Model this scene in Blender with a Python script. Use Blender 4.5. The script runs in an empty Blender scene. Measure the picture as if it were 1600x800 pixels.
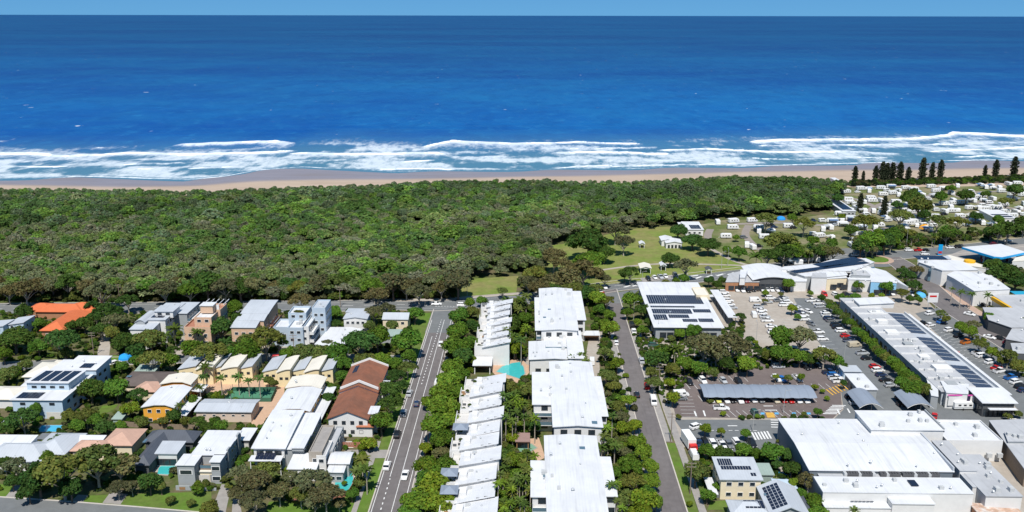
import bpy, bmesh, math, random
import numpy as np
from mathutils import Vector, Matrix

random.seed(7); rng = np.random.default_rng(7)
scene = bpy.context.scene
COL = scene.collection
R = math.radians

# ------------------------------------------------------------------ camera
FPX, CAMH, PITCH, YAW, ROLL = 1400.0, 125.0, 15.18, 1.027, 0.10   # focal length in photo pixels (1600 wide)
cam_d = bpy.data.cameras.new('camera')
cam = bpy.data.objects.new('camera', cam_d); COL.objects.link(cam)
cam_d.sensor_width = 36.0; cam_d.lens = FPX / 1600.0 * 36.0
cam_d.clip_start = 1.0; cam_d.clip_end = 120000.0
CM = Matrix.Rotation(R(YAW), 3, 'Z') @ Matrix.Rotation(R(90 - PITCH), 3, 'X') @ Matrix.Rotation(R(ROLL), 3, 'Z')
cam.matrix_world = Matrix.Translation((0, 0, CAMH)) @ CM.to_4x4()
scene.camera = cam

# ------------------------------------------------------------------ world, sun, exposure
SUN_EL, SUN_AZ = 58.0, 183.0     # azimuth clockwise from +Y (the sea); the sun stands behind the camera
w = bpy.data.worlds.new('World'); scene.world = w; w.use_nodes = True
wn = w.node_tree.nodes; wl = w.node_tree.links
bg = wn['Background']; sky = wn.new('ShaderNodeTexSky'); sky.sky_type = 'NISHITA'; sky.sun_disc = False
sky.sun_elevation = R(SUN_EL); sky.sun_rotation = R(SUN_AZ)
sky.altitude = 0; sky.air_density = 0.3; sky.dust_density = 0.0; sky.ozone_density = 6.0
gm = wn.new('ShaderNodeGamma'); gm.inputs[1].default_value = .35; tn = wn.new('ShaderNodeVectorMath'); tn.operation = 'MULTIPLY'; tn.inputs[1].default_value = (.42, 1.04, 1.66)
wl.new(sky.outputs[0], gm.inputs[0]); wl.new(gm.outputs[0], tn.inputs[0])      # the whole sky evenly: clear, deep maritime blue
wl.new(tn.outputs[0], bg.inputs[0]); bg.inputs[1].default_value = 0.15
sun_d = bpy.data.lights.new('sun', 'SUN'); sun_d.energy = 4.2; sun_d.angle = R(0.53); sun_d.color = (1.0, 0.96, 0.9)
sun = bpy.data.objects.new('sun', sun_d); COL.objects.link(sun)
sdir = Vector((math.sin(R(SUN_AZ)) * math.cos(R(SUN_EL)), math.cos(R(SUN_AZ)) * math.cos(R(SUN_EL)), math.sin(R(SUN_EL))))
sun.rotation_euler = (-sdir).to_track_quat('-Z', 'Y').to_euler(); sun.location = (0, 0, 300)
scene.view_settings.view_transform = 'Standard'; scene.view_settings.look = 'None'
scene.view_settings.exposure = 0.36; scene.view_settings.gamma = 1.0; scene.view_settings.use_curve_mapping = False
scene.render.engine = 'CYCLES'
cy = scene.cycles
cy.max_bounces = 5; cy.diffuse_bounces = 2; cy.glossy_bounces = 2; cy.transmission_bounces = 3; cy.transparent_max_bounces = 4
cy.use_denoising = True; cy.caustics_reflective = False; cy.caustics_refractive = False

# ------------------------------------------------------------------ photo pixel -> place at a known height
def P(px, py, h=0.0):
    d = CM @ Vector(((px - 800.0) / FPX, -(py - 400.0) / FPX, -1.0))
    t = (h - CAMH) / d.z
    return Vector((d.x * t, d.y * t, h))
def scale_at(p):                       # photo pixels per metre at a place
    v = CM.transposed() @ (Vector(p) - Vector((0, 0, CAMH)))
    return FPX / -v.z

# ------------------------------------------------------------------ materials
MATS = {}
def lin(r, g, b):
    f = lambda c: c / 12.92 if c <= 0.04045 else ((c + 0.055) / 1.055) ** 2.4
    return (f(r / 255), f(g / 255), f(b / 255))
def mat(name, col, rough=0.7, var=0.12, scale=0.6, spec=0.3, metal=0.0, bump=0.0, bscale=4.0, lines=None, streak=0.0, col2=None, mixscale=0.15):
    """procedural surface: base colour, large blotches, fine grain, optional sheet lines and rain streaks"""
    if name in MATS: return MATS[name]
    m = bpy.data.materials.new(name); m.use_nodes = True; MATS[name] = m
    n = m.node_tree.nodes; l = m.node_tree.links; b = n['Principled BSDF']
    tc = n.new('ShaderNodeTexCoord'); geo = n.new('ShaderNodeNewGeometry')
    base = n.new('ShaderNodeRGB'); base.outputs[0].default_value = (*col, 1); cur = base.outputs[0]
    if col2:
        nz = n.new('ShaderNodeTexNoise'); nz.inputs['Scale'].default_value = mixscale; nz.inputs['Detail'].default_value = 5; nz.inputs['Roughness'].default_value = .65
        l.new(geo.outputs['Position'], nz.inputs['Vector'])
        cr = n.new('ShaderNodeMapRange'); cr.inputs[1].default_value = .42; cr.inputs[2].default_value = .6
        l.new(nz.outputs[0], cr.inputs[0])
        mx = n.new('ShaderNodeMix'); mx.data_type = 'RGBA'; mx.inputs[7].default_value = (*col2, 1)
        l.new(cr.outputs[0], mx.inputs[0]); l.new(cur, mx.inputs[6]); cur = mx.outputs[2]
    if var:
        nz = n.new('ShaderNodeTexNoise'); nz.inputs['Scale'].default_value = scale; nz.inputs['Detail'].default_value = 6; nz.inputs['Roughness'].default_value = .7
        l.new(geo.outputs['Position'], nz.inputs['Vector'])
        mr = n.new('ShaderNodeMapRange'); mr.inputs[1].default_value = .3; mr.inputs[2].default_value = .7; mr.inputs[3].default_value = 1 - var; mr.inputs[4].default_value = 1 + var * .6
        l.new(nz.outputs[0], mr.inputs[0])
        vm = n.new('ShaderNodeVectorMath'); vm.operation = 'SCALE'; l.new(cur, vm.inputs[0]); l.new(mr.outputs[0], vm.inputs['Scale']); cur = vm.outputs[0]
    if streak:
        mp = n.new('ShaderNodeMapping'); mp.inputs['Scale'].default_value = (.9, .06, .06); l.new(geo.outputs['Position'], mp.inputs[0])
        nz = n.new('ShaderNodeTexNoise'); nz.inputs['Scale'].default_value = 1.2; nz.inputs['Detail'].default_value = 4; l.new(mp.outputs[0], nz.inputs['Vector'])
        mr = n.new('ShaderNodeMapRange'); mr.inputs[1].default_value = .52; mr.inputs[2].default_value = .75; mr.inputs[3].default_value = 1; mr.inputs[4].default_value = 1 - streak
        l.new(nz.outputs[0], mr.inputs[0])
        vm = n.new('ShaderNodeVectorMath'); vm.operation = 'SCALE'; l.new(cur, vm.inputs[0]); l.new(mr.outputs[0], vm.inputs['Scale']); cur = vm.outputs[0]
    if lines:                            # roof sheet laps / board joints: (axis, spacing, depth)
        ax, sp, dp = lines
        sx = n.new('ShaderNodeSeparateXYZ'); l.new(geo.outputs['Position'], sx.inputs[0])
        m1 = n.new('ShaderNodeMath'); m1.operation = 'MULTIPLY'; m1.inputs[1].default_value = 1 / sp; l.new(sx.outputs[ax], m1.inputs[0])
        m2 = n.new('ShaderNodeMath'); m2.operation = 'FRACT'; l.new(m1.outputs[0], m2.inputs[0])
        m3 = n.new('ShaderNodeMath'); m3.operation = 'LESS_THAN'; m3.inputs[1].default_value = .16; l.new(m2.outputs[0], m3.inputs[0])
        m4 = n.new('ShaderNodeMapRange'); m4.inputs[3].default_value = 1; m4.inputs[4].default_value = 1 - dp; l.new(m3.outputs[0], m4.inputs[0])
        vm = n.new('ShaderNodeVectorMath'); vm.operation = 'SCALE'; l.new(cur, vm.inputs[0]); l.new(m4.outputs[0], vm.inputs['Scale']); cur = vm.outputs[0]
    if bump:
        nz = n.new('ShaderNodeTexNoise'); nz.inputs['Scale'].default_value = bscale; nz.inputs['Detail'].default_value = 5
        l.new(geo.outputs['Position'], nz.inputs['Vector'])
        bp = n.new('ShaderNodeBump'); bp.inputs['Strength'].default_value = bump; bp.inputs['Distance'].default_value = .2
        l.new(nz.outputs[0], bp.inputs['Height']); l.new(bp.outputs[0], b.inputs['Normal'])
    l.new(cur, b.inputs['Base Color']); b.inputs['Roughness'].default_value = rough
    b.inputs['Specular IOR Level'].default_value = spec; b.inputs['Metallic'].default_value = metal
    return m
def paint_mat(name, rough=0.3, spec=0.5):     # colour comes from the object (car paint, fabric)
    if name in MATS: return MATS[name]
    m = bpy.data.materials.new(name); m.use_nodes = True; MATS[name] = m
    n = m.node_tree.nodes; l = m.node_tree.links; b = n['Principled BSDF']
    oi = n.new('ShaderNodeObjectInfo'); l.new(oi.outputs['Color'], b.inputs['Base Color'])
    b.inputs['Roughness'].default_value = rough; b.inputs['Specular IOR Level'].default_value = spec
    return m
def leaf_mat(name, instancer=False, trans=0.4):
    if name in MATS: return MATS[name]
    m = bpy.data.materials.new(name); m.use_nodes = True; MATS[name] = m
    n = m.node_tree.nodes; l = m.node_tree.links; n.remove(n['Principled BSDF']); out = n['Material Output']
    if instancer:
        at = n.new('ShaderNodeAttribute'); at.attribute_type = 'INSTANCER'; at.attribute_name = 'tint'; c = at.outputs['Color']
    else:
        oi = n.new('ShaderNodeObjectInfo'); c = oi.outputs['Color']
    la = n.new('ShaderNodeAttribute'); la.attribute_type = 'GEOMETRY'; la.attribute_name = 'leafvar'
    vm = n.new('ShaderNodeVectorMath'); vm.operation = 'MULTIPLY'; l.new(c, vm.inputs[0]); l.new(la.outputs['Color'], vm.inputs[1])
    df = n.new('ShaderNodeBsdfDiffuse'); tr = n.new('ShaderNodeBsdfTranslucent'); mx = n.new('ShaderNodeMixShader'); mx.inputs[0].default_value = trans
    l.new(vm.outputs[0], df.inputs[0]); l.new(vm.outputs[0], tr.inputs[0]); l.new(df.outputs[0], mx.inputs[1]); l.new(tr.outputs[0], mx.inputs[2]); l.new(mx.outputs[0], out.inputs[0])
    return m

# ------------------------------------------------------------------ mesh + object helpers
def new_mesh(name, verts, faces, m=None, smooth=False):
    me = bpy.data.meshes.new(name); me.from_pydata([tuple(v) for v in verts], [], faces); me.update()
    if m: me.materials.append(m)
    if smooth: me.polygons.foreach_set('use_smooth', [True] * len(me.polygons))
    return me
def link(name, data, parent=None, loc=None, rot=None, scl=None, color=None):
    o = bpy.data.objects.new(name, data); COL.objects.link(o)
    if parent is not None: o.parent = parent
    if loc is not None: o.location = loc
    if rot is not None: o.rotation_euler = rot
    if scl is not None: o.scale = scl
    if color is not None: o.color = (*color, 1)
    return o
def tag(o, label=None, cat=None, group=None, kind=None):
    if label: o['label'] = label
    if cat: o['category'] = cat
    if group: o['group'] = group
    if kind: o['kind'] = kind
    return o
def thing(name, label, cat, loc=(0, 0, 0), rz=0.0, group=None):
    o = link(name, None, loc=loc, rot=(0, 0, rz)); o.empty_display_size = .5
    return tag(o, label, cat, group)
class MB:                                 # collects boxes, prisms and tubes for ONE mesh object
    def __init__(s): s.v = []; s.f = []
    def add(s, v, f):
        k = len(s.v); s.v += [tuple(p) for p in v]; s.f += [[i + k for i in q] for q in f]; return s
    def box(s, x0, x1, y0, y1, z0, z1):
        return s.add([(x0, y0, z0), (x1, y0, z0), (x1, y1, z0), (x0, y1, z0), (x0, y0, z1), (x1, y0, z1), (x1, y1, z1), (x0, y1, z1)],
                     [(0, 3, 2, 1), (4, 5, 6, 7), (0, 1, 5, 4), (1, 2, 6, 5), (2, 3, 7, 6), (3, 0, 4, 7)])
    def prism(s, pts, z0, z1):            # pts anticlockwise seen from above
        n = len(pts)
        return s.add([(x, y, z0) for x, y in pts] + [(x, y, z1) for x, y in pts],
                     [list(range(n))[::-1], list(range(n, 2 * n))] + [(i, (i + 1) % n, n + (i + 1) % n, n + i) for i in range(n)])
    def tube(s, a, b, r0, r1=None, n=7):
        a = Vector(a); b = Vector(b); r1 = r0 if r1 is None else r1
        d = (b - a).normalized(); u = d.orthogonal().normalized(); v = d.cross(u)
        p = [a + (u * math.cos(t) + v * math.sin(t)) * r0 for t in [2 * math.pi * i / n for i in range(n)]] + \
            [b + (u * math.cos(t) + v * math.sin(t)) * r1 for t in [2 * math.pi * i / n for i in range(n)]]
        return s.add(p, [(i, (i + 1) % n, n + (i + 1) % n, n + i) for i in range(n)] + [list(range(n))[::-1], list(range(n, 2 * n))])
    def grid(s, rows):                    # rows of points, joined
        k = len(s.v); m_ = len(rows[0])
        for r in rows: s.v += [tuple(p) for p in r]
        for i in range(len(rows) - 1):
            for j in range(m_ - 1):
                s.f.append([k + i * m_ + j, k + i * m_ + j + 1, k + (i + 1) * m_ + j + 1, k + (i + 1) * m_ + j])
        return s
    def mesh(s, name, m, smooth=False): return new_mesh(name, s.v, s.f, m, smooth)
    def build(s, name, m, parent=None, smooth=False, loc=None): return link(name, s.mesh(name, m, smooth), parent, loc)

FOOT = []                                 # footprints (convex polygons, world xy) nothing should grow in
def in_poly(pt, poly):
    x, y = pt[0], pt[1]; c = False; j = len(poly) - 1
    for i in range(len(poly)):
        xi, yi = poly[i][0], poly[i][1]; xj, yj = poly[j][0], poly[j][1]
        if (yi > y) != (yj > y) and x < (xj - xi) * (y - yi) / (yj - yi) + xi: c = not c
        j = i
    return c
FOOTB = []
def blocked(pt, pad=0.0):
    for (x0, x1, y0, y1, poly) in FOOTB:
        if x0 - pad <= pt[0] <= x1 + pad and y0 - pad <= pt[1] <= y1 + pad and (poly is None or in_poly(pt, poly)): return True
    return False
def foot(poly=None, rect=None):
    if rect: FOOTB.append((*rect, None))
    else:
        xs = [p[0] for p in poly]; ys = [p[1] for p in poly]; FOOTB.append((min(xs), max(xs), min(ys), max(ys), poly))
NSHEET = 0
def sheet(name, px, z, m, label=None, cat=None, kind='structure', keep_clear=True, thick=0.0, world=False):
    """flat sheet on the ground, outlined by photo pixels of ground points"""
    global NSHEET; NSHEET += 1; z += NSHEET * .0004        # no two sheets in one plane
    pts = [Vector((p[0], p[1], 0)) for p in px] if world else [P(x, y, 0) for x, y in px]
    bm = bmesh.new(); vs = [bm.verts.new((p.x, p.y, z)) for p in pts]; f = bm.faces.new(vs); f.normal_update()
    if f.normal.z < 0: f.normal_flip()
    if thick:
        r = bmesh.ops.extrude_face_region(bm, geom=[f]); 
        for v in [g for g in r['geom'] if isinstance(g, bmesh.types.BMVert)]: v.co.z += thick
    bmesh.ops.triangulate(bm, faces=bm.faces[:])
    me = bpy.data.meshes.new(name); bm.to_mesh(me); bm.free(); me.materials.append(m)
    o = link(name, me); tag(o, label, cat, None, kind)
    if keep_clear: foot([(p.x, p.y) for p in pts])
    return o
def fbm(x, y, seed=0, octaves=4):         # value noise for numpy arrays
    out = np.zeros_like(x, dtype=float); a = 1.0; tot = 0
    for o in range(octaves):
        xi = np.floor(x).astype(np.int64); yi = np.floor(y).astype(np.int64); xf = x - xi; yf = y - yi
        u = xf * xf * (3 - 2 * xf); v = yf * yf * (3 - 2 * yf)
        def h(i, j):
            n = (i * 374761393 + j * 668265263 + (seed + o * 17) * 2147483647) & 0xffffffff
            n = ((n ^ (n >> 13)) * 1274126177) & 0xffffffff
            return ((n ^ (n >> 16)) & 0xffff) / 65535.0
        out += a * ((h(xi, yi) * (1 - u) + h(xi + 1, yi) * u) * (1 - v) + (h(xi, yi + 1) * (1 - u) + h(xi + 1, yi + 1) * u) * v)
        tot += a; a *= .5; x = x * 2.03 + 11.3; y = y * 2.03 + 5.7
    return out / tot
# ================================================================== crowns (shared meshes)
LEAF = leaf_mat('leaf', False); LEAF_F = leaf_mat('forest_leaf', True, .42)
BARK = mat('bark', (.17, .13, .10), .9, .3, 2.0); BARK_PALE = mat('bark_pale', (.38, .34, .28), .9, .25, 1.5)
def ico(sub=1):
    bm = bmesh.new(); bmesh.ops.create_icosphere(bm, subdivisions=sub, radius=1.0)
    v = np.array([tuple(p.co) for p in bm.verts]); f = [[q.index for q in x.verts] for x in bm.faces]; bm.free(); return v, f
ICO1, ICO1F = ico(1); ICO2, ICO2F = ico(2)
def quads_mesh(name, C, Nn, S, var, m, extra=None, asp=1.0):
    """leaf faces: centres C, normals Nn, half sizes S; extra = (verts, tris, var)"""
    k = len(C); r = rng.normal(size=(k, 3)); U = np.cross(Nn, r); U /= np.linalg.norm(U, axis=1)[:, None] + 1e-9; V = np.cross(Nn, U)
    S = S[:, None]; sk = rng.uniform(.55, 1.1, (k, 1))
    q = np.stack([C - U * S * asp, C - V * S * sk, C + U * S * asp, C + V * S * sk], 1).reshape(-1, 3)
    f = np.arange(k * 4).reshape(-1, 4).tolist(); vv = np.repeat(var, 4, axis=0)
    if extra is not None:
        ev, ef, evar = extra; o = len(q); q = np.vstack([q, ev]); f += [[i + o for i in t] for t in ef]; vv = np.vstack([vv, evar])
    me = bpy.data.meshes.new(name); me.from_pydata(q.tolist(), [], f); me.update(); me.materials.append(m)
    a = me.color_attributes.new('leafvar', 'FLOAT_COLOR', 'POINT')
    a.data.foreach_set('color', np.hstack([vv, np.ones((len(vv), 1))]).astype(np.float32).ravel()); return me
def crown_mesh(name, m, lobes=9, leaves=900, size=.085, flat=.75, open_=0.0, warm=.12, spread=.62, lr=(.30, .46), core=.86, up=.45):
    L = []
    for i in range(lobes):
        a = i * 2.399 + rng.uniform(-.5, .5); r = spread * math.sqrt((i + .4) / lobes) * rng.uniform(.85, 1.1)
        rad = rng.uniform(*lr) * (1 - .25 * r); z = (1 - (r / .95) ** 2) * .45 * rng.uniform(.55, 1.15) - .10
        L.append((r * math.cos(a), r * math.sin(a), z, rad))
    cs, ns, vs, ss = [], [], [], []
    per = int(leaves / lobes * 1.5)
    for i, (x, y, z, rad) in enumerate(L):
        d = rng.normal(size=(per, 3)); d /= np.linalg.norm(d, axis=1)[:, None]; d[:, 2] = np.where(d[:, 2] < -.45, -d[:, 2], d[:, 2])
        rr = rad * (1 + rng.normal(0, .10 + open_ * .3, (per, 1))); c = np.array([x, y, z]) + d * rr * np.array([1, 1, .85])
        ok = np.ones(per, bool)
        for j, (X, Y, Z, Rr) in enumerate(L):
            if j != i: ok &= np.linalg.norm(c - np.array([X, Y, Z]), axis=1) > Rr * .82
        tone = 1 + rng.normal(0, .10)
        nn = d + rng.normal(0, .55, d.shape); nn[:, 2] += up; nn /= np.linalg.norm(nn, axis=1)[:, None]
        v = tone * rng.uniform(.68, 1.32, (per, 1)) * np.array([1, 1, 1]) * (1 + rng.normal(0, warm, (per, 3)) * np.array([1, .35, .8]))
        cs.append(c[ok]); ns.append(nn[ok]); vs.append(v[ok]); ss.append(rng.uniform(.6, 1.3, per)[ok] * size)
    C = np.vstack(cs); Nn = np.vstack(ns); V = np.clip(np.vstack(vs), .3, 2); S = np.concatenate(ss)
    ev = []; ef = []
    if core:
        for (x, y, z, rad) in L:
            b = len(ev); disp = 1 + rng.normal(0, .10, (len(ICO1), 1))
            ev += (np.array([x, y, z]) + ICO1 * disp * rad * core * np.array([1, 1, .82])).tolist(); ef += [[q + b for q in t] for t in ICO1F]
    extra = (np.array(ev), ef, np.full((len(ev), 3), .8)) if ev else None  # cores toned below the leaves: shade inside the crown put into the colour
    C[:, 2] *= flat / .75
    if extra is not None: extra[0][:, 2] *= flat / .75
    return quads_mesh(name, C, Nn, S, V, m, extra)
def frond_mesh(name, m, n=18, droop=.9, wid=.12, seg=5, rise=.55):
    v, f, var = [], [], []
    for i in range(n):
        a = i * 2.399 + rng.uniform(-.25, .25); el = rise + (i / n) * -.9 + rng.uniform(-.2, .2); ln = rng.uniform(.8, 1.1); tone = rng.uniform(.7, 1.3)
        pts = []
        x = z = 0.0; e = el + .5
        for s in range(seg + 1):
            pts.append((x, z)); x += math.cos(e) * ln / seg; z += math.sin(e) * ln / seg; e -= droop * (s + .6) / seg
        ca, sa = math.cos(a), math.sin(a)
        for sd in (-1, 1):
            b = len(v)
            for s, (x, z) in enumerate(pts):
                wd = wid * math.sin(math.pi * min(.97, (s + .35) / (seg + .35))) * sd
                v.append((x * ca, x * sa, z)); v.append((x * ca - wd * sa, x * sa + wd * ca, z - abs(wd) * .55)); var += [[tone] * 3] * 2
            for s in range(seg): f.append([b + 2 * s, b + 2 * s + 1, b + 2 * s + 3, b + 2 * s + 2])
    me = new_mesh(name, v, f, m); at = me.color_attributes.new('leafvar', 'FLOAT_COLOR', 'POINT')
    at.data.foreach_set('color', np.hstack([np.array(var), np.ones((len(var), 1))]).astype(np.float32).ravel()); return me
def pine_mesh(name, m):                    # Norfolk pine: tiers of upswept branches round a straight stem
    cs, ns, ss, vs = [], [], [], []
    for t in range(15):
        z = .08 + t / 15 * .92; r = .17 * min(1, (1 - t / 15) * 3.2) * (.85 + .15 * math.cos(t * 1.9)) + .025; nb = 9
        for b in range(nb):
            a = b * 2 * math.pi / nb + t * .7; ln = r * rng.uniform(.75, 1.1)
            for s in np.linspace(.15, 1, 7):
                cs.append((math.cos(a) * ln * s, math.sin(a) * ln * s, z + s * s * .03 + rng.normal(0, .008))); ns.append((rng.normal(), rng.normal(), rng.normal())); ss.append(.04 * rng.uniform(.7, 1.3)); vs.append([rng.uniform(.6, 1.4)] * 3)
    N_ = np.array(ns); N_ /= np.linalg.norm(N_, axis=1)[:, None]
    return quads_mesh(name, np.array(cs), N_, np.array(ss), np.array(vs), m)

CROWN = {
    'leafy': [crown_mesh('crown', LEAF, 11, 1500, .075, .80) for i in range(4)],
    'fig': [crown_mesh('crown', LEAF, 16, 2300, .055, .72, lr=(.26, .40), spread=.68) for i in range(3)],
    'gum': [crown_mesh('crown', LEAF, 17, 1700, .06, .75, open_=.35, lr=(.17, .29), spread=.80, core=.6, up=.5, warm=.09) for i in range(4)],
    'bush': [crown_mesh('foliage', LEAF, 6, 500, .13, .85, lr=(.4, .55), spread=.5) for i in range(3)],
    'palm': [frond_mesh('crown', LEAF, 20) for i in range(3)],
    'pine': [pine_mesh('crown', LEAF) for i in range(3)],
}
FOREST_PROTO = [crown_mesh('forest_crown', LEAF_F, 9, 620, .10, .80, up=.8) for i in range(3)] + \
               [crown_mesh('forest_crown', LEAF_F, 13, 620, .085, .75, open_=.3, lr=(.19, .32), spread=.76, core=.7, up=.8, warm=.09) for i in range(3)] + \
               [crown_mesh('forest_crown', LEAF_F, 5, 300, .15, .8, lr=(.42, .55), spread=.45) for i in range(2)]
proto_col = bpy.data.collections.new('forest_prototypes')
for i, me in enumerate(FOREST_PROTO):
    o = bpy.data.objects.new('forest_crown', me); proto_col.objects.link(o)
def scatter_tree():
    ng = bpy.data.node_groups.new('scatter_crowns', 'GeometryNodeTree')
    ng.interface.new_socket('Geometry', in_out='INPUT', socket_type='NodeSocketGeometry'); ng.interface.new_socket('Geometry', in_out='OUTPUT', socket_type='NodeSocketGeometry')
    N = ng.nodes; Lk = ng.links; gi = N.new('NodeGroupInput'); go = N.new('NodeGroupOutput')
    mp = N.new('GeometryNodeMeshToPoints'); ip = N.new('GeometryNodeInstanceOnPoints'); ci = N.new('GeometryNodeCollectionInfo')
    ci.inputs['Collection'].default_value = proto_col; ci.inputs['Separate Children'].default_value = True; ci.inputs['Reset Children'].default_value = True
    Lk.new(gi.outputs[0], mp.inputs[0]); Lk.new(mp.outputs[0], ip.inputs['Points']); Lk.new(ci.outputs[0], ip.inputs['Instance']); ip.inputs['Pick Instance'].default_value = True
    def attr(nm, dt):
        a = N.new('GeometryNodeInputNamedAttribute'); a.data_type = dt; a.inputs[0].default_value = nm; return a.outputs[0]
    Lk.new(attr('pick', 'INT'), ip.inputs['Instance Index']); Lk.new(attr('size', 'FLOAT_VECTOR'), ip.inputs['Scale'])
    cx = N.new('ShaderNodeCombineXYZ'); Lk.new(attr('spin', 'FLOAT'), cx.inputs[2]); Lk.new(cx.outputs[0], ip.inputs['Rotation'])
    Lk.new(ip.outputs[0], go.inputs[0]); return ng
SCATTER = scatter_tree()
def scatter(name, pts, size, pick, tint, label, cat):
    pts = np.asarray(pts); k = len(pts); me = bpy.data.meshes.new(name); me.from_pydata(pts.tolist(), [], [])
    a = me.attributes.new('size', 'FLOAT_VECTOR', 'POINT'); a.data.foreach_set('vector', np.asarray(size, np.float32).ravel())
    a = me.attributes.new('pick', 'INT', 'POINT'); a.data.foreach_set('value', np.asarray(pick, np.int32))
    a = me.attributes.new('spin', 'FLOAT', 'POINT'); a.data.foreach_set('value', rng.uniform(0, 6.28, k).astype(np.float32))
    a = me.attributes.new('tint', 'FLOAT_COLOR', 'POINT'); a.data.foreach_set('color', np.hstack([tint, np.ones((k, 1))]).astype(np.float32).ravel())
    o = link(name, me); md = o.modifiers.new('scatter', 'NODES'); md.node_group = SCATTER; return tag(o, label, cat, None, 'stuff')

# ================================================================== sea, beach, ground
SEA = -2.0
def curve(px, h, ext=2500):
    w_ = [P(x, y, h) for x, y in px]; xs = [p.x for p in w_]; ys = [p.y for p in w_]
    sl, sr = (ys[1] - ys[0]) / (xs[1] - xs[0]) * .2, (ys[-1] - ys[-2]) / (xs[-1] - xs[-2]) * .4
    xs = [xs[0] - ext] + xs + [xs[-1] + ext]; ys = [ys[0] - sl * ext * .1] + ys + [ys[-1] + sr * ext * .3]
    return lambda x: np.interp(x, xs, ys)
water_edge = curve([(-10, 281), (60, 280), (120, 277), (200, 279), (290, 282), (345, 277), (400, 267), (470, 262), (540, 265), (620, 269), (750, 267.5), (850, 266), (950, 265), (1050, 262.5), (1200, 260), (1300, 257), (1400, 254), (1500, 252), (1610, 250)], SEA)
dry_edge = curve([(-10, 289), (100, 291), (200, 293), (300, 291), (400, 284), (500, 281), (620, 280.5), (760, 278), (850, 276), (1000, 273), (1150, 269), (1300, 266), (1450, 265), (1610, 262)], -1)
dune_edge = curve([(-10, 301), (200, 304), (330, 305), (450, 300), (600, 295), (700, 289), (850, 288), (950, 291), (1050, 287), (1150, 281), (1250, 284), (1330, 289), (1450, 288), (1610, 286)], 0)

# beach: one sheet from under the dune scrub down into the water; 'wet' is how wet the sand is
def beach():
    xs = np.concatenate([np.linspace(-3500, -700, 15)[:-1], np.arange(-700, 900, 6.0), np.linspace(900, 3500, 15)])
    T = np.linspace(0, 1, 26); V = []; W = []
    for x in xs:
        yd, yw, yb = dune_edge(x) - 14, water_edge(x) + 16, dry_edge(x)
        for t in T:
            y = yd + (yw - yd) * t; s = (y - yd) / max(1, (yw - 16 - yd))
            z = .25 - (2.25 + .06) * min(s, 1.25) ** 1.3 + .12 * math.sin(x * .05 + y * .11)
            V.append((x, y, z if t > 0 else -.6)); W.append(1 / (1 + math.exp(-(y - yb) / 2.2)))
    n = len(T); F = [(i * n + j, (i + 1) * n + j, (i + 1) * n + j + 1, i * n + j + 1) for i in range(len(xs) - 1) for j in range(n - 1)]
    m = bpy.data.materials.new('beach_sand'); m.use_nodes = True; nn = m.node_tree.nodes; l = m.node_tree.links; b = nn['Principled BSDF']
    at = nn.new('ShaderNodeAttribute'); at.attribute_name = 'wet'; geo = nn.new('ShaderNodeNewGeometry')
    nz = nn.new('ShaderNodeTexNoise'); nz.inputs['Scale'].default_value = .06; nz.inputs['Detail'].default_value = 8; nz.inputs['Roughness'].default_value = .65
    mp = nn.new('ShaderNodeMapping'); mp.inputs['Scale'].default_value = (.35, 1.3, 1); l.new(geo.outputs['Position'], mp.inputs[0]); l.new(mp.outputs[0], nz.inputs['Vector'])
    ad = nn.new('ShaderNodeMath'); ad.operation = 'MULTIPLY_ADD'; ad.inputs[1].default_value = .55; l.new(nz.outputs[0], ad.inputs[0])
    sb = nn.new('ShaderNodeMath'); sb.operation = 'SUBTRACT'; sb.inputs[1].default_value = .275; l.new(at.outputs['Fac'], sb.inputs[0]); l.new(sb.outputs[0], ad.inputs[2]); ad.use_clamp = True
    mx = nn.new('ShaderNodeMix'); mx.data_type = 'RGBA'; mx.inputs[6].default_value = (.43, .335, .255, 1); mx.inputs[7].default_value = (.255, .225, .235, 1)
    l.new(ad.outputs[0], mx.inputs[0])
    mr = nn.new('ShaderNodeMapRange'); mr.inputs[1].default_value = .3; mr.inputs[2].default_value = .7; mr.inputs[3].default_value = .86; mr.inputs[4].default_value = 1.12; l.new(nz.outputs[0], mr.inputs[0])
    vm = nn.new('ShaderNodeVectorMath'); vm.operation = 'SCALE'; l.new(mx.outputs[2], vm.inputs[0]); l.new(mr.outputs[0], vm.inputs['Scale']); l.new(vm.outputs[0], b.inputs['Base Color'])
    rg = nn.new('ShaderNodeMapRange'); rg.inputs[3].default_value = .9; rg.inputs[4].default_value = .35; l.new(ad.outputs[0], rg.inputs[0]); l.new(rg.outputs[0], b.inputs['Roughness'])
    b.inputs['Specular IOR Level'].default_value = .3
    me = new_mesh('beach', V, F, m, True); a = me.attributes.new('wet', 'FLOAT', 'POINT'); a.data.foreach_set('value', np.array(W, np.float32))
    tag(link('beach', me), None, None, None, 'structure')
beach()

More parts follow.
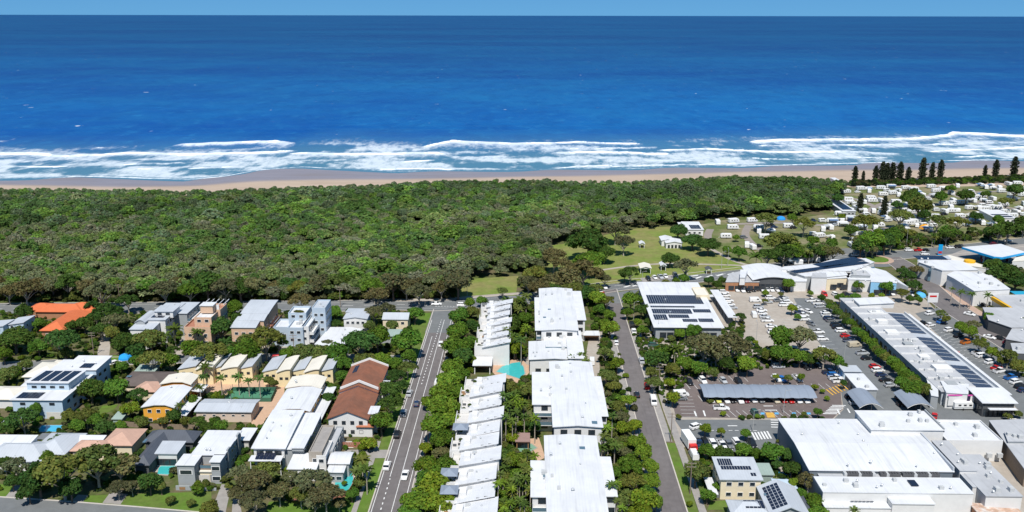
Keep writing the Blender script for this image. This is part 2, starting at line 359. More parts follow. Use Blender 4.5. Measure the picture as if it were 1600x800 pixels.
# breakers: photo polylines of wave crests and bores -> world lines on the sea surface (strength, width to sea, width to shore, crest height)
BREAK = [
    ([(262, 228.5), (300, 226.5), (350, 225), (400, 223), (452, 222.5)], 1.2, 2.5, 11, 1.2),
    ([(140, 231.5), (175, 232)], .75, 2, 4, 1.0), ([(214, 230), (236, 229)], .9, 2, 5, 1.0),
    ([(-40, 221), (0, 221), (28, 219)], .8, 4, 20, .4),
    ([(-60, 240), (0, 241), (60, 240.5), (100, 244.5), (150, 243.5), (200, 239.5), (300, 242), (400, 238.5), (470, 236)], 1.15, 3, 20, .8),
    ([(300, 238), (360, 235), (400, 232), (450, 228)], .7, 4, 16, .3),
    ([(-60, 260), (60, 261), (140, 260)], .9, 2, 7, .3), ([(165, 259), (220, 256), (310, 255)], .85, 2, 6, .4),
    ([(185, 266), (265, 262.5)], .8, 2, 6, .3), ([(280, 264), (340, 261.5), (400, 262)], .9, 2, 7, .3),
    ([(70, 273), (150, 276)], .6, 2, 6, .1),
    ([(400, 223), (440, 222), (470, 226)], 1.0, 4, 45, .4),
    ([(440, 242), (480, 239), (540, 242), (600, 240), (680, 239), (705, 242)], 1.15, 4, 24, .7),
    ([(575, 233), (620, 231)], .6, 3, 22, .3), ([(640, 235), (690, 224), (705, 221), (750, 222.5), (800, 225), (850, 224), (880, 225)], 1.15, 4, 36, .8),
    ([(612, 253.5), (650, 252), (690, 250)], .95, 2, 5, .5), ([(735, 248), (760, 245), (800, 243.5)], .9, 2, 6, .5), ([(796, 256), (826, 255.5)], 1, 2, 5, .4),
    ([(400, 253.5), (480, 251), (560, 250)], .8, 3, 9, .3), ([(575, 265), (640, 263), (760, 264)], .85, 3, 8, .2),
    ([(850, 224), (900, 222), (950, 224), (1010, 224)], .95, 3, 18, .6), ([(850, 240), (900, 238), (980, 239), (1060, 241)], 1.0, 3, 22, .6),
    ([(870, 232), (960, 232), (1040, 230)], .6, 3, 12, .3),
    ([(1020, 236), (1100, 233), (1180, 236), (1260, 238), (1340, 238), (1420, 241)], .95, 3, 18, .5),
    ([(1165, 223), (1230, 219), (1300, 219), (1360, 218), (1430, 217), (1475, 212), (1490, 208), (1535, 209.5), (1600, 213), (1680, 213)], 1.15, 3, 22, 1.0),
    ([(1170, 228), (1300, 227), (1440, 226), (1600, 222), (1680, 221)], .8, 3, 20, .4),
    ([(1440, 237), (1520, 234), (1600, 230), (1680, 229)], .9, 3, 15, .4), ([(1480, 246), (1560, 243), (1640, 241)], .8, 2, 8, .3),
    ([(880, 252), (980, 250), (1100, 251)], .75, 2, 9, .3), ([(1120, 247), (1240, 249), (1330, 246), (1400, 246)], .7, 2, 9, .3),
    ([(850, 263), (960, 259), (1080, 257), (1200, 254)], .8, 2, 8, .2),
]
def sea():
    nx = 640; t = np.concatenate([np.arange(-6, 330, 1.7), 330 * (1.045 ** np.arange(1, 112))]); u = np.linspace(-1, 1, nx)
    tt = t[:, None] * np.ones((1, nx)); half = np.clip(800 + (tt - 330) * 1.1, 800, None); X = u[None, :] * half + 60
    Y = water_edge(np.clip(X, -1500, 1500)) * np.clip(1 - (tt - 330) / 900, 0, 1) + 760 * (1 - np.clip(1 - (tt - 330) / 900, 0, 1)) + tt
    foam = np.zeros_like(X); lacy = np.zeros_like(X); Z = np.full_like(X, SEA)
    nr = tt[:, 0] < 420; wob = (fbm(X * .035, Y * .035, 3) - .5) * 9
    for (pl, s, ws, wh, hh) in BREAK:
        w_ = [P(x, y, SEA) for x, y in pl]; xs = [p.x for p in w_]; ys = [p.y for p in w_]
        e = np.clip(np.minimum(X - xs[0], xs[-1] - X) / 14, 0, 1); e = np.where((X < xs[0]) | (X > xs[-1]), 0, e)
        d = Y - np.interp(X, xs, ys) + wob * min(1, ws / 3) + (fbm(X * .16, Y * .01 + s * 9, int(wh * 7)) - .5) * 9; br = np.clip(fbm(X * .035 + hh * 31, Y * 0 + wh, 77, 4) * 2.6 - .45, .12, 1.15)
        prof = np.where(d > 0, np.exp(-(d / ws) ** 2), np.exp(-np.abs(d) / wh))
        core = np.where(d > 0, np.exp(-(d / (ws * .7)) ** 2), np.exp(-(d / (ws * 2.2)) ** 2))
        foam = np.maximum(foam, e * s * br * core * 1.15); lacy = np.maximum(lacy, e * s * prof)
        Z += hh * 1.5 * e * np.where(d > 0, np.exp(-(d / 5.0) ** 2), np.exp(-(d / 2.2) ** 2))
    # surf lace between the bores, thin swash at the sand
    zone = np.clip(tt / 12, 0, 1) * np.clip((205 - tt) / 80, 0, 1)
    lace = fbm(X * .022 + 9, Y * .03, 11, 5) * .75 + fbm(X * .12, Y * .05, 14, 4) * .25; lacy = np.maximum(lacy, zone * np.clip((lace - .36) * 4.0, 0, .9) * (tt < 330))
    foam = np.maximum(foam, .95 * np.exp(-((tt + wob * .5 - 4) / 2.6) ** 2) * np.clip(fbm(X * .02, Y * 0, 5) * 2 - .25, 0, 1))
    Z += np.where(tt < 1500, .35 * np.sin((Y + 14 * fbm(X * .012, Y * .01, 21)) * .17) * np.clip(tt / 150, 0, 1) * fbm(X * .02, Y * .02, 8), 0)
    shoal = np.clip(1 - (tt - 40) / 260, 0, 1) * .85 + .3 * np.clip(fbm(X * .006, Y * .02, 2) - .45, 0, 1) * np.clip(1 - tt / 500, 0, 1)
    V = np.stack([X, Y, Z], -1).reshape(-1, 3); n0, n1 = X.shape
    I = np.arange(n0 * n1).reshape(n0, n1); F = np.stack([I[:-1, :-1], I[:-1, 1:], I[1:, 1:], I[1:, :-1]], -1).reshape(-1, 4)
    me = bpy.data.meshes.new('sea'); me.from_pydata(V.tolist(), [], F.tolist()); me.update(); me.polygons.foreach_set('use_smooth', [True] * len(me.polygons))
    for nm, arr in (('foam', foam), ('shoal', shoal), ('lace', lacy), ('offshore', np.clip(np.log(np.maximum(tt, 1) / 250) / 3.2, 0, 1))):
        a = me.attributes.new(nm, 'FLOAT', 'POINT'); a.data.foreach_set('value', np.clip(arr, 0, 1.6).astype(np.float32).ravel())
    m = bpy.data.materials.new('sea_water'); m.use_nodes = True; nn = m.node_tree.nodes; l = m.node_tree.links; b = nn['Principled BSDF']
    geo = nn.new('ShaderNodeNewGeometry')
    def noise(sc, stretch, det=5, rough=.6):
        mp = nn.new('ShaderNodeMapping'); mp.inputs['Scale'].default_value = stretch; l.new(geo.outputs['Position'], mp.inputs[0])
        z = nn.new('ShaderNodeTexNoise'); z.inputs['Scale'].default_value = sc; z.inputs['Detail'].default_value = det; z.inputs['Roughness'].default_value = rough; l.new(mp.outputs[0], z.inputs['Vector']); return z.outputs[0]
    def rng_(src, a0, a1, b0, b1, smooth=True):
        r_ = nn.new('ShaderNodeMapRange'); r_.interpolation_type = 'SMOOTHSTEP' if smooth else 'LINEAR'
        for i, q in enumerate((a0, a1, b0, b1)): r_.inputs[i + 1].default_value = q
        l.new(src, r_.inputs[0]); return r_.outputs[0]
    def mixc(f, a, c):
        x = nn.new('ShaderNodeMix'); x.data_type = 'RGBA'
        for k, q in ((6, a), (7, c)):
            if isinstance(q, tuple): x.inputs[k].default_value = (*q, 1)
            else: l.new(q, x.inputs[k])
        l.new(f, x.inputs[0]); return x.outputs[2]
    def math_(op, a, c):
        x = nn.new('ShaderNodeMath'); x.operation = op
        for k, q in ((0, a), (1, c)):
            if isinstance(q, (int, float)): x.inputs[k].default_value = q
            else: l.new(q, x.inputs[k])
        return x.outputs[0]
    big = noise(.0011, (.45, 1, 1), 6, .6); mid = noise(.008, (.8, .6, 1), 9, .68)
    deep = mixc(rng_(big, .38, .62, 0, 1), (.0010, .046, .220), (.003, .092, .285))
    deep = mixc(rng_(mid, .35, .75, 0, .45), deep, (.010, .140, .30))
    deep = mixc(rng_(noise(.026, (.9, .5, 1), 8, .72), .42, .72, 0, .6), deep, (.001, .045, .19)); deep = mixc(rng_(noise(.06, (.9, .4, 1), 6, .72), .5, .78, 0, .5), deep, (.02, .17, .36))  # lit and dark wave facets painted into the water colour as fine noise
    sh = nn.new('ShaderNodeAttribute'); sh.attribute_name = 'shoal'; fo = nn.new('ShaderNodeAttribute'); fo.attribute_name = 'foam'
    of = nn.new('ShaderNodeAttribute'); of.attribute_name = 'offshore'; vs = nn.new('ShaderNodeVectorMath'); vs.operation = 'SCALE'; l.new(deep, vs.inputs[0]); l.new(rng_(of.outputs['Fac'], 0, 1, 1.25, .62), vs.inputs['Scale']); deep = vs.outputs[0]      # deeper water farther out
    wcol = mixc(rng_(sh.outputs['Fac'], .0, 1.0, 0, 1), deep, (.075, .19, .27))
    # foam: density attribute broken up by fine noise; far whitecaps: sparse crests
    fn = noise(.2, (1, .4, 1), 8, .75); fm = math_('ADD', fo.outputs['Fac'], math_('MULTIPLY', math_('SUBTRACT', fn, .5), 1.5))
    la = nn.new('ShaderNodeAttribute'); la.attribute_name = 'lace'; ln = noise(.16, (1, .38, 1), 9, .78)
    lf = math_('MULTIPLY', rng_(math_('ADD', la.outputs['Fac'], math_('MULTIPLY', math_('SUBTRACT', ln, .5), 2.1)), .20, 1.05, 0, 1), .66)
    foamf = math_('MAXIMUM', rng_(fm, .32, 1.0, 0, 1), lf)
    cap = noise(.13, (.6, .34, 1), 2, .5); capf = math_('MULTIPLY', rng_(cap, .735, .80, 0, .6), rng_(noise(.004, (1, 1, 1), 2), .36, .52, 0, 1))
    ff = math_('MAXIMUM', foamf, capf)
    col = mixc(ff, wcol, (.78, .83, .86)); l.new(col, b.inputs['Base Color'])
    l.new(rng_(ff, 0, 1, .32, .8), b.inputs['Roughness']); b.inputs['Specular IOR Level'].default_value = .12; b.inputs['IOR'].default_value = 1.33
    bp = nn.new('ShaderNodeBump'); bp.inputs['Strength'].default_value = .8; bp.inputs['Distance'].default_value = 1.2
    hgt = math_('ADD', noise(.09, (.4, 1, 1), 6, .65), math_('MULTIPLY', noise(.5, (.6, 1, 1), 5, .6), .35)); l.new(hgt, bp.inputs['Height']); l.new(bp.outputs[0], b.inputs['Normal'])
    me.materials.append(m); tag(link('sea', me), None, None, None, 'structure')
sea()

# ground: the town's soil and rough grass, up to the dunes
GROUND = mat('ground_soil', (.085, .115, .032), .95, .3, .5, .1, bump=.4, bscale=1.5, col2=(.145, .12, .07), mixscale=.12)
def ground():
    xs = np.concatenate([np.linspace(-3500, -700, 12)[:-1], np.arange(-700, 900, 20.0), np.linspace(900, 3500, 12)]); V = []; F = []
    ts = [0, .3, .5, .7, .85, 1]
    for x in xs:
        for t in ts: V.append((x, -300 + (dune_edge(x) + 300) * t, 0.0))
    n = len(ts); F = [(i * n + j, (i + 1) * n + j, (i + 1) * n + j + 1, i * n + j + 1) for i in range(len(xs) - 1) for j in range(n - 1)]
    tag(link('ground', new_mesh('ground', V, F, GROUND)), None, None, None, 'structure')
ground()
# ================================================================== roads, paving, lawns
ASPH = mat('asphalt_warm', (.150, .136, .135), .92, .16, .35, .2, streak=.16, col2=(.172, .157, .154), mixscale=.03)
ASPH_C = mat('asphalt_grey', (.150, .160, .165), .92, .14, .35, .2, col2=(.175, .182, .182), mixscale=.03)
ASPH_B = mat('asphalt_brown', (.150, .122, .115), .92, .14, .4, .2, col2=(.172, .142, .134), mixscale=.03)
CONC = mat('concrete_beige', (.36, .315, .265), .9, .14, .5, .2, col2=(.40, .36, .31), mixscale=.06)
CONC_G = mat('concrete_grey', (.31, .29, .27), .9, .16, .5, .2)
PEACH = mat('peach_pavers', (.52, .35, .24), .9, .14, .8, .2)
LAWN = mat('lawn', (.165, .220, .048), .95, .22, .25, .1, bump=.3, bscale=3, col2=(.225, .215, .080), mixscale=.05)
LAWN_G = mat('lawn_green', (.105, .185, .028), .95, .25, .4, .1, bump=.3, bscale=3, col2=(.12, .16, .04), mixscale=.08)
WHITE_LINE = mat('line_paint_white', (.72, .72, .70), .8, .25, 1.2)
YELLOW_LINE = mat('line_paint_yellow', (.62, .36, .07), .8, .2, 1.2)
BLUE_LINE = mat('line_paint_blue', (.12, .38, .62), .8, .2, 1.2)
KERB = mat('kerb_concrete', (.50, .46, .41), .9, .15, 1)
Z1, Z2, Z3, Z4, Z5 = .02, .04, .06, .08, .11

def offset_line(pts, wdt):
    out_l, out_r = [], []
    for i, p in enumerate(pts):
        a = pts[max(0, i - 1)]; b = pts[min(len(pts) - 1, i + 1)]; d = (b - a).normalized(); n = Vector((-d.y, d.x, 0))
        out_l.append(p + n * wdt / 2); out_r.append(p - n * wdt / 2)
    return out_l, out_r
def smooth_line(px, k=6, world=False):
    w_ = [Vector((p[0], p[1], 0)) for p in px] if world else [P(x, y, 0) for x, y in px]; out = []
    for i in range(len(w_) - 1):
        p0, p1, p2, p3 = w_[max(0, i - 1)], w_[i], w_[i + 1], w_[min(len(w_) - 1, i + 2)]
        for j in range(k):
            t = j / k; out.append(.5 * ((2 * p1) + (p2 - p0) * t + (2 * p0 - 5 * p1 + 4 * p2 - p3) * t * t + (3 * p1 - p0 - 3 * p2 + p3) * t ** 3))
    return out + [w_[-1]]
NSTRIP = 0
def strip(name, px, wdt, z, m, k=6, keep_clear=True, world=False, kerb=False):
    c = smooth_line(px, k, world); a, b = offset_line(c, wdt)
    global NSTRIP; NSTRIP += 1; z += NSTRIP * .0007
    mb = MB(); mb.grid([[(q.x, q.y, z) for q in b], [(q.x, q.y, z) for q in a]])
    o = mb.build(name, m); tag(o, None, None, None, 'structure')
    if keep_clear:
        for i in range(len(c) - 1): foot([(a[i].x, a[i].y), (a[i + 1].x, a[i + 1].y), (b[i + 1].x, b[i + 1].y), (b[i].x, b[i].y)])
    if kerb:
        mk = MB()
        for s, e in ((a, 1), (b, -1)):
            for i in range(len(s) - 1):
                d = (s[i + 1] - s[i]).normalized(); n = Vector((-d.y, d.x, 0)) * e * .35
                q = [s[i], s[i + 1], s[i + 1] + n, s[i] + n]; q = q if e > 0 else q[::-1]; mk.prism([(v.x, v.y) for v in q], 0, z + .12)
        tag(mk.build('kerb', KERB), None, None, None, 'structure')
    return c
def marks(name, segs, wdt, z, m):             # painted lines given as world segments
    global NSTRIP; NSTRIP += 1; z += NSTRIP * .0005 + .03
    mb = MB()
    for a, b in segs:
        a = Vector((a[0], a[1], 0)); b = Vector((b[0], b[1], 0)); d = (b - a).normalized(); n = Vector((-d.y, d.x, 0)) * wdt / 2
        q = [a - n, b - n, b + n, a + n]; mb.add([(v.x, v.y, z) for v in q], [(0, 1, 2, 3)])
    return tag(mb.build(name, m), None, None, None, 'structure')
def dashes(a, b, on, off):
    a = Vector((a[0], a[1], 0)); b = Vector((b[0], b[1], 0)); L_ = (b - a).length; d = (b - a) / L_; t = 0; out = []
    while t < L_: out.append((a + d * t, a + d * min(L_, t + on))); t += on + off
    return out

# the two streets running down to the sea and the coast road
LR0, LR1 = P(577, 800).x, P(634, 800).x
RR0, RR1 = P(1033, 800).x, P(1073, 800).x
YB = 150.0
yl_top = P(690, 480).y; yr_top = P(962, 452).y
COAST = [(-260, 489), (-60, 484), (60, 482), (200, 481), (330, 480), (530, 478), (620, 476), (690, 477), (780, 470), (850, 464), (900, 457), (960, 447), (1050, 438), (1150, 426), (1240, 415), (1320, 405), (1385, 400)]
COAST2 = [(1385, 400), (1450, 394), (1520, 387), (1600, 378), (1720, 364)]
coast_c = strip('coast_road', COAST, 15, Z1, ASPH_C, kerb=True); coast_c2 = strip('coast_road', COAST2, 15, Z1 + .004, ASPH_C, kerb=True)
def street(name, x0, x1, yt, m):
    xm = (x0 + x1) / 2
    strip(name, [(xm, YB), (xm, 250), (xm, 330), (xm, yt)], x1 - x0, Z2, m, 3, world=True, kerb=True)
street('street', LR0, LR1, yl_top - 3, ASPH); street('street', RR0, RR1, yr_top, ASPH)
sheet('street_mouth', [(664, 520), (703, 520), (722, 480), (676, 484)], Z2 + .006, ASPH_C); sheet('street_mouth', [(948, 474), (972, 474), (1000, 452), (936, 460)], Z2 + .006, ASPH_C)
def lx(px): return P(px, 800).x
ylt = P(690, 500).y
marks('lane_line', [((lx(580), YB), (lx(580), ylt)), ((lx(593), P(600, 745).y), (lx(593), ylt - 20)), ((lx(611.5), YB), (lx(611.5), ylt)), ((lx(629), YB), (lx(629), ylt))], .17, Z3, WHITE_LINE)
marks('lane_dash', dashes((lx(594), YB), (lx(594), P(600, 748).y), 1, 1.6) + dashes((lx(601), P(600, 600).y), (lx(604), ylt), 1, 1.8), .3, Z3, WHITE_LINE)
marks('give_way_line', dashes((LR0, ylt + 18), (LR1, ylt + 18), .8, .5), .4, Z3, WHITE_LINE)
cs, _ = offset_line(coast_c, .01)
marks('lane_line', [(coast_c[i], coast_c[i + 1]) for i in range(0, len(coast_c) - 1) if i % 2 == 0 and not 40 < i < 46], .3, Z3, WHITE_LINE)
for e in (-1, 1):
    s_, t_ = offset_line(coast_c, 8.6); q = s_ if e > 0 else t_
    marks('edge_line', [(q[i], q[i + 1]) for i in range(len(q) - 1)], .16, Z3, WHITE_LINE)
sheet('traffic_island', [(1050, 436), (1090, 431), (1092, 429.5), (1050, 434.5)], Z3 + .004, WHITE_LINE)
marks('chevron_paint', [(P(1052 + 17 * i, 440 - 2.1 * i), P(1062 + 17 * i, 436.5 - 2.1 * i)) for i in range(6)] + [(P(975 + 13 * i, 449 - 1.5 * i), P(985 + 13 * i, 446.5 - 1.5 * i)) for i in range(3)], 1.1, Z3 + .006, WHITE_LINE)

# parking strips, footpaths and verges along the two streets
sheet('parking_bay', [(RR0 - 2.6, YB), (RR0 - .35, YB), (RR0 - .35, P(970, 520).y), (RR0 - 2.6, P(970, 520).y)], Z1, CONC_G, world=True)
sheet('parking_bay', [(RR1 + .35, P(1030, 690).y), (RR1 + 2.4, P(1030, 690).y), (RR1 + 2.4, P(1030, 520).y), (RR1 + .35, P(1030, 520).y)], Z1, CONC_G, world=True)
sheet('verge', [(RR1 + .35, YB), (RR1 + 3.0, YB), (RR1 + 3.0, P(1030, 692).y), (RR1 + .35, P(1030, 692).y)], Z1, LAWN_G, world=True)
sheet('footpath', [(RR1 + 3.2, YB), (RR1 + 5.2, YB), (RR1 + 5.2, P(1030, 520).y), (RR1 + 3.2, P(1030, 520).y)], Z2, CONC_G, world=True)
sheet('verge', [(LR0 - 3.2, YB), (LR0 - .35, YB), (LR0 - .35, P(660, 500).y), (LR0 - 3.2, P(660, 500).y)], Z1, LAWN_G, world=True)
sheet('footpath', [(LR0 - 4.7, YB), (LR0 - 3.3, YB), (LR0 - 3.3, P(660, 690).y), (LR0 - 4.7, P(660, 690).y)], Z2, CONC_G, world=True)
sheet('verge', [(LR0 - 9, YB), (LR0 - 4.8, YB), (LR0 - 4.8, P(560, 705).y), (LR0 - 9, P(560, 705).y)], Z1, LAWN_G, world=True, keep_clear=False)
sheet('driveway', [(540, 703), (611, 703), (604, 716), (530, 716)], Z3, CONC_G)
sheet('driveway', [(528, 690), (556, 690), (552, 700), (528, 700)], Z3, mat('white_gravel', (.6, .58, .55), .9, .1))
sheet('verge', [(LR1 + .35, YB), (LR1 + 2, YB), (LR1 + 2, P(690, 520).y), (LR1 + .35, P(690, 520).y)], Z1, CONC_G, world=True)
# south-west street
sheet('side_street', [(-120, 772), (0, 777.5), (100, 784), (215, 793), (330, 803), (380, 830), (-150, 830)], Z2, ASPH_C)
sheet('kerb', [(-120, 770.5), (0, 776), (100, 782.5), (215, 791.5), (330, 801.5), (331, 803), (215, 793), (100, 784), (0, 777.5), (-120, 772)], 0.0, KERB, thick=.14)
sheet('verge', [(120, 775), (330, 768), (332, 801), (215, 791), (120, 783)], Z1, LAWN_G, keep_clear=False); sheet('verge', [(-20, 757), (24, 757), (10, 776), (-40, 774)], Z1, LAWN_G, keep_clear=False)
sheet('verge', [(420, 784), (560, 778), (568, 803), (415, 803)], Z1, LAWN_G, keep_clear=False)
for q in ([(9, 776), (24, 777), (32, 758), (25, 757)], [(160, 786), (188, 788.5), (200, 772), (172, 770)], [(330, 800), (352, 803), (362, 757), (346, 757)], [(362, 803), (378, 803), (374, 780), (364, 780)], [(112, 783), (130, 784), (138, 774), (122, 773)]): sheet('driveway', q, Z2 + .002, CONC_G)
# cross street behind the yellow villas
strip('side_street', [(-160, 577), (0, 573), (140, 566), (300, 561), (470, 560), (600, 562), (648, 562)], 8, Z1 + .006, ASPH_C, kerb=True)
for q in ([(430, 557), (452, 557), (470, 500), (458, 500)], [(476, 556), (498, 556), (508, 505), (498, 505)], [(150, 560), (170, 560), (175, 520), (160, 520)], [(265, 556), (285, 556), (300, 525), (285, 525)]): sheet('driveway', q, Z1, CONC)
sheet('plaza_paving', [(326, 592), (400, 589), (446, 591), (442, 640), (402, 668), (392, 664), (398, 640), (330, 612), (308, 622), (300, 655), (286, 655), (296, 610)], Z2, PEACH)
sheet('tennis_court', [(352, 628), (424, 628), (432, 611), (364, 611)], Z3, mat('court_green', (.07, .22, .13), .9, .1))
for q in ([(640, 520), (662, 520), (682, 489), (658, 489)], [(596, 512), (642, 514), (650, 505), (600, 505)]): sheet('lawn', q, Z1, LAWN_G)
sheet('lawn', [(160, 563), (195, 563), (196, 555), (160, 556)], Z1 + .012, LAWN_G); sheet('lawn', [(145, 655), (178, 640), (185, 632), (160, 634)], Z1, LAWN_G)

# the park and its paths
sheet('lawn', [(720, 464), (716, 460), (730, 436), (810, 431), (806, 462)], Z1 - .005, LAWN)
sheet('lawn', [(852, 460), (856, 384), (905, 378), (950, 366), (1000, 356), (1048, 354), (1068, 374), (1110, 392), (1172, 414), (1185, 418), (1050, 434), (955, 444), (900, 456)], Z1 - .005, LAWN)
strip('footpath', [(940, 422), (985, 416), (1040, 412), (1100, 413), (1165, 415)], 2.2, Z2, CONC, keep_clear=False)
strip('footpath', [(1110, 388), (1135, 402), (1160, 412), (1195, 420)], 2.6, Z2 + .004, CONC, keep_clear=False)
strip('footpath', [(620, 469), (690, 468), (740, 464), (830, 457)], 3.5, Z1 + .002, CONC, keep_clear=False)
sheet('parking_bay', [(1005, 441), (1075, 433), (1075, 428), (1000, 435)], Z1 + .01, CONC_G)

# shopping centre: car parks and lanes
sheet('car_park', [(1000, 520), (1128, 452), (1185, 446), (1420, 446), (1448, 470), (1700, 720), (1700, 840), (1300, 840), (1180, 690), (1058, 700), (1036, 640)], Z1, CONC)
sheet('car_park', [(1240, 466), (1286, 466), (1330, 506), (1470, 632), (1620, 650), (1640, 700), (1440, 690), (1300, 658), (1318, 640), (1312, 596), (1298, 560), (1268, 520)], Z2, ASPH_C)
sheet('car_park', [(1038, 574), (1130, 572), (1180, 553), (1296, 560), (1312, 596), (1316, 640), (1300, 655), (1056, 652)], Z3, ASPH_B)
sheet('service_lane', [(1054, 656), (1300, 656), (1300, 690), (1226, 690), (1198, 712), (1186, 702), (1068, 676)], Z2 + .004, ASPH_C)
sheet('car_park', [(1070, 678), (1186, 680), (1192, 706), (1080, 706)], Z3, ASPH_C)
sheet('car_park', [(1430, 490), (1480, 478), (1530, 516), (1700, 640), (1700, 700), (1612, 660)], Z2, ASPH_C)
strip('shop_street', [(1388, 402), (1412, 416), (1440, 440), (1478, 474), (1530, 508), (1600, 552), (1700, 620)], 12, Z3, ASPH, kerb=True)
sheet('footpath', [(1452, 446), (1470, 446), (1620, 542), (1620, 556), (1480, 468)], Z1 + .01, mat('pink_pavers', (.44, .31, .24), .9, .14))
# roundabout
ct = P(1352, 402); mb = MB(); mb.prism([(ct.x + 19 * math.cos(t), ct.y + 19 * math.sin(t)) for t in np.linspace(0, 2 * math.pi, 33)[:-1]], 0, Z3 + .006); tag(mb.build('roundabout', ASPH_C), None, None, None, 'structure'); foot([(ct.x + 19 * math.cos(t), ct.y + 19 * math.sin(t)) for t in np.linspace(0, 2 * math.pi, 20)[:-1]])
ct = P(1368, 405.5); mb = MB(); mb.prism([(ct.x + 9 * math.cos(t), ct.y + 9 * math.sin(t)) for t in np.linspace(0, 2 * math.pi, 33)[:-1]], 0, .2); tag(mb.build('roundabout_apron', mat('pink_pavers', (.44, .31, .24))), None, None, None, 'structure')
mb = MB(); mb.prism([(ct.x + 6.5 * math.cos(t), ct.y + 6.5 * math.sin(t)) for t in np.linspace(0, 2 * math.pi, 33)[:-1]], 0, .34); tag(mb.build('roundabout_lawn', LAWN_G), None, None, None, 'structure')
# painted bays
def bays(px_a, px_b, n, ln, ang, m=WHITE_LINE, z=Z4):    # n+1 short lines between two pixels, each ln metres long in direction ang (degrees from +x)
    a, b = P(*px_a), P(*px_b); d = Vector((math.cos(R(ang)), math.sin(R(ang)), 0)) * ln
    return marks('bay_lines', [(a + (b - a) * (i / n), a + (b - a) * (i / n) + d) for i in range(n + 1)], .13, z, m)
bays((1098, 628), (1276, 628), 17, 5, 98); bays((1098, 634), (1276, 634), 17, -.1, 98)
bays((1140, 652), (1268, 652), 12, 5, 105); bays((1060, 600), (1290, 600), 20, -4.6, 100); bays((1052, 588), (1160, 588), 10, -5, 100); bays((1058, 620), (1066, 652), 6, 5, 0)
bays((1310, 492), (1430, 610), 26, 4.8, 8); bays((1226, 470), (1290, 545), 16, 4.8, 5); bays((1190, 470), (1225, 530), 14, -4.8, 2); bays((1220, 500), (1232, 530), 7, 5, 2)
bays((1440, 505), (1560, 620), 22, 4.8, 25); bays((1470, 520), (1600, 620), 22, 4.8, 25); bays((1085, 704), (1185, 704), 10, 5, 95)
def zebra(a, b, ln, ang, n, m=WHITE_LINE): 
    a, b = P(*a), P(*b); d = Vector((math.cos(R(ang)), math.sin(R(ang)), 0)) * ln
    marks('crossing', [(a + (b - a) * (i / (n - 1)), a + (b - a) * (i / (n - 1)) + d) for i in range(n)], .55, Z5, m)
zebra((1181, 688), (1205, 686), 5, 90, 6); zebra((1286, 647), (1300, 634), 4.5, 0, 7); zebra((1302, 618), (1325, 609), 5, 100, 6, YELLOW_LINE)
zebra((1204, 657), (1205, 668), 3.6, 0, 4); zebra((1556, 660), (1576, 655), 4, 0, 3)
sheet('bay_paint', [(1199, 653), (1212, 653), (1208, 645), (1196, 645)], Z5, YELLOW_LINE, keep_clear=False)
for x in (1189, 1211, 1238, 1261): sheet('bay_paint', [(x, 648), (x + 6, 648), (x + 5, 645), (x - 1, 645)], Z5, BLUE_LINE, keep_clear=False)
marks('arrow_paint', [(P(1088, 651), P(1085, 643)), (P(1102, 651), P(1099, 642)), (P(1193, 635), P(1208, 635)), (P(1195, 641.5), P(1214, 641.5)), (P(1137, 666), P(1152, 666)), (P(1312, 648), P(1308, 640)), (P(1328, 646), P(1324, 639))], .5, Z5, WHITE_LINE)
marks('give_way_line', dashes(P(1100, 673), P(1185, 673.5), 1.2, .7), .3, Z5, WHITE_LINE)

# caravan park: worn grass and loop roads
sheet('caravan_park_ground', [(1062, 358), (1130, 344), (1240, 342), (1296, 334), (1310, 312), (1332, 294), (1460, 292), (1700, 288), (1760, 360), (1600, 372), (1450, 388), (1330, 398), (1250, 408), (1180, 414), (1108, 388)], Z1 - .008, mat('worn_grass', (.125, .155, .05), .95, .25, .3, .1, col2=(.24, .21, .13), mixscale=.05), keep_clear=False)
for c_ in ([(1170, 352), (1165, 368), (1185, 388), (1215, 400)], [(1110, 358), (1106, 370), (1118, 384)], [(1150, 350), (1230, 348), (1290, 352), (1330, 345), (1380, 318), (1440, 308), (1480, 302), (1600, 298)],
           [(1330, 345), (1360, 360), (1420, 350), (1520, 340), (1620, 322)], [(1280, 300), (1340, 312), (1370, 325)], [(1480, 302), (1540, 318), (1610, 330)], [(1420, 350), (1440, 330), (1480, 316), (1540, 318)]):
    strip('park_road', c_, 4.5, Z1 + random.uniform(0, .006), mat('park_road', (.27, .235, .21), .95, .15), keep_clear=False)
# ================================================================== building kit
WHITE = mat('wall_white', (.69, .685, .67), .8, .07, .5); ROOFW = mat('roof_white', (.65, .66, .672), .55, .10, .12, .3, lines=(0, .76, .05), streak=.17)
ROOFWY = mat('roof_white_y', (.67, .677, .688), .55, .10, .3, .3, lines=(1, .76, .05), streak=.06)
ROOFG = mat('roof_grey', (.47, .50, .535), .55, .10, .15, .3, lines=(0, .76, .07), streak=.12); ROOFD = mat('roof_dark', (.085, .095, .115), .55, .12, .3, .3, lines=(0, .76, .12))
ROOFM = mat('membrane', (.43, .44, .455), .8, .14, .12, .2, streak=.14)
YELLOWW = mat('wall_yellow', (.80, .66, .40), .85, .06, .6); CREAM = mat('wall_cream', (.74, .64, .46), .85, .08, .6); PEACHW = mat('wall_peach', (.62, .42, .29), .85, .14, 1.5); GREYW = mat('wall_grey', (.33, .35, .36), .85, .08, .6)
BLUEG = mat('wall_bluegrey', (.42, .50, .58), .8, .07, .5); BLUEW = mat('wall_paleblue', (.47, .58, .68), .8, .08, .5, lines=(2, .25, .08)); DARKW = mat('wall_charcoal', (.09, .095, .10), .8, .1, .6)
ORANGE = mat('wall_orange', (.78, .37, .05), .8, .06, .6); TIMBER = mat('timber', (.30, .17, .08), .8, .2, 2); BRICK = mat('wall_brick', (.40, .20, .11), .9, .18, 2)
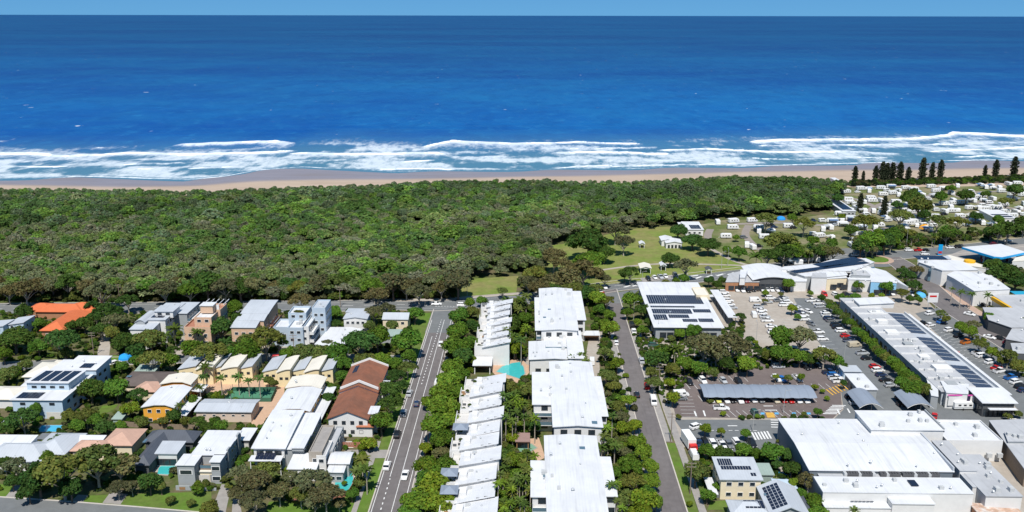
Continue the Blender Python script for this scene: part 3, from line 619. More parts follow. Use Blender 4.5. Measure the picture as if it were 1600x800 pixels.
TERRA = mat('roof_terracotta', (.60, .155, .06), .75, .10, .5, .25, lines=(0, .33, .16)); BROWNR = mat('roof_brown_tile', (.27, .11, .065), .8, .16, .6, .25, lines=(0, .33, .16), col2=(.21, .095, .06), mixscale=.2)
DKBROWN = mat('roof_dark_tile', (.13, .105, .095), .8, .16, .6, .25, lines=(0, .33, .14)); PINKR = mat('roof_pink_tile', (.52, .33, .25), .8, .12, .6, .25, lines=(0, .33, .14)); GREENR = mat('roof_green', (.30, .38, .34), .6, .1, .3, lines=(0, .76, .08))
CREAMR = mat('roof_cream', (.70, .66, .57), .65, .08, .2, .3, lines=(0, .76, .05)); REDDECK = mat('deck_red', (.38, .17, .11), .85, .15, 1)
GLASS = mat('window_glass', (.025, .035, .045), .12, .25, .3, .6); GLASSB = mat('glass_blue', (.10, .17, .22), .1, .1, .3, .6); FRAMEW = mat('frame_white', (.75, .75, .74), .6, .04); FRAMED = mat('frame_dark', (.06, .06, .065), .6, .04)
SOLAR = mat('solar_cells', (.014, .018, .036), .22, .15, .8, .6); METAL = mat('galvanised', (.52, .54, .55), .45, .1, 1, .4, metal=.3); POOL = mat('pool_water', (.05, .42, .42), .08, .10, .8, .5); POOLB = mat('pool_blue', (.04, .40, .62), .08, .1, .8, .5)
SAIL = mat('shade_cloth', (.235, .275, .335), .85, .08, .15, .2, lines=(0, 3.0, .08)); FENCEM = mat('fence_timber', (.25, .19, .14), .9, .2, 1.5); COLORB = mat('fence_steel', (.17, .18, .19), .6, .1)

_w = MB(); t = .065
for q in ((-.5, -.5 + t, 0, 1), (.5 - t, .5, 0, 1), (-.5 + t, .5 - t, 0, t), (-.5 + t, .5 - t, 1 - t, 1)): _w.box(q[0], q[1], -.07, .02, q[2], q[3])
WIN_FRAME = {k: _w.mesh('window', m) for k, m in (('w', FRAMEW), ('d', FRAMED))}
_p = MB(); _p.box(-.5 + t, .5 - t, -.03, -.01, t, 1 - t); WIN_PANE = _p.mesh('pane', GLASS)
_d = MB(); _d.box(-.5, .5, -.05, .02, 0, 1); DOOR = _d.mesh('door', mat('door_paint', (.30, .31, .32), .6, .08))
GDOOR = MB()
for i in range(5): GDOOR.box(-.5, .5, -.06, .01, i * .2 + .008, i * .2 + .192)
GDOOR = GDOOR.mesh('garage_door', mat('garage_door', (.62, .60, .56), .6, .06))
_a = MB(); _a.box(-.5, .5, -.4, .4, 0, .75); _a.prism([(.3 * math.cos(a), .3 * math.sin(a)) for a in np.linspace(0, 6.283, 11)[:-1]], .75, .82); AC = _a.mesh('air_conditioner', mat('ac_case', (.50, .51, .51), .6, .12))
AC_D = _a.mesh('air_conditioner', mat('ac_dark', (.10, .10, .105), .6, .2))
_v = MB(); _v.tube((0, 0, 0), (0, 0, .55), .16, .16, 8); _v.tube((0, 0, .55), (0, 0, .75), .3, .12, 8); VENT = _v.mesh('roof_vent', METAL)
_s = MB(); _s.box(-.5, .5, -.5, .5, 0, .18); SKYL = _s.mesh('skylight', GLASSB)

class Vol: pass
class Bld:
    """one building: an Empty at its base corner; parts are its children. Pixels are roof corners at a stated height."""
    def __init__(s, name, label, cat, nl, nr=None, h=3.0, rz=0.0, group=None):
        a = P(*nl, h)
        if rz == 'auto': b = P(*nr, h); rz = math.atan2(b.y - a.y, b.x - a.x)
        s.o = Vector((a.x, a.y, 0)); s.rz = rz; s.root = thing(name, label, cat, s.o, rz, group); s.M = Matrix.Rotation(-rz, 3, 'Z')
    def L(s, px, py, h): return s.M @ (P(px, py, h) - s.o)
    def foot_rect(s, x0, x1, y0, y1):
        inv = s.M.transposed(); foot([tuple((s.o + inv @ Vector((x, y, 0)))[:2]) for x, y in ((x0, y0), (x1, y0), (x1, y1), (x0, y1))])
    def part(s, name, mb, m, parent=None, smooth=False): return mb.build(name, m, parent or s.root, smooth)
    def vol(s, nl, nr, far, h, z0=0.0, wall=WHITE, roof=ROOFW, ax=None, prof=None, over=.35, thick=.22, parapet=0.0, name='wall', rname='roof', local=None):
        """box with a profiled roof. ax: axis the profile runs along ('x' or 'y'); prof: [(t, rise)]"""
        if local: x0, x1, y0, y1 = local
        else:
            a = s.L(*nl, h); b = s.L(*nr, h); f = s.L(far[0], far[1], h) if isinstance(far, tuple) else s.L((nl[0] + nr[0]) / 2, far, h)
            x0, x1, y0, y1 = a.x, b.x, (a.y + b.y) / 2, f.y
        v = Vol(); v.x0, v.x1, v.y0, v.y1, v.h, v.z0, v.b = x0, x1, y0, y1, h, z0, s
        if z0 < 1: s.foot_rect(x0, x1, y0, y1)
        if prof is None: prof = [(0, 0), (1, 0)]; ax = 'x'
        v.prof, v.ax = prof, ax
        mb = MB(); n = len(prof)
        hh = h - (parapet if parapet else .0)
        if ax == 'x': sec = [(x0 + t * (x1 - x0), hh + z) for t, z in prof]; pt = lambda u, w, z: (u, w, z); w0, w1, u0, u1 = y0, y1, x0, x1
        else: sec = [(y0 + t * (y1 - y0), hh + z) for t, z in prof]; pt = lambda u, w, z: (w, u, z); w0, w1, u0, u1 = x0, x1, y0, y1
        ring = [(u0, z0)] + [(u1, z0)] + [(u, z - .02) for u, z in sec[::-1]]; k = len(ring)
        va = [pt(u, w0, z) for u, z in ring] + [pt(u, w1, z) for u, z in ring]
        fs = [list(range(k)), list(range(k, 2 * k))[::-1]] + [(i, i + k, (i + 1) % k + k, (i + 1) % k) for i in range(k)]
        if ax == 'y': fs = [f_[::-1] for f_ in fs]
        mb.add(va, fs); v.wall = s.part(name, mb, wall)
        rb = MB()
        if parapet:
            p_ = .22; rb.box(x0 + p_, x1 - p_, y0 + p_, y1 - p_, hh, hh + .06); v.roof = s.part(rname, rb, roof)
            pb = MB(); pb.box(x0, x1, y0, y0 + p_, hh - .02, h); pb.box(x0, x1, y1 - p_, y1, hh - .02, h); pb.box(x0, x0 + p_, y0 + p_, y1 - p_, hh - .02, h); pb.box(x1 - p_, x1, y0 + p_, y1 - p_, hh - .02, h)
            s.part('parapet', pb, wall); v.top = hh + .06
        else:
            (ua, za), (ub, zb) = sec[0], sec[1]; sl = (zb - za) / max(.01, ub - ua); (uc, zc), (ud, zd) = sec[-2], sec[-1]; sr = (zd - zc) / max(.01, ud - uc)
            e = [(ua - over, za - sl * over)] + sec[1:-1] + [(ud + over, zd + sr * over)] if n > 2 else [(ua - over, za - sl * over), (ud + over, zd + sr * over)]
            k = len(e); vv = []
            for w_ in (w0 - over, w1 + over): vv += [pt(u, w_, z) for u, z in e] + [pt(u, w_, z + thick) for u, z in e]
            ff = []
            for i in range(k - 1):
                ff += [(i, i + 1, 2 * k + i + 1, 2 * k + i), (k + i, 3 * k + i, 3 * k + i + 1, k + i + 1), (i, k + i, k + i + 1, i + 1), (2 * k + i, 2 * k + i + 1, 3 * k + i + 1, 3 * k + i)]
            ff += [(0, 2 * k, 3 * k, k), (k - 1, 2 * k - 1, 4 * k - 1, 3 * k - 1)]
            if ax == 'y': ff = [f_[::-1] for f_ in ff]
            rb.add(vv, [list(f_)[::-1] for f_ in ff]); v.roof = s.part(rname, rb, roof); v.top = h + thick
        return v
    def hip(s, nl, nr, far, h, rise=1.6, z0=0.0, wall=WHITE, roof=BROWNR, over=.6, local=None, wallname='wall'):
        if local: x0, x1, y0, y1 = local
        else:
            a = s.L(*nl, h); b = s.L(*nr, h); f = s.L((nl[0] + nr[0]) / 2, far, h) if not isinstance(far, tuple) else s.L(*far, h); x0, x1, y0, y1 = a.x + over, b.x - over, (a.y + b.y) / 2 + over, f.y - over
        v = Vol(); v.x0, v.x1, v.y0, v.y1, v.h, v.z0, v.b, v.top = x0, x1, y0, y1, h, z0, s, h
        s.foot_rect(x0, x1, y0, y1); mb = MB(); mb.box(x0, x1, y0, y1, z0, h); v.wall = s.part(wallname, mb, wall)
        x0 -= over; x1 += over; y0 -= over; y1 += over; w_ = min(x1 - x0, y1 - y0) / 2 * .98
        if x1 - x0 >= y1 - y0: r0, r1 = (x0 + w_, (y0 + y1) / 2), (x1 - w_, (y0 + y1) / 2)
        else: r0, r1 = ((x0 + x1) / 2, y0 + w_), ((x0 + x1) / 2, y1 - w_)
        V = [(x0, y0, h), (x1, y0, h), (x1, y1, h), (x0, y1, h)] + [(x, y, h + .2) for x, y in ((x0, y0), (x1, y0), (x1, y1), (x0, y1))] + [(*r0, h + rise), (*r1, h + rise)]
        F = [(3, 2, 1, 0), (0, 1, 5, 4), (1, 2, 6, 5), (2, 3, 7, 6), (3, 0, 4, 7)]
        F += [(4, 5, 9, 8), (5, 6, 9), (6, 7, 8, 9), (7, 4, 8)] if x1 - x0 >= y1 - y0 else [(4, 5, 8), (5, 6, 9, 8), (6, 7, 9), (7, 4, 8, 9)]
        rb = MB(); rb.add(V, F); v.roof = s.part('roof', rb, roof); return v
    def poly(s, px, h, z0=0.0, wall=WHITE, roof=ROOFW, parapet=0.0, edge=.25, name='wall', rname='roof'):
        """flat-roofed block with any outline; px = roof corners, listed anticlockwise seen from above"""
        pts = [s.L(x, y, h) for x, y in px]; ar = sum(pts[i].x * pts[(i + 1) % len(pts)].y - pts[(i + 1) % len(pts)].x * pts[i].y for i in range(len(pts)))
        if ar < 0: pts = pts[::-1]
        v = Vol(); v.pts, v.h, v.z0, v.b = pts, h, z0, s; v.x0 = min(p.x for p in pts); v.x1 = max(p.x for p in pts); v.y0 = min(p.y for p in pts); v.y1 = max(p.y for p in pts)
        if z0 < 1:
            inv = s.M.transposed(); foot([tuple((s.o + inv @ Vector((p.x, p.y, 0)))[:2]) for p in pts])
        mb = MB(); mb.prism([(p.x, p.y) for p in pts], z0, h); v.wall = s.part(name, mb, wall)
        c = sum(pts, Vector()) / len(pts); ex = [(c.x + (p.x - c.x) * (1 + edge / max(3, (p - c).length)), c.y + (p.y - c.y) * (1 + edge / max(3, (p - c).length))) for p in pts]
        rb = MB(); rb.prism(ex, h + .004, h + .2); v.roof = s.part(rname, rb, roof); v.top = h + .2; return v
    def win(s, v, face, cols, rows, w=1.5, hh=1.2, fr='w', sill=1.0, storey=3.0, z=None, u0=.06, u1=.94, door=False):
        """rows x cols of windows on a face ('f','b','l','r'); each window is a frame with its own pane"""
        if face in 'fb': a, b = (v.x0, v.x1); yy = v.y0 if face == 'f' else v.y1
        else: a, b = (v.y0, v.y1); xx = v.x0 if face == 'l' else v.x1
        for r in range(rows):
            zz = (v.z0 if z is None else z) + sill + r * storey
            for c in range(cols):
                t_ = u0 + (u1 - u0) * (c + .5) / cols; u = a + (b - a) * t_
                loc, rot = {'f': ((u, v.y0 - .02, zz), 0), 'b': ((u, v.y1 + .02, zz), math.pi), 'l': ((v.x0 - .02, u, zz), -math.pi / 2), 'r': ((v.x1 + .02, u, zz), math.pi / 2)}[face]
                k = link('window', WIN_FRAME[fr], s.root, loc, (0, 0, rot), (w, 1, hh)); link('pane', WIN_PANE, k)
    def at(s, mesh, name, x, y, z, scl=(1, 1, 1), rot=0): return link(name, mesh, s.root, (x, y, z), (0, 0, rot), scl)
    def vents(s, v, n, kinds=(VENT,), z=None):
        for i in range(n):
            me = random.choice(kinds); sc = random.uniform(.9, 1.6)
            s.at(me, me.name.split('.')[0], random.uniform(v.x0 + 1.2, v.x1 - 1.2), random.uniform(v.y0 + 1.2, v.y1 - 1.2), (v.top if z is None else z) - .02, (sc, sc, sc), random.choice([0, 1.57]))
    def solar(s, x0, x1, y0, y1, z, nx, ny, slope=0.0, gap=.06, single=False, sx=0.0, m=None):
        """panels over a rectangle; slope dz/dy, sx dz/dx. single: every panel its own part"""
        dx, dy = (x1 - x0) / nx, (y1 - y0) / ny; mb = MB()
        Z = lambda x, y: z + slope * (y - y0) + sx * (x - x0)
        for i in range(nx):
            for j in range(ny):
                a, b, c, d = x0 + i * dx + gap, x0 + (i + 1) * dx - gap, y0 + j * dy + gap, y0 + (j + 1) * dy - gap
                q = [(a, c), (b, c), (b, d), (a, d)]; m_ = MB() if single else mb
                m_.add([(x, y, Z(x, y) + .06) for x, y in q] + [(x, y, Z(x, y) + .12) for x, y in q], [(3, 2, 1, 0), (4, 5, 6, 7), (0, 1, 5, 4), (1, 2, 6, 5), (2, 3, 7, 6), (3, 0, 4, 7)])
                if single: s.part('solar_panel', m_, SOLAR)
        if not single: tag(s.part('solar_array', mb, m or SOLAR), None, None, None, 'stuff')
    def balcony(s, x0, x1, y0, y1, z, rail=GLASSB, slab=WHITE):
        mb = MB(); mb.box(x0, x1, y0, y1, z - .2, z); b = s.part('balcony', mb, slab); rb = MB(); rb.box(x0 + .05, x1 - .05, y0 + .03, y0 + .1, z, z + 1.0); rb.box(x0 + .03, x0 + .1, y0 + .1, y1, z, z + 1.0); rb.box(x1 - .1, x1 - .03, y0 + .1, y1, z, z + 1.0); s.part('railing', rb, rail, b)
G = lambda r: [(0, 0), (.5, r), (1, 0)]              # gable
def S(r): return [(0, 0), (1, r)]                    # skillion
def ARC(r, n=8): return [(i / n, r * (1 - (2 * i / n - 1) ** 2)) for i in range(n + 1)]
def HARC(r, n=7): return [(i / n, r * math.sin(i / n * math.pi / 2)) for i in range(n + 1)]
# ================================================================== houses of the residential block
def pool(name, label, px, m, rim=.5, z=.10, cat='pool'):
    pts = [P(x, y) for x, y in px]; c = sum(pts, Vector()) / len(pts); r_ = thing(name, label, cat, (c.x, c.y, 0))
    q = [(p.x - c.x, p.y - c.y) for p in pts]; ar = sum(q[i][0] * q[(i + 1) % len(q)][1] - q[(i + 1) % len(q)][0] * q[i][1] for i in range(len(q)))
    if ar < 0: q = q[::-1]
    ex = [(x * (1 + rim / max(1, math.hypot(x, y))), y * (1 + rim / max(1, math.hypot(x, y)))) for x, y in q]
    a = MB(); a.prism(ex, 0, z); a.build('coping', CONC, r_); b = MB(); b.prism(q, 0, z + .03); b.build('water', m, r_); foot([(x + c.x, y + c.y) for x, y in ex]); return r_

# long orange-tiled house by the coast road
b = Bld('orange_tiled_house', 'low brick house under sprawling bright orange hipped tile roofs', 'house', (62, 490), h=3.2)
b.hip((52, 488), (128, 488), 476, 3.2, 2.2, wall=BRICK, roof=TERRA); b.hip((100, 486), (148, 486), 474, 3.3, 2.3, wall=BRICK, roof=TERRA); b.hip((40, 485), (78, 485), 475, 3.25, 2.0, wall=BRICK, roof=TERRA)
v = b.hip((60, 518), (101, 517), 486, 3.35, 2.4, wall=BRICK, roof=TERRA); b.win(v, 'f', 2, 1, 1.8)
b = Bld('beach_cottage', 'small pale blue cottage with grey skillion roof among trees by the orange-roofed house', 'house', (11, 508), h=5)
v = b.vol((11, 508), (37, 508), 497, 5, wall=BLUEW, roof=ROOFG, ax='x', prof=S(1.0)); b.win(v, 'f', 2, 1, 1.2, z=2.6); b.win(v, 'r', 2, 1, 1.0, z=2.6)
b = Bld('beach_cottage', 'pale cottage with blue grey roof just beside the small pale blue cottage', 'house', (-22, 513), h=5)
v = b.vol((-22, 512), (5, 512), 502, 5, wall=BLUEW, roof=ROOFG, ax='x', prof=S(.6)); b.win(v, 'f', 2, 1, 1.2, z=2.6)
# white and grey apartments with curved eaves
b = Bld('apartment_block', 'white and grey apartment block with glass balconies and rooftop lift boxes', 'apartment block', (203, 515), h=8)
v = b.vol((203, 515), (238, 515), 490, 8, wall=WHITE, roof=ROOFG, ax='y', prof=HARC(.6)); b.win(v, 'f', 3, 2, 2.4, 1.9, sill=.6); b.win(v, 'r', 5, 2, 1.8, 1.6); b.balcony(v.x0, v.x1, v.y0 - 1.6, v.y0, 5.2)
v2 = b.vol((228, 500), (258, 500), 474, 9.5, wall=WHITE, roof=ROOFG); b.win(v2, 'r', 7, 3, 1.8, 1.5); b.solar(v2.x0 + 1, v2.x0 + 6, v2.y0 + 2, v2.y0 + 6, v2.top, 5, 2)
v3 = b.vol((212, 503), (226, 503), 489, 9.5, 7, wall=GREYW, roof=ROOFG, ax='x', prof=ARC(.8)); v4 = b.vol((241, 487), (270, 487), 478, 11.5, 9.0, wall=WHITE, roof=ROOFG); b.win(v4, 'f', 2, 1, 2)
v5 = b.vol((264, 490), (292, 490), 473, 9.2, wall=GREYW, roof=ROOFG); b.win(v5, 'r', 4, 3, 1.6); [b.balcony(v5.x1, v5.x1 + 2.2, v5.y0, v5.y1 - 1, z) for z in (3, 6)]
b.vents(v2, 4)
# peach brick flats with red terraces
b = Bld('brick_flats', 'narrow peach brick flats with stepped red-tiled roof terraces', 'apartment block', (287, 511), h=8)
v = b.vol((287, 511), (329, 511), 497, 8, wall=PEACHW, roof=REDDECK, parapet=.8); b.win(v, 'f', 3, 2, 1.4, 1.3); b.win(v, 'r', 3, 2, 1.4); b.win(v, 'l', 2, 2, 1.2)
v2 = b.vol((303, 496), (330, 496), 481, 11, wall=PEACHW, roof=ROOFW, parapet=.5); b.win(v2, 'f', 2, 1, 1.6, z=8); v3 = b.vol((313, 484), (344, 484), 474, 11.5, wall=PEACHW, roof=REDDECK, parapet=.9); v4 = b.vol((313, 478), (332, 478), 473, 14, 11, wall=PEACHW, roof=ROOFW); b.win(v3, 'r', 4, 3, 1.4)
mb = MB(); [mb.box(v3.x0 + 1 + i * 2.0, v3.x0 + 1.2 + i * 2.0, v3.y0 + .4, v3.y1 - .4, 13.4, 13.6) for i in range(5)]; mb.box(v3.x0 + .5, v3.x1 - .5, v3.y0 + .4, v3.y0 + .6, 11.4, 13.4); b.part('pergola', mb, FRAMEW)
# tan flats with pale curved roofs
b = Bld('tan_flats', 'tan flats in three stepped blocks with pale blue grey rounded roofs', 'apartment block', (361, 512), h=7)
for (x0, x1, yn, yf, h) in ((361, 399, 512, 499, 7), (374, 412, 501, 489, 8), (377, 419, 490, 473, 9)):
    v = b.vol((x0, yn), (x1, yn), yf, h, wall=PEACHW, roof=ROOFG, ax='y', prof=HARC(1.0)); b.win(v, 'f', 3, 2, 1.5); b.win(v, 'r', 3, 2, 1.5)
    b.balcony(v.x1, v.x1 + 1.6, v.y0 + .5, v.y1 - .5, 3.2, rail=REDDECK)
# blue-grey stepped apartments
b = Bld('apartment_tower', 'blue grey apartment building stepping up with open balconies along its side', 'apartment block', (427, 512), h=8)
v = b.vol((427, 511), (450, 511), 498, 8, wall=BLUEG, roof=ROOFW, parapet=.7); b.win(v, 'f', 2, 2, 1.6)
v = b.vol((449, 512), (473, 512), 490, 9.5, wall=BLUEG, roof=ROOFW, parapet=.8); b.win(v, 'f', 2, 3, 1.5); b.vents(v, 3, (AC,))
v = b.vol((470, 510), (482, 510), 484, 9.5, wall=WHITE, roof=ROOFW, parapet=.8); b.win(v, 'f', 1, 3, 1.1); b.win(v, 'r', 6, 3, 2.2, 1.8, 'd'); [b.balcony(v.x1, v.x1 + 1.7, v.y0 + .5, v.y1, z, rail=WHITE) for z in (3, 6.1)]
v = b.vol((450, 489), (478, 489), 478, 12, wall=BLUEG, roof=ROOFW, parapet=.8); b.win(v, 'f', 2, 1, 1.6, z=9); b.at(CROWN['bush'][0], 'roof_plant', (v.x0 + v.x1) / 2, v.y0 + 3, 11.4, (2.2, 1.4, .9)).color = (.12, .13, .03, 1)
v = b.vol((487, 481), (508, 481), 468, 13.5, wall=BLUEG, roof=ROOFG, parapet=.5); b.win(v, 'f', 2, 4, 1.4); b.win(v, 'r', 5, 4, 1.5); b.vents(v, 2, (AC, VENT))
# houses by the coast road corner
b = Bld('white_house', 'two-storey white house with grey gabled roof behind a large white flat roof', 'house', (537, 499), h=6)
v = b.vol((537, 499), (573, 499), 488, 6, roof=ROOFG, ax='x', prof=[(0, .2), (.5, .9), (1, .2)]); b.win(v, 'f', 4, 2, 1.3); b.win(v, 'r', 3, 2, 1.2); v2 = b.vol((541, 488), (571, 488), 481, 6.6, roof=ROOFG, ax='y', prof=S(-.5)); b.vents(v, 1)
b = Bld('weatherboard_cottage', 'small cream weatherboard cottage with grey gable roof beside a lawn', 'house', (598, 499), h=4.6)
v = b.vol((598, 499), (637, 499), 489, 4.6, wall=CREAM, roof=ROOFG, ax='y', prof=G(1.4)); b.win(v, 'f', 3, 1, 1.4, z=1.4); b.win(v, 'r', 2, 1, 1.1, z=1.4)
b = Bld('flat_roofed_house', 'low house under one broad plain white flat roof', 'house', (492, 538), h=3.4)
v = b.poly([(492, 538), (540, 544), (566, 515), (548, 512), (516, 512)], 3.4); b.win(v, 'f', 3, 1, 1.5, z=.2); b.vents(v, 3)
b = Bld('carport', 'low grey green metal carport roof beside the weatherboard cottage', 'carport', (588, 527), h=2.8)
b.vol((588, 526), (624, 526), 517, 2.8, wall=GREYW, roof=GREENR, ax='y', prof=S(.4))

# blue-grey house with four solar arrays
b = Bld('solar_house', 'large pale blue house with four solar arrays on its white upper roof', 'house', (18, 625), h=6.4)
v = b.vol((18, 625), (97, 625), 563, 6.4, wall=BLUEW, roof=ROOFW, over=.5); b.win(v, 'f', 3, 1, 1.7, .9, 'd', z=3.6); b.win(v, 'r', 8, 2, 1.6, 1.0, 'd'); g = b.at(GDOOR, 'garage_door', v.x1 - 3.2, v.y0 - .02, 0, (4.6, 1, 2.3))
L1 = b.L(22, 622, 6.6); L2 = b.L(52, 613, 6.6); b.solar(v.x0 + .8, v.x0 + 8.2, v.y0 + .6, v.y0 + 5.2, v.top, 6, 3)
u = b.vol((41, 598), (107, 598), 577, 9.2, 6.4, wall=BLUEW, roof=ROOFW, ax='y', prof=S(-.5), over=.5); b.win(u, 'f', 4, 1, 1.6, .8, 'd', z=6.3); sl = -.5 / (u.y1 - u.y0)
for i in range(4): x = u.x0 + .9 + i * (u.x1 - u.x0 - 1) / 4; b.solar(x, x + 2.7, u.y0 + .8, u.y1 - .8, u.top + sl, 3, 4, slope=sl, single=True)
r_ = b.vol((98, 578), (150, 578), 558, 8.2, 6.4, wall=BLUEW, roof=ROOFWY, ax='y', prof=S(.3)); b.solar(r_.x0 + 5, r_.x0 + 9, r_.y0 + 1, r_.y0 + 5, r_.top + .1, 4, 3); b.vents(r_, 3)
b = Bld('white_hip_house', 'cream hip-roofed house behind the pale blue solar house', 'house', (34, 592), h=3.2); b.hip((33, 590), (88, 590), 566, 3.2, 2.0, roof=CREAMR); b.hip((70, 577), (100, 577), 563, 3.2, 1.4, roof=CREAMR)
b = Bld('white_low_house', 'low white-roofed house at the foot of the pale blue solar house', 'house', (-30, 622), h=3.2); v = b.hip((-30, 625), (26, 625), 604, 3.2, 1.8, roof=CREAMR); b.vol((22, 614), (38, 614), 602, 3.0, roof=ROOFW, ax='y', prof=S(.4))
b = Bld('dark_tiled_house', 'dark brown tiled hip-roof house between the solar house and orange villas', 'house', (180, 611), h=3.4)
v = b.hip((182, 604), (256, 604), 581, 3.4, 2.0, wall=CREAM, roof=DKBROWN); v = b.hip((205, 613), (243, 613), 596, 3.4, 1.7, wall=CREAM, roof=PINKR); b.at(SKYL, 'skylight', *b.L(202, 588, 4.6)[:2], 4.55, (1.6, 1.2, .8))
mb = MB(); q = b.L(190, 597, 4.4); mb.box(q.x - 2, q.x + 2, q.y - 2, q.y + 1, 4.5, 4.6); b.part('solar_array', mb, SOLAR)
b = Bld('garden_shed', 'green grey metal shed roof behind the dark brown tiled house', 'shed', (210, 582), h=3); b.vol((210, 582), (240, 582), 573, 3, wall=GREYW, roof=GREENR, ax='y', prof=S(.4))

# the orange and cream villas round the palm court
def villa(label, x0, x1, yn, yf, h, wallm, roofm, side=True, prof=None, deck=True, ncol=3):
    b = Bld('villa', label, 'villa', (x0, yn), h=h, group='villas round the palm court'); v = b.vol((x0, yn), (x1, yn), yf, h, wall=wallm, roof=roofm, ax='x', prof=prof or [(0, 0), (.4, .75), (.75, .8), (1, 0)], over=.5)
    b.win(v, 'f', ncol, 2 if h > 5 else 1, 1.3); b.win(v, 'r', 4, 1, 1.6, 1.6, z=3 if h > 5 else .3)
    if deck:
        d = b.vol(None, None, None, 3.2, 2.7, wall=TIMBER, roof=ROOFW, local=(v.x1 + .1, v.x1 + 3.2, v.y0 + 1.0, v.y1 - .5), name='deck_screen', ax='x', prof=S(-.5)); mb = MB(); [mb.box(v.x1 + 3.0, v.x1 + 3.15, v.y0 + 1 + i * 1.3, v.y0 + 1.15 + i * 1.3, 0, 2.75) for i in range(int((v.y1 - v.y0 - 1.5) / 1.3))]; b.part('timber_posts', mb, TIMBER)
    b.vents(v, 1, z=v.top + .5); return b, v
villa('villa with bright orange wall and white rounded roof above a garden tree', 223, 271, 636, 606, 6.0, ORANGE, ROOFW)
villa('orange villa with cream-white roof tucked behind the bright orange one', 252, 297, 600, 587, 6.0, ORANGE, CREAMR)
villa('orange villa with wide white roof and slatted timber side, next to brown-tiled house', 429, 483, 642, 609, 6.0, ORANGE, ROOFW)
villa('orange villa with cream-white roof and timber screen behind the wide white one', 448, 500, 606, 590, 6.0, ORANGE, CREAMR)
def villa_row(label, xs, yn, yf):
    b = Bld('villa_row', label, 'villa', (xs[0], yn), h=4.6, group='villas round the palm court')
    for i in range(len(xs) - 1):
        if i % 2 == 0: v = b.vol((xs[i], yn), (xs[i + 1], yn), yf, 4.6, wall=YELLOWW, roof=ROOFG, ax='x', prof=S(1.2), over=.3)
        else: v = b.vol((xs[i], yn + 1), (xs[i + 1], yn + 1), yf + 1, 5.4, wall=YELLOWW, roof=CREAMR, ax='x', prof=HARC(1.2)[::1], over=.4)
        b.win(v, 'f', 2, 1, 1.1, .9, 'd', z=1.7)
    b.win(v, 'r', 3, 1, 1.2, z=1.5); return b
villa_row('cream villa row with peaked roofs beside the tall palm', [279, 306, 332, 345, 371, 394], 577, 558)
villa_row('cream villa row with peaked roofs in front of the red car', [411, 433, 453, 476, 498, 520], 581, 560)
b = Bld('beige_house', 'long beige house with pale grey roof below the tennis court', 'house', (306, 644), h=3.6); v = b.vol((306, 643), (392, 643), 625, 3.6, wall=mat('wall_pinkbeige', (.62, .50, .41), .85, .06), roof=ROOFG, ax='y', prof=G(.7), over=.5); b.win(v, 'f', 5, 1, 1.0, .6, z=1.0); b.win(v, 'r', 2, 1, 1.6); b.vents(v, 3)
# tennis court fence
a0 = P(352, 628); rt = thing('court_fence', 'green mesh fence round the tennis court', 'fence', a0); pts = [P(352, 628), P(424, 628), P(432, 611), P(364, 611)]
for i in range(4):
    p, q = pts[i] - a0, pts[(i + 1) % 4] - a0; n = 5; d = (q - p); e = Vector((-d.y, d.x, 0)).normalized() * .02; m_ = MB(); m_.prism([((p - e).x, (p - e).y), ((q - e).x, (q - e).y), ((q + e).x, (q + e).y), ((p + e).x, (p + e).y)], 0, 1.5); m_.build('mesh_panel', mat('fence_green', (.05, .14, .09), .8), rt)
    for k in range(n): w_ = p + d * k / n; MB().tube((w_.x, w_.y, 0), (w_.x, w_.y, 2.6), .06).build('post', FRAMED, rt)

# brown-tiled pair with white parapet gables
b = Bld('brown_tiled_house', 'long white house with brown tiled gable roof and white parapet gables', 'house', (511, 655), h=6.0)
v = b.vol((513, 654), (574, 654), 613, 6.0, roof=BROWNR, ax='x', prof=G(2.4), over=.5); b.win(v, 'f', 4, 2, 1.2, 1.2, 'd'); b.win(v, 'r', 4, 2, 1.4); L_ = v.x1 - v.x0; sx = 2.4 / (L_ / 2); b.solar(v.x0 + .6, v.x0 + 5.2, v.y0 + .6, v.y0 + 5.0, 6.3, 4, 3, sx=sx)
v2 = b.vol((530, 613), (590, 613), 573, 6.6, roof=BROWNR, ax='x', prof=G(2.4), over=.3); b.win(v2, 'r', 4, 2, 1.4); b.solar(v2.x0 + 1.5, v2.x0 + 3.2, v2.y1 - 8, v2.y1 - 2, 7.4, 2, 5, sx=sx)
for vv in (v, v2):
    mb = MB(); x0, x1, xm = vv.x0 - .3, vv.x1 + .3, (vv.x0 + vv.x1) / 2; vv.h += 1.1 if vv is v else 0; yy = v.y1 - .2 if vv is v else v2.y1; mb.add([(x0, yy, vv.h - .1), (xm, yy, vv.h + 2.5), (x1, yy, vv.h - .1), (x1, yy, vv.h + .7), (xm, yy, vv.h + 3.3), (x0, yy, vv.h + .7)] + [(x0, yy + .4, vv.h - .1), (xm, yy + .4, vv.h + 2.5), (x1, yy + .4, vv.h - .1), (x1, yy + .4, vv.h + .7), (xm, yy + .4, vv.h + 3.3), (x0, yy + .4, vv.h + .7)],
        [(0, 1, 4, 5), (1, 2, 3, 4), (6, 11, 10, 7), (7, 10, 9, 8), (5, 4, 10, 11), (4, 3, 9, 10), (0, 6, 7, 1), (1, 7, 8, 2), (0, 5, 11, 6), (2, 8, 9, 3)]); b.part('parapet_gable', mb, WHITE)
for yy in (v.y0 + 3, v2.y0 + 5): b.vol(None, None, None, 6.2, 0, roof=ROOFW, local=(v.x1, v.x1 + 2.4, yy, yy + 5), name='stair_wall', rname='stair_roof')
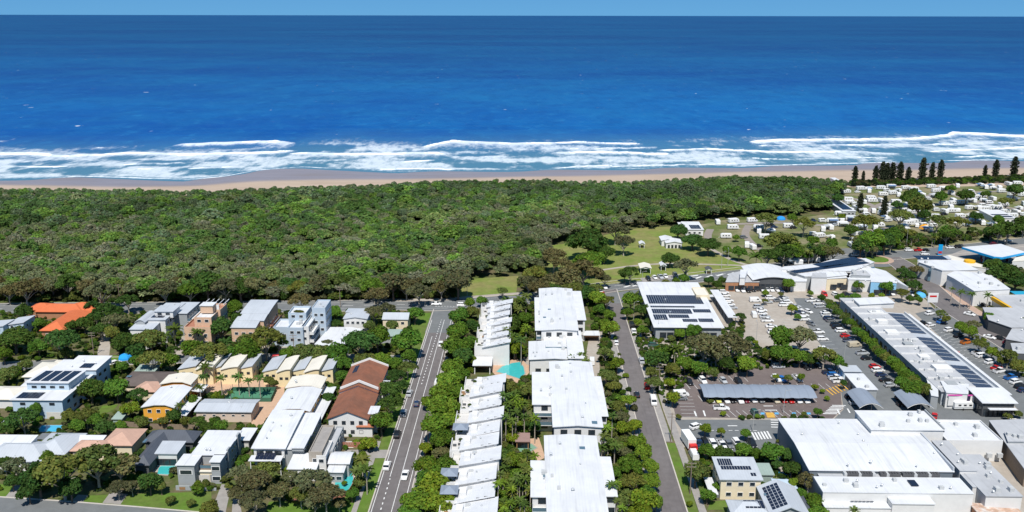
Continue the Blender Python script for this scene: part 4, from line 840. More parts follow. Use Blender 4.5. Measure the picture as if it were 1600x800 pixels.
b.hip((556, 668), (584, 668), 656, 3.4, 1.0, roof=mat('roof_rustred', (.42, .16, .085), .8, .15)); mb = MB(); [mb.box(v.x1 + 1.5 - 13 + i * .5, v.x1 + 1.95 - 13 + i * .5, v.y0 - 7, v.y0 - 6.9, 0, 1.7) for i in range(26)]; b.part('fence', mb, REDDECK)

# big white curved-roof house
b = Bld('curved_roof_house', 'big modern house with sweeping white curved roof and broad chimney-like towers', 'house', (396, 702), h=6.2)
v = b.vol((396, 700), (444, 700), 648, 6.4, wall=WHITE, roof=ROOFW, ax='y', prof=HARC(1.2), over=.6); b.win(v, 'f', 3, 2, 2.0, 1.6, 'd'); v2 = b.vol((441, 702), (475, 702), 650, 5.6, wall=GREYW, roof=ROOFW, ax='y', prof=S(.8)); b.win(v2, 'r', 6, 2, 1.4); v3 = b.vol((456, 700), (474, 700), 680, 6.6, 5.6, wall=GREYW, roof=ROOFW)
b.vents(v, 5, (VENT,), z=7.3); b.solar(v.x0 + 1.2, v.x0 + 6.6, v.y0 - 3.4, v.y0 - .8, 4.6, 5, 2, slope=.25, single=True)
mb = MB(); mb.box(v.x0 - .5, v.x1, v.y0 - 4, v.y0 - .7, 4.3, 4.5); b.part('verandah_roof', mb, ROOFW); mb = MB(); [mb.box(x, x + .2, v.y0 - 3.9, v.y0 - 3.7, 0, 4.3) for x in (v.x0, (v.x0 + v.x1) / 2, v.x1 - .3)]; b.part('verandah_posts', mb, FRAMEW)
v4 = b.vol((482, 706), (503, 706), 664, 7.2, wall=CONC, roof=CONC_G, parapet=.5); v5 = b.vol((494, 712), (509, 712), 688, 6.2, wall=WHITE, roof=ROOFM, parapet=.4); b.win(v4, 'f', 1, 2, 1.8); b.win(v5, 'f', 1, 2, 1.5); v6 = b.vol((508, 704), (520, 704), 666, 5.4, wall=GREYW, roof=ROOFM, parapet=.4); b.win(v6, 'r', 4, 1, 1.3, z=2.5)
v7 = b.vol((450, 733), (493, 733), 712, 3.6, wall=WHITE, roof=ROOFW, ax='y', prof=S(.5)); b.win(v7, 'f', 2, 1, 2.2, 1.8, 'd', z=-.5)
b = Bld('pool_house', 'white two-part pool house with rounded roofs beside the turquoise pool', 'pool house', (512, 739), h=3.4); v = b.vol((512, 738), (536, 738), 722, 3.2, wall=GREYW, roof=ROOFW, ax='y', prof=S(.4)); b.win(v, 'f', 2, 1, 1.6, z=-.2); v = b.vol((514, 724), (545, 724), 707, 4.2, wall=GREYW, roof=ROOFW, ax='y', prof=ARC(.6)); b.win(v, 'r', 2, 1, 1.6)
sheet('pool_terrace', [(506, 757), (524, 740), (552, 735), (556, 748), (530, 770)], Z2, mat('pale_paving', (.55, .47, .39), .9, .12)); pool('garden_pool', 'curved turquoise pool beside the white pool house', [(523, 763), (524, 752), (534, 749), (541, 741), (550, 739), (552, 748), (549, 760), (541, 769), (529, 769)], POOL)
# white cubic house
b = Bld('cubic_house', 'white flat-roofed modern house with cream garage front and grey side towers', 'house', (276, 727), h=6.4)
v = b.vol((276, 727), (303, 727), 711, 6.4, wall=GREYW, roof=ROOFW); b.win(v, 'f', 1, 1, 3.6, 1.4, z=2.6); v2 = b.vol((300, 711), (350, 711), 690, 6.6, wall=GREYW, roof=ROOFW); v3 = b.vol((312, 692), (364, 692), 674, 6.3, wall=GREYW, roof=ROOFW); b.win(v2, 'r', 4, 2, 1.3); b.win(v3, 'r', 4, 2, 1.3); v4 = b.vol((329, 722), (343, 722), 712, 6.6, wall=GREYW, roof=ROOFW); b.win(v4, 'f', 1, 2, 2.4, 1.3)
v5 = b.vol((296, 737), (342, 737), 727, 3.2, wall=CREAM, roof=CREAMR); b.at(GDOOR, 'garage_door', v5.x0 + 3.0, v5.y0 - .03, 0, (4.8, 1, 2.3)); b.at(DOOR, 'door', v5.x1 - 1.8, v5.y0 - .03, 0, (1.4, 1, 2.3)); b.balcony(v.x1 + .2, v4.x0 - .1, v5.y0 + .6, v.y1 - .5, 3.8, rail=GLASSB, slab=TIMBER)
b.part('side_fin', MB().box(v2.x1, v2.x1 + .5, v2.y0 + 2, v2.y0 + 4, 0, 7.2), GREYW); b.part('side_fin', MB().box(v3.x1, v3.x1 + .5, v3.y0 + 3, v3.y0 + 5, 0, 7.2), GREYW); b.vents(v2, 2)
b = Bld('garage', 'small white flat-roofed carport beside the cubic house', 'garage', (371, 688), h=3.4); v = b.vol((369, 688), (389, 688), 670, 3.4, wall=DARKW, roof=ROOFW); b.at(GDOOR, 'garage_door', (v.x0 + v.x1) / 2, v.y0 - .03, 0, (3.4, 1, 2.4))
mb = MB(); q = P(275, 766); rt = thing('garden_wall', 'low grey letterbox wall on the lawn before the cubic house', 'wall', q); mb.box(0, 3.8, 0, .3, 0, 1.3); mb.box(3.8, 11, 0, .3, 0, .7); mb.build('wall', GREYW, rt); MB().box(1, 2.6, -.05, .02, .2, 1.0).build('letterbox', TIMBER, rt)
# dark grey hip roof with pool
b = Bld('charcoal_house', 'charcoal hip-roofed house wrapped round a swimming pool', 'house', (210, 720), h=3.3); v = b.hip((222, 692), (303, 692), 674, 3.3, 2.4, wall=DARKW, roof=ROOFD); v2 = b.hip((205, 728), (234, 728), 678, 3.35, 2.0, wall=DARKW, roof=ROOFD); b.at(SKYL, 'skylight', *b.L(227, 690, 4.5)[:2], 4.7, (.8, 2.2, .7))
v3 = b.vol((233, 709), (276, 709), 692, 4.0, wall=WHITE, roof=ROOFG, ax='y', prof=S(.3)); b.win(v3, 'f', 4, 1, 2.2, 2.0, 'd', z=-.6)
sheet('pool_terrace', [(228, 738), (240, 715), (276, 714), (272, 738)], Z2, mat('pale_paving', (.55, .47, .39), .9, .12)); pool('lap_pool', 'teal pool behind the charcoal house and the cubic house', [(246, 741), (248, 732), (258, 722), (272, 720), (275, 726), (272, 738), (262, 742)], POOL)
b = Bld('pink_tiled_house', 'pink tiled hip-roof house half hidden by a big spreading tree', 'house', (112, 700), h=3.3); b.hip((155, 697), (207, 697), 670, 3.4, 2.2, wall=CREAM, roof=PINKR); b.hip((108, 706), (165, 706), 688, 3.3, 1.8, wall=CREAM, roof=PINKR); b.vol((112, 693), (156, 693), 684, 3.2, wall=CREAM, roof=ROOFW, ax='y', prof=S(.5))
b = Bld('grey_roof_house', 'white house with broad light grey roofs beside a small screened pool', 'house', (5, 718), h=3.3); v = b.hip((-40, 722), (70, 722), 690, 3.3, 2.4, roof=ROOFG); v2 = b.hip((42, 711), (102, 711), 677, 3.3, 2.2, roof=ROOFG); b.win(v2, 'f', 3, 1, 1.5, z=.2); b.vol((-20, 700), (40, 700), 684, 4.4, 3.4, roof=ROOFW, ax='y', prof=S(.6))
mb = MB(); q = b.L(55, 686, 3.3); mb.box(q.x, q.x + 6, q.y, q.y + 4, 3.1, 3.25); b.part('pool_screen', mb, COLORB)
pool('plunge_pool', 'small blue pool behind the light grey roofs', [(58, 675), (95, 675), (98, 665), (66, 665)], POOLB)
b = Bld('garden_shed', 'pale blue shed with flat roof beside the solar house garden', 'shed', (2, 662), h=2.6); b.vol((3, 662), (18, 662), 653, 2.6, wall=BLUEW, roof=ROOFG, ax='y', prof=S(.2))
b = Bld('garden_shed', 'green metal shed among shrubs below the orange villa', 'shed', (176, 655), h=2.4); b.vol((176, 655), (190, 655), 646, 2.4, wall=GREENR, roof=GREENR, ax='y', prof=S(.3))
# garden fences
def fence(label, px, h, m, cat='fence', step=2.2):
    w_ = [P(x, y) for x, y in px]; rt = thing('garden_fence', label, cat, w_[0])
    for i in range(len(w_) - 1):
        a, c = w_[i] - w_[0], w_[i + 1] - w_[0]; d = c - a; n = max(1, int(d.length / step)); e = Vector((-d.y, d.x, 0)).normalized() * .04
        for k in range(n):
            p, q = a + d * (k / n) + d.normalized() * .05, a + d * ((k + 1) / n) - d.normalized() * .05; m_ = MB(); m_.prism([((p - e).x, (p - e).y), ((q - e).x, (q - e).y), ((q + e).x, (q + e).y), ((p + e).x, (p + e).y)], .05, h); m_.build('fence_panel', m, rt); MB().box(p.x - .06, p.x + .06, p.y - .06, p.y + .06, 0, h + .1).build('post', m, rt)
fence('weathered timber paling fence between the orange villa and charcoal house', [(178, 665), (232, 670), (306, 672)], 1.8, FENCEM); fence('dark red timber fence behind the roadside gums', [(455, 782), (500, 786), (545, 775), (560, 750)], 1.8, REDDECK); fence('dark steel fence on the slope below the curved-roof house', [(520, 705), (528, 690), (534, 672)], 1.8, COLORB); fence('timber fence along the court beside the beige house', [(286, 652), (300, 636), (320, 612)], 1.7, FENCEM)
# ================================================================== white townhouses and apartments between the two streets
def townhouse(x0, x1, y0, y1, style, group, label):
    rt = thing('townhouse', label, 'townhouse', (x0, y0, 0), 0, group); w_, d = x1 - x0, y1 - y0; foot(rect=(x0, x1, y0, y1)); off = random.uniform(-.5, .5)
    a = w_ * random.uniform(.24, .34)
    mb = MB(); mb.box(0, a, .1, d - .1, 0, 6.0); mb.build('terrace_block', WHITE, rt)
    mb = MB(); mb.box(0, .18, .1, d - .1, 6.0, 7.0); mb.box(.18, a, .1, .28, 6.0, 7.6); mb.build('parapet', WHITE, rt); mb = MB(); mb.box(.18, a, .28, d - .1, 6.0, 6.06); mb.build('terrace_floor', mat('terrace_tile', (.60, .58, .55), .85, .1), rt)
    n0, f0 = 8.9 + off, 7.9 + off
    mb = MB(); mb.add([(a, .12, 0), (w_, .12, 0), (w_, d - .12, 0), (a, d - .12, 0), (a, .12, n0 - 1.5), (w_, .12, n0 + .5), (w_, d - .12, f0 + .5), (a, d - .12, f0 - 1.5)], [(3, 2, 1, 0), (4, 5, 6, 7), (0, 1, 5, 4), (1, 2, 6, 5), (2, 3, 7, 6), (3, 0, 4, 7)]); mb.build('wall', WHITE, rt)
    mb = MB(); q = [(a - .9, -.5), (w_ + .5, -.5), (w_ + .5, d + .25), (a - .9, d + .25)]; zz = [n0 - 1.6, n0 + .65, f0 + .6, f0 - 1.7]; mb.add([(x, y, z) for (x, y), z in zip(q, zz)] + [(x, y, z + .2) for (x, y), z in zip(q, zz)], [(3, 2, 1, 0), (4, 5, 6, 7), (0, 1, 5, 4), (1, 2, 6, 5), (2, 3, 7, 6), (3, 0, 4, 7)]); mb.build('roof', ROOFWY, rt)
    mb = MB(); mb.box(a + .3, a + 2.0, d * .30, d * .62, 6.0, n0 - .2); mb.build('stair_box', WHITE, rt)
    for u in (.62, .84): 
        k = link('window', WIN_FRAME['d'], rt, (a + (w_ - a) * u, .1, n0 - .55 + (u - .62) * 2), (0, 0, 0), (1.6, 1, .5)); link('pane', WIN_PANE, k)
    for u in (.3, .7):
        for z in (1, 3.8):
            k = link('window', WIN_FRAME['w'], rt, (w_ + .02, d * u, z), (0, 0, math.pi / 2), (1.5, 1, 1.4)); link('pane', WIN_PANE, k); k = link('window', WIN_FRAME['w'], rt, (-.02, d * u, z), (0, 0, -math.pi / 2), (1.6, 1, 1.5)); link('pane', WIN_PANE, k)
    if style == 1:                             # grey canopy over the terrace
        c = (a * .3, d * .5); r_ = 2.3; mb = MB(); mb.add([(c[0] - r_, c[1] - r_, 8.2), (c[0] + r_, c[1] - r_, 8.2), (c[0] + r_, c[1] + r_, 8.2), (c[0] - r_, c[1] + r_, 8.2), (c[0], c[1], 9.3)], [(0, 1, 4), (1, 2, 4), (2, 3, 4), (3, 0, 4), (3, 2, 1, 0)]); mb.build('canopy', SAIL, rt)
        for sx in (-1, 1):
            for sy in (-1, 1): MB().tube((c[0] + sx * 2.1, c[1] + sy * 2.1, 6), (c[0] + sx * 2.1, c[1] + sy * 2.1, 8.2), .06).build('canopy_post', FRAMED, rt)
    for i in range(random.randint(1, 3)):      # pots and seats on the terrace
        x, y = random.uniform(.8, a - .8), random.uniform(1, d - 1); MB().box(x - .5, x + .5, y - .4, y + .4, 6.06, 6.5).build('terrace_seat', random.choice([TIMBER, DARKW, GREYW]), rt)
    for i in range(random.randint(0, 2)):
        o = link('pot_plant', random.choice(CROWN['bush']), rt, (random.uniform(.7, a - .5), random.uniform(.8, d - .8), 6.6), (0, 0, 0), (.8, .8, .8)); o.color = (.07, .11, .03, 1)
    link('roof_vent', VENT, rt, (a + (w_ - a) * random.uniform(.3, .8), d * .6, (n0 + f0) / 2 - .5)); link('air_conditioner', AC, rt, (a + (w_ - a) * .3, d * .75, f0 - .6), None, (1.2, 1.2, 1))
xa, xb = P(688, 800, 7).x, P(772, 800, 8).x; ya, yb = P(740, 812, 8).y, P(750, 584, 8).y; n = 10
for i in range(n):
    st = 1 if i in (1, 2, 5) else 0
    townhouse(xa + (.5 if i % 2 else -.4), xb + (.4 if i % 3 == 0 else -.5), ya + (yb - ya) * i / n, ya + (yb - ya) * (i + 1) / n, st, 'terrace of white townhouses' if not st else 'townhouses with canopies', 'white townhouse with grey terrace canopy below the pool pavilion' if st else 'white townhouse with open roof terrace below the pool pavilion')
xa, xb = P(741, 555, 7).x, P(793, 555, 8).x; ya, yb = P(765, 535, 9).y, P(775, 470, 8).y; n = 7
for i in range(n): townhouse(xa + (.5 if i % 2 else -.4), xb + (.4 if i % 3 == 0 else -.5), ya + (yb - ya) * i / n, ya + (yb - ya) * (i + 1) / n, 0, 'upper terrace of white townhouses', 'white townhouse with stepped roof between pool pavilion and coast road')

# three white apartment blocks, one complex each
def flats(label, vols, big):
    b = Bld('white_apartments', label, 'apartment block', vols[0][0], h=vols[0][3])
    for i, (nl, nr, far, h) in enumerate(vols):
        v = b.vol(nl, nr, far, h, roof=ROOFW if i == 0 else ROOFM if i > 3 else ROOFWY, wall=WHITE, over=.5, ax='x', prof=[(0, 0), (.5, .5), (1, 0)] if i == 0 else None)
        b.win(v, 'l', max(2, int((v.y1 - v.y0) / 4)), 3 if h > 8 else 1, 2.0, 1.7, 'd'); b.win(v, 'r', max(2, int((v.y1 - v.y0) / 4)), 3 if h > 8 else 1, 1.8, 1.5, 'd'); b.win(v, 'f', max(1, int((v.x1 - v.x0) / 4.2)), 3 if h > 8 else 1, 2.0, 1.6, 'd')
        if i < 2: b.vents(v, 9 if i == 0 else 3, (VENT, VENT, SKYL, AC), z=v.top + (.1 if i == 0 else 0))
        if i == 1: [b.balcony(v.x0, v.x1 - .5, v.y0 - 2.0, v.y0, z, rail=GLASSB) for z in (3, 6)]
    v = b.root; return b
flats('white apartment block with ridged roof, farthest down the garden towards coast road', [((846, 516), (902, 516), 452, 9.5), ((838, 516), (848, 516), 466, 8.8), ((900, 500), (914, 500), 456, 8.8)], 1)
flats('low white link building with roof terrace and round skylights between apartment blocks', [((828, 562), (905, 562), 535, 6.0), ((852, 542), (900, 542), 521, 6.3), ((890, 560), (912, 560), 518, 7.0)], 0)
flats('white apartment block with ridged roof beside the palm garden pavilion', [((866, 667), (940, 667), 567, 9.5), ((834, 632), (868, 632), 583, 9.0), ((936, 650), (948, 650), 590, 8.8)], 1)
flats('white apartment block with ridged roof at the foot of the palm garden', [((858, 822), (951, 822), 683, 9.5), ((832, 776), (862, 776), 722, 9.0), ((948, 775), (962, 775), 716, 8.8)], 1)
# garden pavilions and pools
b = Bld('pool_pavilion', 'small white-roofed pavilion beside the turquoise pool between the townhouse rows', 'pavilion', (741, 570), h=3.4); v = b.vol((741, 571), (766, 571), 559, 3.4, 2.9, wall=TIMBER, roof=ROOFWY, name='beam', over=.6)
for x in (v.x0, v.x1 - .3):
    for y in (v.y0, v.y1 - .3): MB().box(x, x + .3, y, y + .3, 0, 2.9).build('post', WHITE, b.root)
mb = MB(); mb.box(v.x0 + 1, v.x1 - 1, v.y1 - 1.5, v.y1 - .4, 0, 2.8); b.part('back_wall', mb, BRICK)
b = Bld('garden_pavilion', 'brown flat-roofed pavilion beside a green pond in the palm garden', 'pavilion', (806, 689), h=3.0); v = b.vol((807, 690), (826, 690), 678, 3.0, 2.6, wall=TIMBER, roof=mat('roof_mauve', (.30, .20, .18), .8, .1), name='beam', over=.4)
for x in (v.x0, v.x1 - .25):
    for y in (v.y0, v.y1 - .25): MB().box(x, x + .25, y, y + .25, 0, 2.6).build('post', TIMBER, b.root)
sheet('pool_terrace', [(766, 578), (772, 564), (826, 560), (832, 575), (815, 598), (790, 598), (776, 588)], Z1, PEACH); sheet('pool_terrace', [(804, 702), (812, 688), (842, 684), (852, 715), (838, 722)], Z1, PEACH)
pool('resort_pool', 'kidney-shaped turquoise pool in a peach terrace among palms', [(776, 581), (785, 573), (800, 568), (812, 566), (818, 574), (820, 584), (812, 592), (800, 588), (788, 584)], POOL); pool('garden_pond', 'pale green pond by the brown garden pavilion', [(806, 702), (815, 696), (830, 694), (838, 700), (828, 706), (812, 706)], mat('pond_water', (.20, .36, .26), .1, .1))
strip('footpath', [(822, 530), (822, 560), (828, 570)], 2.2, Z1 + .004, CONC, keep_clear=False); strip('footpath', [(813, 662), (812, 676), (822, 690)], 2, Z1 + .004, CONC, keep_clear=False); strip('driveway', [(932, 518), (926, 560), (930, 600), (944, 640)], 5, Z1 + .006, CONC, keep_clear=True)
b = Bld('carport', 'brown-walled carport with white flat roof behind the apartment driveway', 'carport', (914, 524), h=2.9); v = b.vol((913, 524), (936, 524), 518, 2.9, 2.3, wall=BRICK, roof=ROOFW, name='beam'); mb = MB(); mb.box(v.x0, v.x1, v.y1 - .3, v.y1 - .05, 0, 2.3); b.part('back_wall', mb, BRICK); [MB().box(x, x + .2, v.y0, v.y0 + .2, 0, 2.3).build('post', FRAMED, b.root) for x in (v.x0 + .1, v.x1 - .3)]
# ================================================================== shopping centre and the streets east of it
# community hall with solar roof
b = Bld('solar_hall', 'large hall with white roof half covered by long dark solar panels', 'hall', (1025, 511), h=5.5)
v = b.vol((1025, 511), (1127, 511), 446, 5.5, wall=GREYW, roof=ROOFW, over=1.0, ax='y', prof=S(1.0)); b.win(v, 'f', 8, 1, 2.6, 2.4, 'd', z=-.2); b.win(v, 'l', 7, 1, 2.4, 2.2, 'd', z=-.2)
D = v.y1 - v.y0; sl = 1.0 / D; W_ = v.x1 - v.x0
def hall(u0, u1, t0, t1, nx, ny): b.solar(v.x0 + W_ * u0, v.x0 + W_ * u1, v.y0 + D * t0, v.y0 + D * t1, 5.75 + sl * D * t0, nx, ny, slope=sl)
hall(.03, .93, .48, .68, 24, 5); hall(.03, .75, .395, .43, 20, 1); hall(.03, .66, .26, .36, 18, 2); hall(.69, .97, .29, .36, 8, 1); hall(.02, .23, .13, .24, 6, 2); hall(.26, .58, .17, .24, 9, 1); hall(.45, .68, .09, .15, 7, 1); hall(.70, .93, .09, .16, 7, 1)
a = b.vol((1088, 461), (1109, 461), 449, 7.5, 5.5, wall=CREAM, roof=CREAMR, parapet=.4); b.vents(v, 3, z=6.2)
b = Bld('covered_walkway', 'long narrow white covered walkway beside the solar hall car park', 'walkway', (1140, 496), h=3.4); v = b.vol((1139, 496), (1150, 496), 454, 3.4, 3.1, wall=FRAMEW, roof=ROOFW, name='beam', over=.5); [MB().box(x, x + .2, v.y0 + k * (v.y1 - v.y0) / 6, v.y0 + k * (v.y1 - v.y0) / 6 + .2, 0, 3.1).build('post', FRAMED, b.root) for k in range(7) for x in (v.x0, v.x1 - .2)]
mb = MB(); mb.box(v.x0 - 9, v.x0 - .6, v.y1 - 9, v.y1 - 6, 3.1, 3.3); b.part('link_roof', mb, ROOFW)

# shopping centre behind the car park
b = Bld('shopping_centre', 'rambling white shopping centre with solar roofs along the coast road', 'shopping centre', (1134, 441), h=4.5)
v = b.poly([(1134, 441), (1186, 441), (1190, 428), (1174, 421), (1140, 428)], 4.5, wall=BRICK, roof=ROOFM); b.win(v, 'f', 6, 1, 2.6, 2.2, 'd', z=-.4)
v = b.poly([(1156, 434), (1164, 434), (1168, 422), (1157, 422)], 7.5, 4, wall=WHITE, roof=ROOFW)
v = b.vol((1178, 437), (1238, 437), 417, 5.5, wall=DARKW, roof=ROOFW, ax='x', prof=ARC(1.4), over=.8); b.win(v, 'f', 7, 1, 2.6, 3, 'd', z=-.6)
v = b.poly([(1236, 440), (1260, 440), (1262, 430), (1250, 415), (1222, 418)], 4.8, roof=ROOFW)
v = b.poly([(1258, 432), (1292, 433), (1324, 430), (1316, 418), (1240, 420), (1222, 420)], 6.2, wall=GREYW, roof=ROOFW); b.win(v, 'f', 3, 1, 3, 2.2, 'd', z=.2)
v = b.poly([(1268, 434), (1292, 434), (1290, 427), (1270, 427)], 8.0, wall=WHITE, roof=ROOFM)
v = b.poly([(1292, 436), (1326, 434), (1330, 422), (1300, 424)], 5.6, wall=CREAM, roof=ROOFW); b.win(v, 'f', 3, 1, 3, 2.4, 'd', z=-.4)
v = b.poly([(1222, 421), (1330, 424), (1366, 410), (1352, 404), (1300, 406), (1280, 412), (1225, 417)], 6.6, roof=ROOFW)
def strip_solar(pa, pb, w_, z, n):
    A, B_ = b.L(*pa, z), b.L(*pb, z); d = B_ - A; L_ = d.length; ang = math.atan2(d.y, d.x); mb = MB()
    for i in range(n):
        for j in range(3): mb.box(i * L_ / n + .05, (i + 1) * L_ / n - .05, j * w_ / 3 + .05, (j + 1) * w_ / 3 - .05, .05, .14)
    o = b.part('solar_array', mb, SOLAR); o.location = (A.x, A.y, z); o.rotation_euler = (0, 0, ang); o['kind'] = 'stuff'
strip_solar((1288, 419), (1352, 407), 7.5, 6.8, 34); strip_solar((1242, 427), (1360, 411.5), 4.2, 6.8, 60)
v = b.poly([(1326, 437), (1364, 438), (1400, 440), (1419, 449), (1384, 424), (1346, 414), (1318, 424)], 5.6, wall=WHITE, roof=ROOFW); v2 = b.poly([(1361, 440.5), (1401, 442.5), (1400, 437), (1362, 435)], 5.9, wall=mat('wall_sky', (.25, .50, .72), .8, .05), roof=ROOFW); b.win(v2, 'f', 3, 1, 3.4, 2, 'd', z=-.3)
v3 = b.poly([(1330, 430), (1360, 431), (1352, 423), (1334, 424)], 7.0, 5.5, wall=GREYW, roof=ROOFM); b.vents(v, 22, (AC, VENT, AC, SKYL)); b.vents(v3, 5, (AC,))
rt = b.root; MB().box(0, 0, 0, 0, 0, 0)

# long strip mall with solar side
b = Bld('strip_mall', 'long white strip of shops with striped solar roof and colourful shopfront end', 'shops', (1470, 607), h=4.8)
v = b.vol((1472, 612), (1530, 612), 468, 4.8, wall=mat('wall_paintgrey', (.40, .44, .48), .8, .1), roof=ROOFM, over=.5); D = v.y1 - v.y0
b.win(v, 'l', 20, 1, 2.2, 2.0, 'd', z=-.3); b.vents(v, 30, (AC, VENT, AC))
W_ = v.x1 - v.x0
for k in range(13):                                   # raised cross walls that divide the shops
    y = v.y0 + D * (k + .4) / 13.2; mb = MB(); mb.box(v.x0 - .2, v.x1 + .1, y, y + .25, 4.9, 5.45); b.part('party_wall', mb, WHITE)
for k in range(8):
    x, y = random.uniform(v.x0 + 2, v.x1 - 6), v.y0 + D * (k + .3) / 8; mb = MB(); mb.box(x, x + random.uniform(3, 6), y, y + random.uniform(2.5, 5), 4.9, random.uniform(5.6, 6.3)); b.part('plant_screen', mb, random.choice([ROOFM, WHITE, GREYW]))
e = b.vol(None, None, None, 3.9, local=(v.x1, v.x1 + W_ * .72, v.y0 + 1, v.y1 - D * .16), wall=WHITE, roof=ROOFG, over=.5, ax='x', prof=S(-.7)); sxx = -.7 / (e.x1 - e.x0)
for k in range(20):
    if k in (6, 13): continue
    y = e.y0 + .5 + k * (e.y1 - e.y0 - 1) / 20; b.solar(e.x0 + .6, e.x1 - 1.0, y, y + (e.y1 - e.y0) / 20 - .7, 4.12, 6, 2, sx=sxx, m=mat('solar_grey', (.055, .072, .11), .3, .2, .4))
mb = MB(); mb.box(e.x1 + .5, e.x1 + 2.6, e.y0, e.y1, 3.3, 3.5); b.part('awning', mb, ROOFW); mb = MB(); mb.box(e.x1 + .2, e.x1 + .5, e.y0, e.y1, 3.2, 4.4); b.part('fascia', mb, WHITE)
n = b.vol(None, None, None, 6.0, local=(v.x0 + 4, v.x1 + 6, v.y1 - D * .12, v.y1 - D * .04), wall=WHITE, roof=ROOFW, ax='x', prof=S(.8), z0=4.5)
f = b.poly([(1479, 614), (1512, 616), (1513, 601), (1470, 596)], 5.4, wall=WHITE, roof=ROOFW)
for i, c in enumerate([(.62, .70, .02), (.03, .02, .06), (.75, .72, .70), (.04, .03, .10), (.70, .10, .25)]):
    mb = MB(); x = b.L(1498, 617, 4).x + i * 1.35; y = b.L(1498, 617, 4.6).y - .9; mb.box(x, x + 1.25, y - .12, y, 1.6, 4.6); b.part('shop_banner', mb, mat('banner_%d' % i, c, .7, .05))
mb = MB(); x = b.L(1476, 617, 4).x; mb.box(x, x + 12, y - .14, y - .02, 4.7, 5.1); b.part('pink_trim', mb, mat('pink_trim', (.72, .10, .42), .7, .05)); mb = MB(); mb.box(x + .3, x + 5.8, y - .08, y, 1.2, 4.4); b.part('shopfront', mb, WHITE)
g = b.vol((1537, 629), (1585, 629), 611, 5.0, wall=DARKW, roof=ROOFW, ax='y', prof=S(.6), over=.8); b.win(g, 'f', 6, 1, 2.2, 2.6, 'd', z=-.8); b.win(g, 'l', 4, 1, 2.4, 3.0, 'd', z=-.8); mb = MB(); mb.box(g.x0 + 1, g.x1, g.y0 - 2.4, g.y0 - .9, 3.4, 3.6); b.part('awning', mb, ROOFW)
l2 = b.poly([(1455, 618), (1466, 620), (1465, 600), (1447, 590)], 4.6, wall=GREYW, roof=ROOFW)

# supermarket
b = Bld('supermarket', 'huge white-roofed supermarket with rows of rooftop air conditioners', 'supermarket', (1266, 736), h=7)
SG = mat('wall_steelgrey', (.17, .20, .23), .75, .08, .4)
m1 = b.vol((1266, 736), (1488, 736), 657, 7.0, wall=SG, roof=ROOFW, over=.3, ax='y', prof=[(0, 0), (.45, .9), (1, .1)]); m2 = b.vol((1287, 771), (1520, 771), 747, 6.4, wall=WHITE, roof=ROOFW, over=.1)
mb = MB(); mb.box(m2.x0 - .12, m2.x0 - .01, m2.y0, m1.y0, 0, 6.2); b.part('side_sheet', mb, SG); mb = MB(); mb.box(m1.x0 + 2, m1.x1 - 4, m2.y1 + .15, m1.y0 - .35, 0, 6.3); b.part('gutter_well', mb, ROOFM)  # thin dark grey sheet along the left wall
for k in range(34):
    if k in (11, 12, 20): continue
    x = m1.x0 + 9 + k * (m1.x1 - m1.x0 - 13) / 34
    for j in range(2): b.at(AC_D if k % 5 else AC, 'air_conditioner', x, m2.y1 + .9 + j * (m1.y0 - m2.y1 - 1.9), 6.3, (.9, .8, 1.3), 0).color = (1, 1, 1, 1)
m3 = b.vol((1362, 672), (1474, 672), 642, 9.0, wall=WHITE, roof=ROOFWY, over=.3, ax='y', prof=S(-.3)); b.vents(m3, 7, (AC,)); m4 = b.vol((1480, 688), (1567, 688), 656, 6.6, wall=WHITE, roof=ROOFW, parapet=.5); b.vents(m4, 5, (AC, VENT))
for x in (m4.x0 + 12, m4.x0 + 15): b.at(AC, 'air_conditioner', x, m4.y0 - 1.2, 2.0, (1.4, 1.2, 1.6))
m5 = b.vol((1541, 776), (1597, 776), 712, 6.0, wall=WHITE, roof=ROOFM, over=.2); b.vents(m5, 10, (AC, VENT, AC)); m5b = b.vol((1500, 736), (1526, 736), 690, 6.8, wall=WHITE, roof=ROOFM, over=.2); b.vents(m5b, 5, (VENT, AC)); m8 = b.vol((1520, 762), (1545, 762), 730, 5.9, wall=WHITE, roof=ROOFM, over=.1)
m6 = b.vol((1395, 788), (1460, 788), 772, 5.2, wall=WHITE, roof=ROOFW, over=.2); m7 = b.vol((1290, 794), (1395, 794), 776, 3.6, wall=WHITE, roof=ROOFW, over=.2); b.vents(m2, 9, (AC, VENT)); b.solar(m2.x0 + 7, m2.x0 + 13, m2.y0 - .6, m2.y0 - .2, 4.2, 6, 1)
q = m2.x0 + 24; mb = MB(); mb.box(m2.x0 + (m2.x1 - m2.x0) * .62, m2.x0 + (m2.x1 - m2.x0) * .67, m2.y0 + 3, m2.y0 + 6, 6.9, 7.0); b.part('skylight', mb, SOLAR); b.vents(m1, 10, (VENT,), z=7.6)
mb = MB(); mb.box(m1.x1 - .2, m1.x1 + .3, m1.y0, m1.y1 - 6, 6.5, 8.3); b.part('fire_wall', mb, ROOFG); mb = MB(); mb.box(m3.x1 - .1, m3.x1 + .3, m3.y0, m3.y1, 8.4, 9.6); b.part('fire_wall', mb, GREYW)
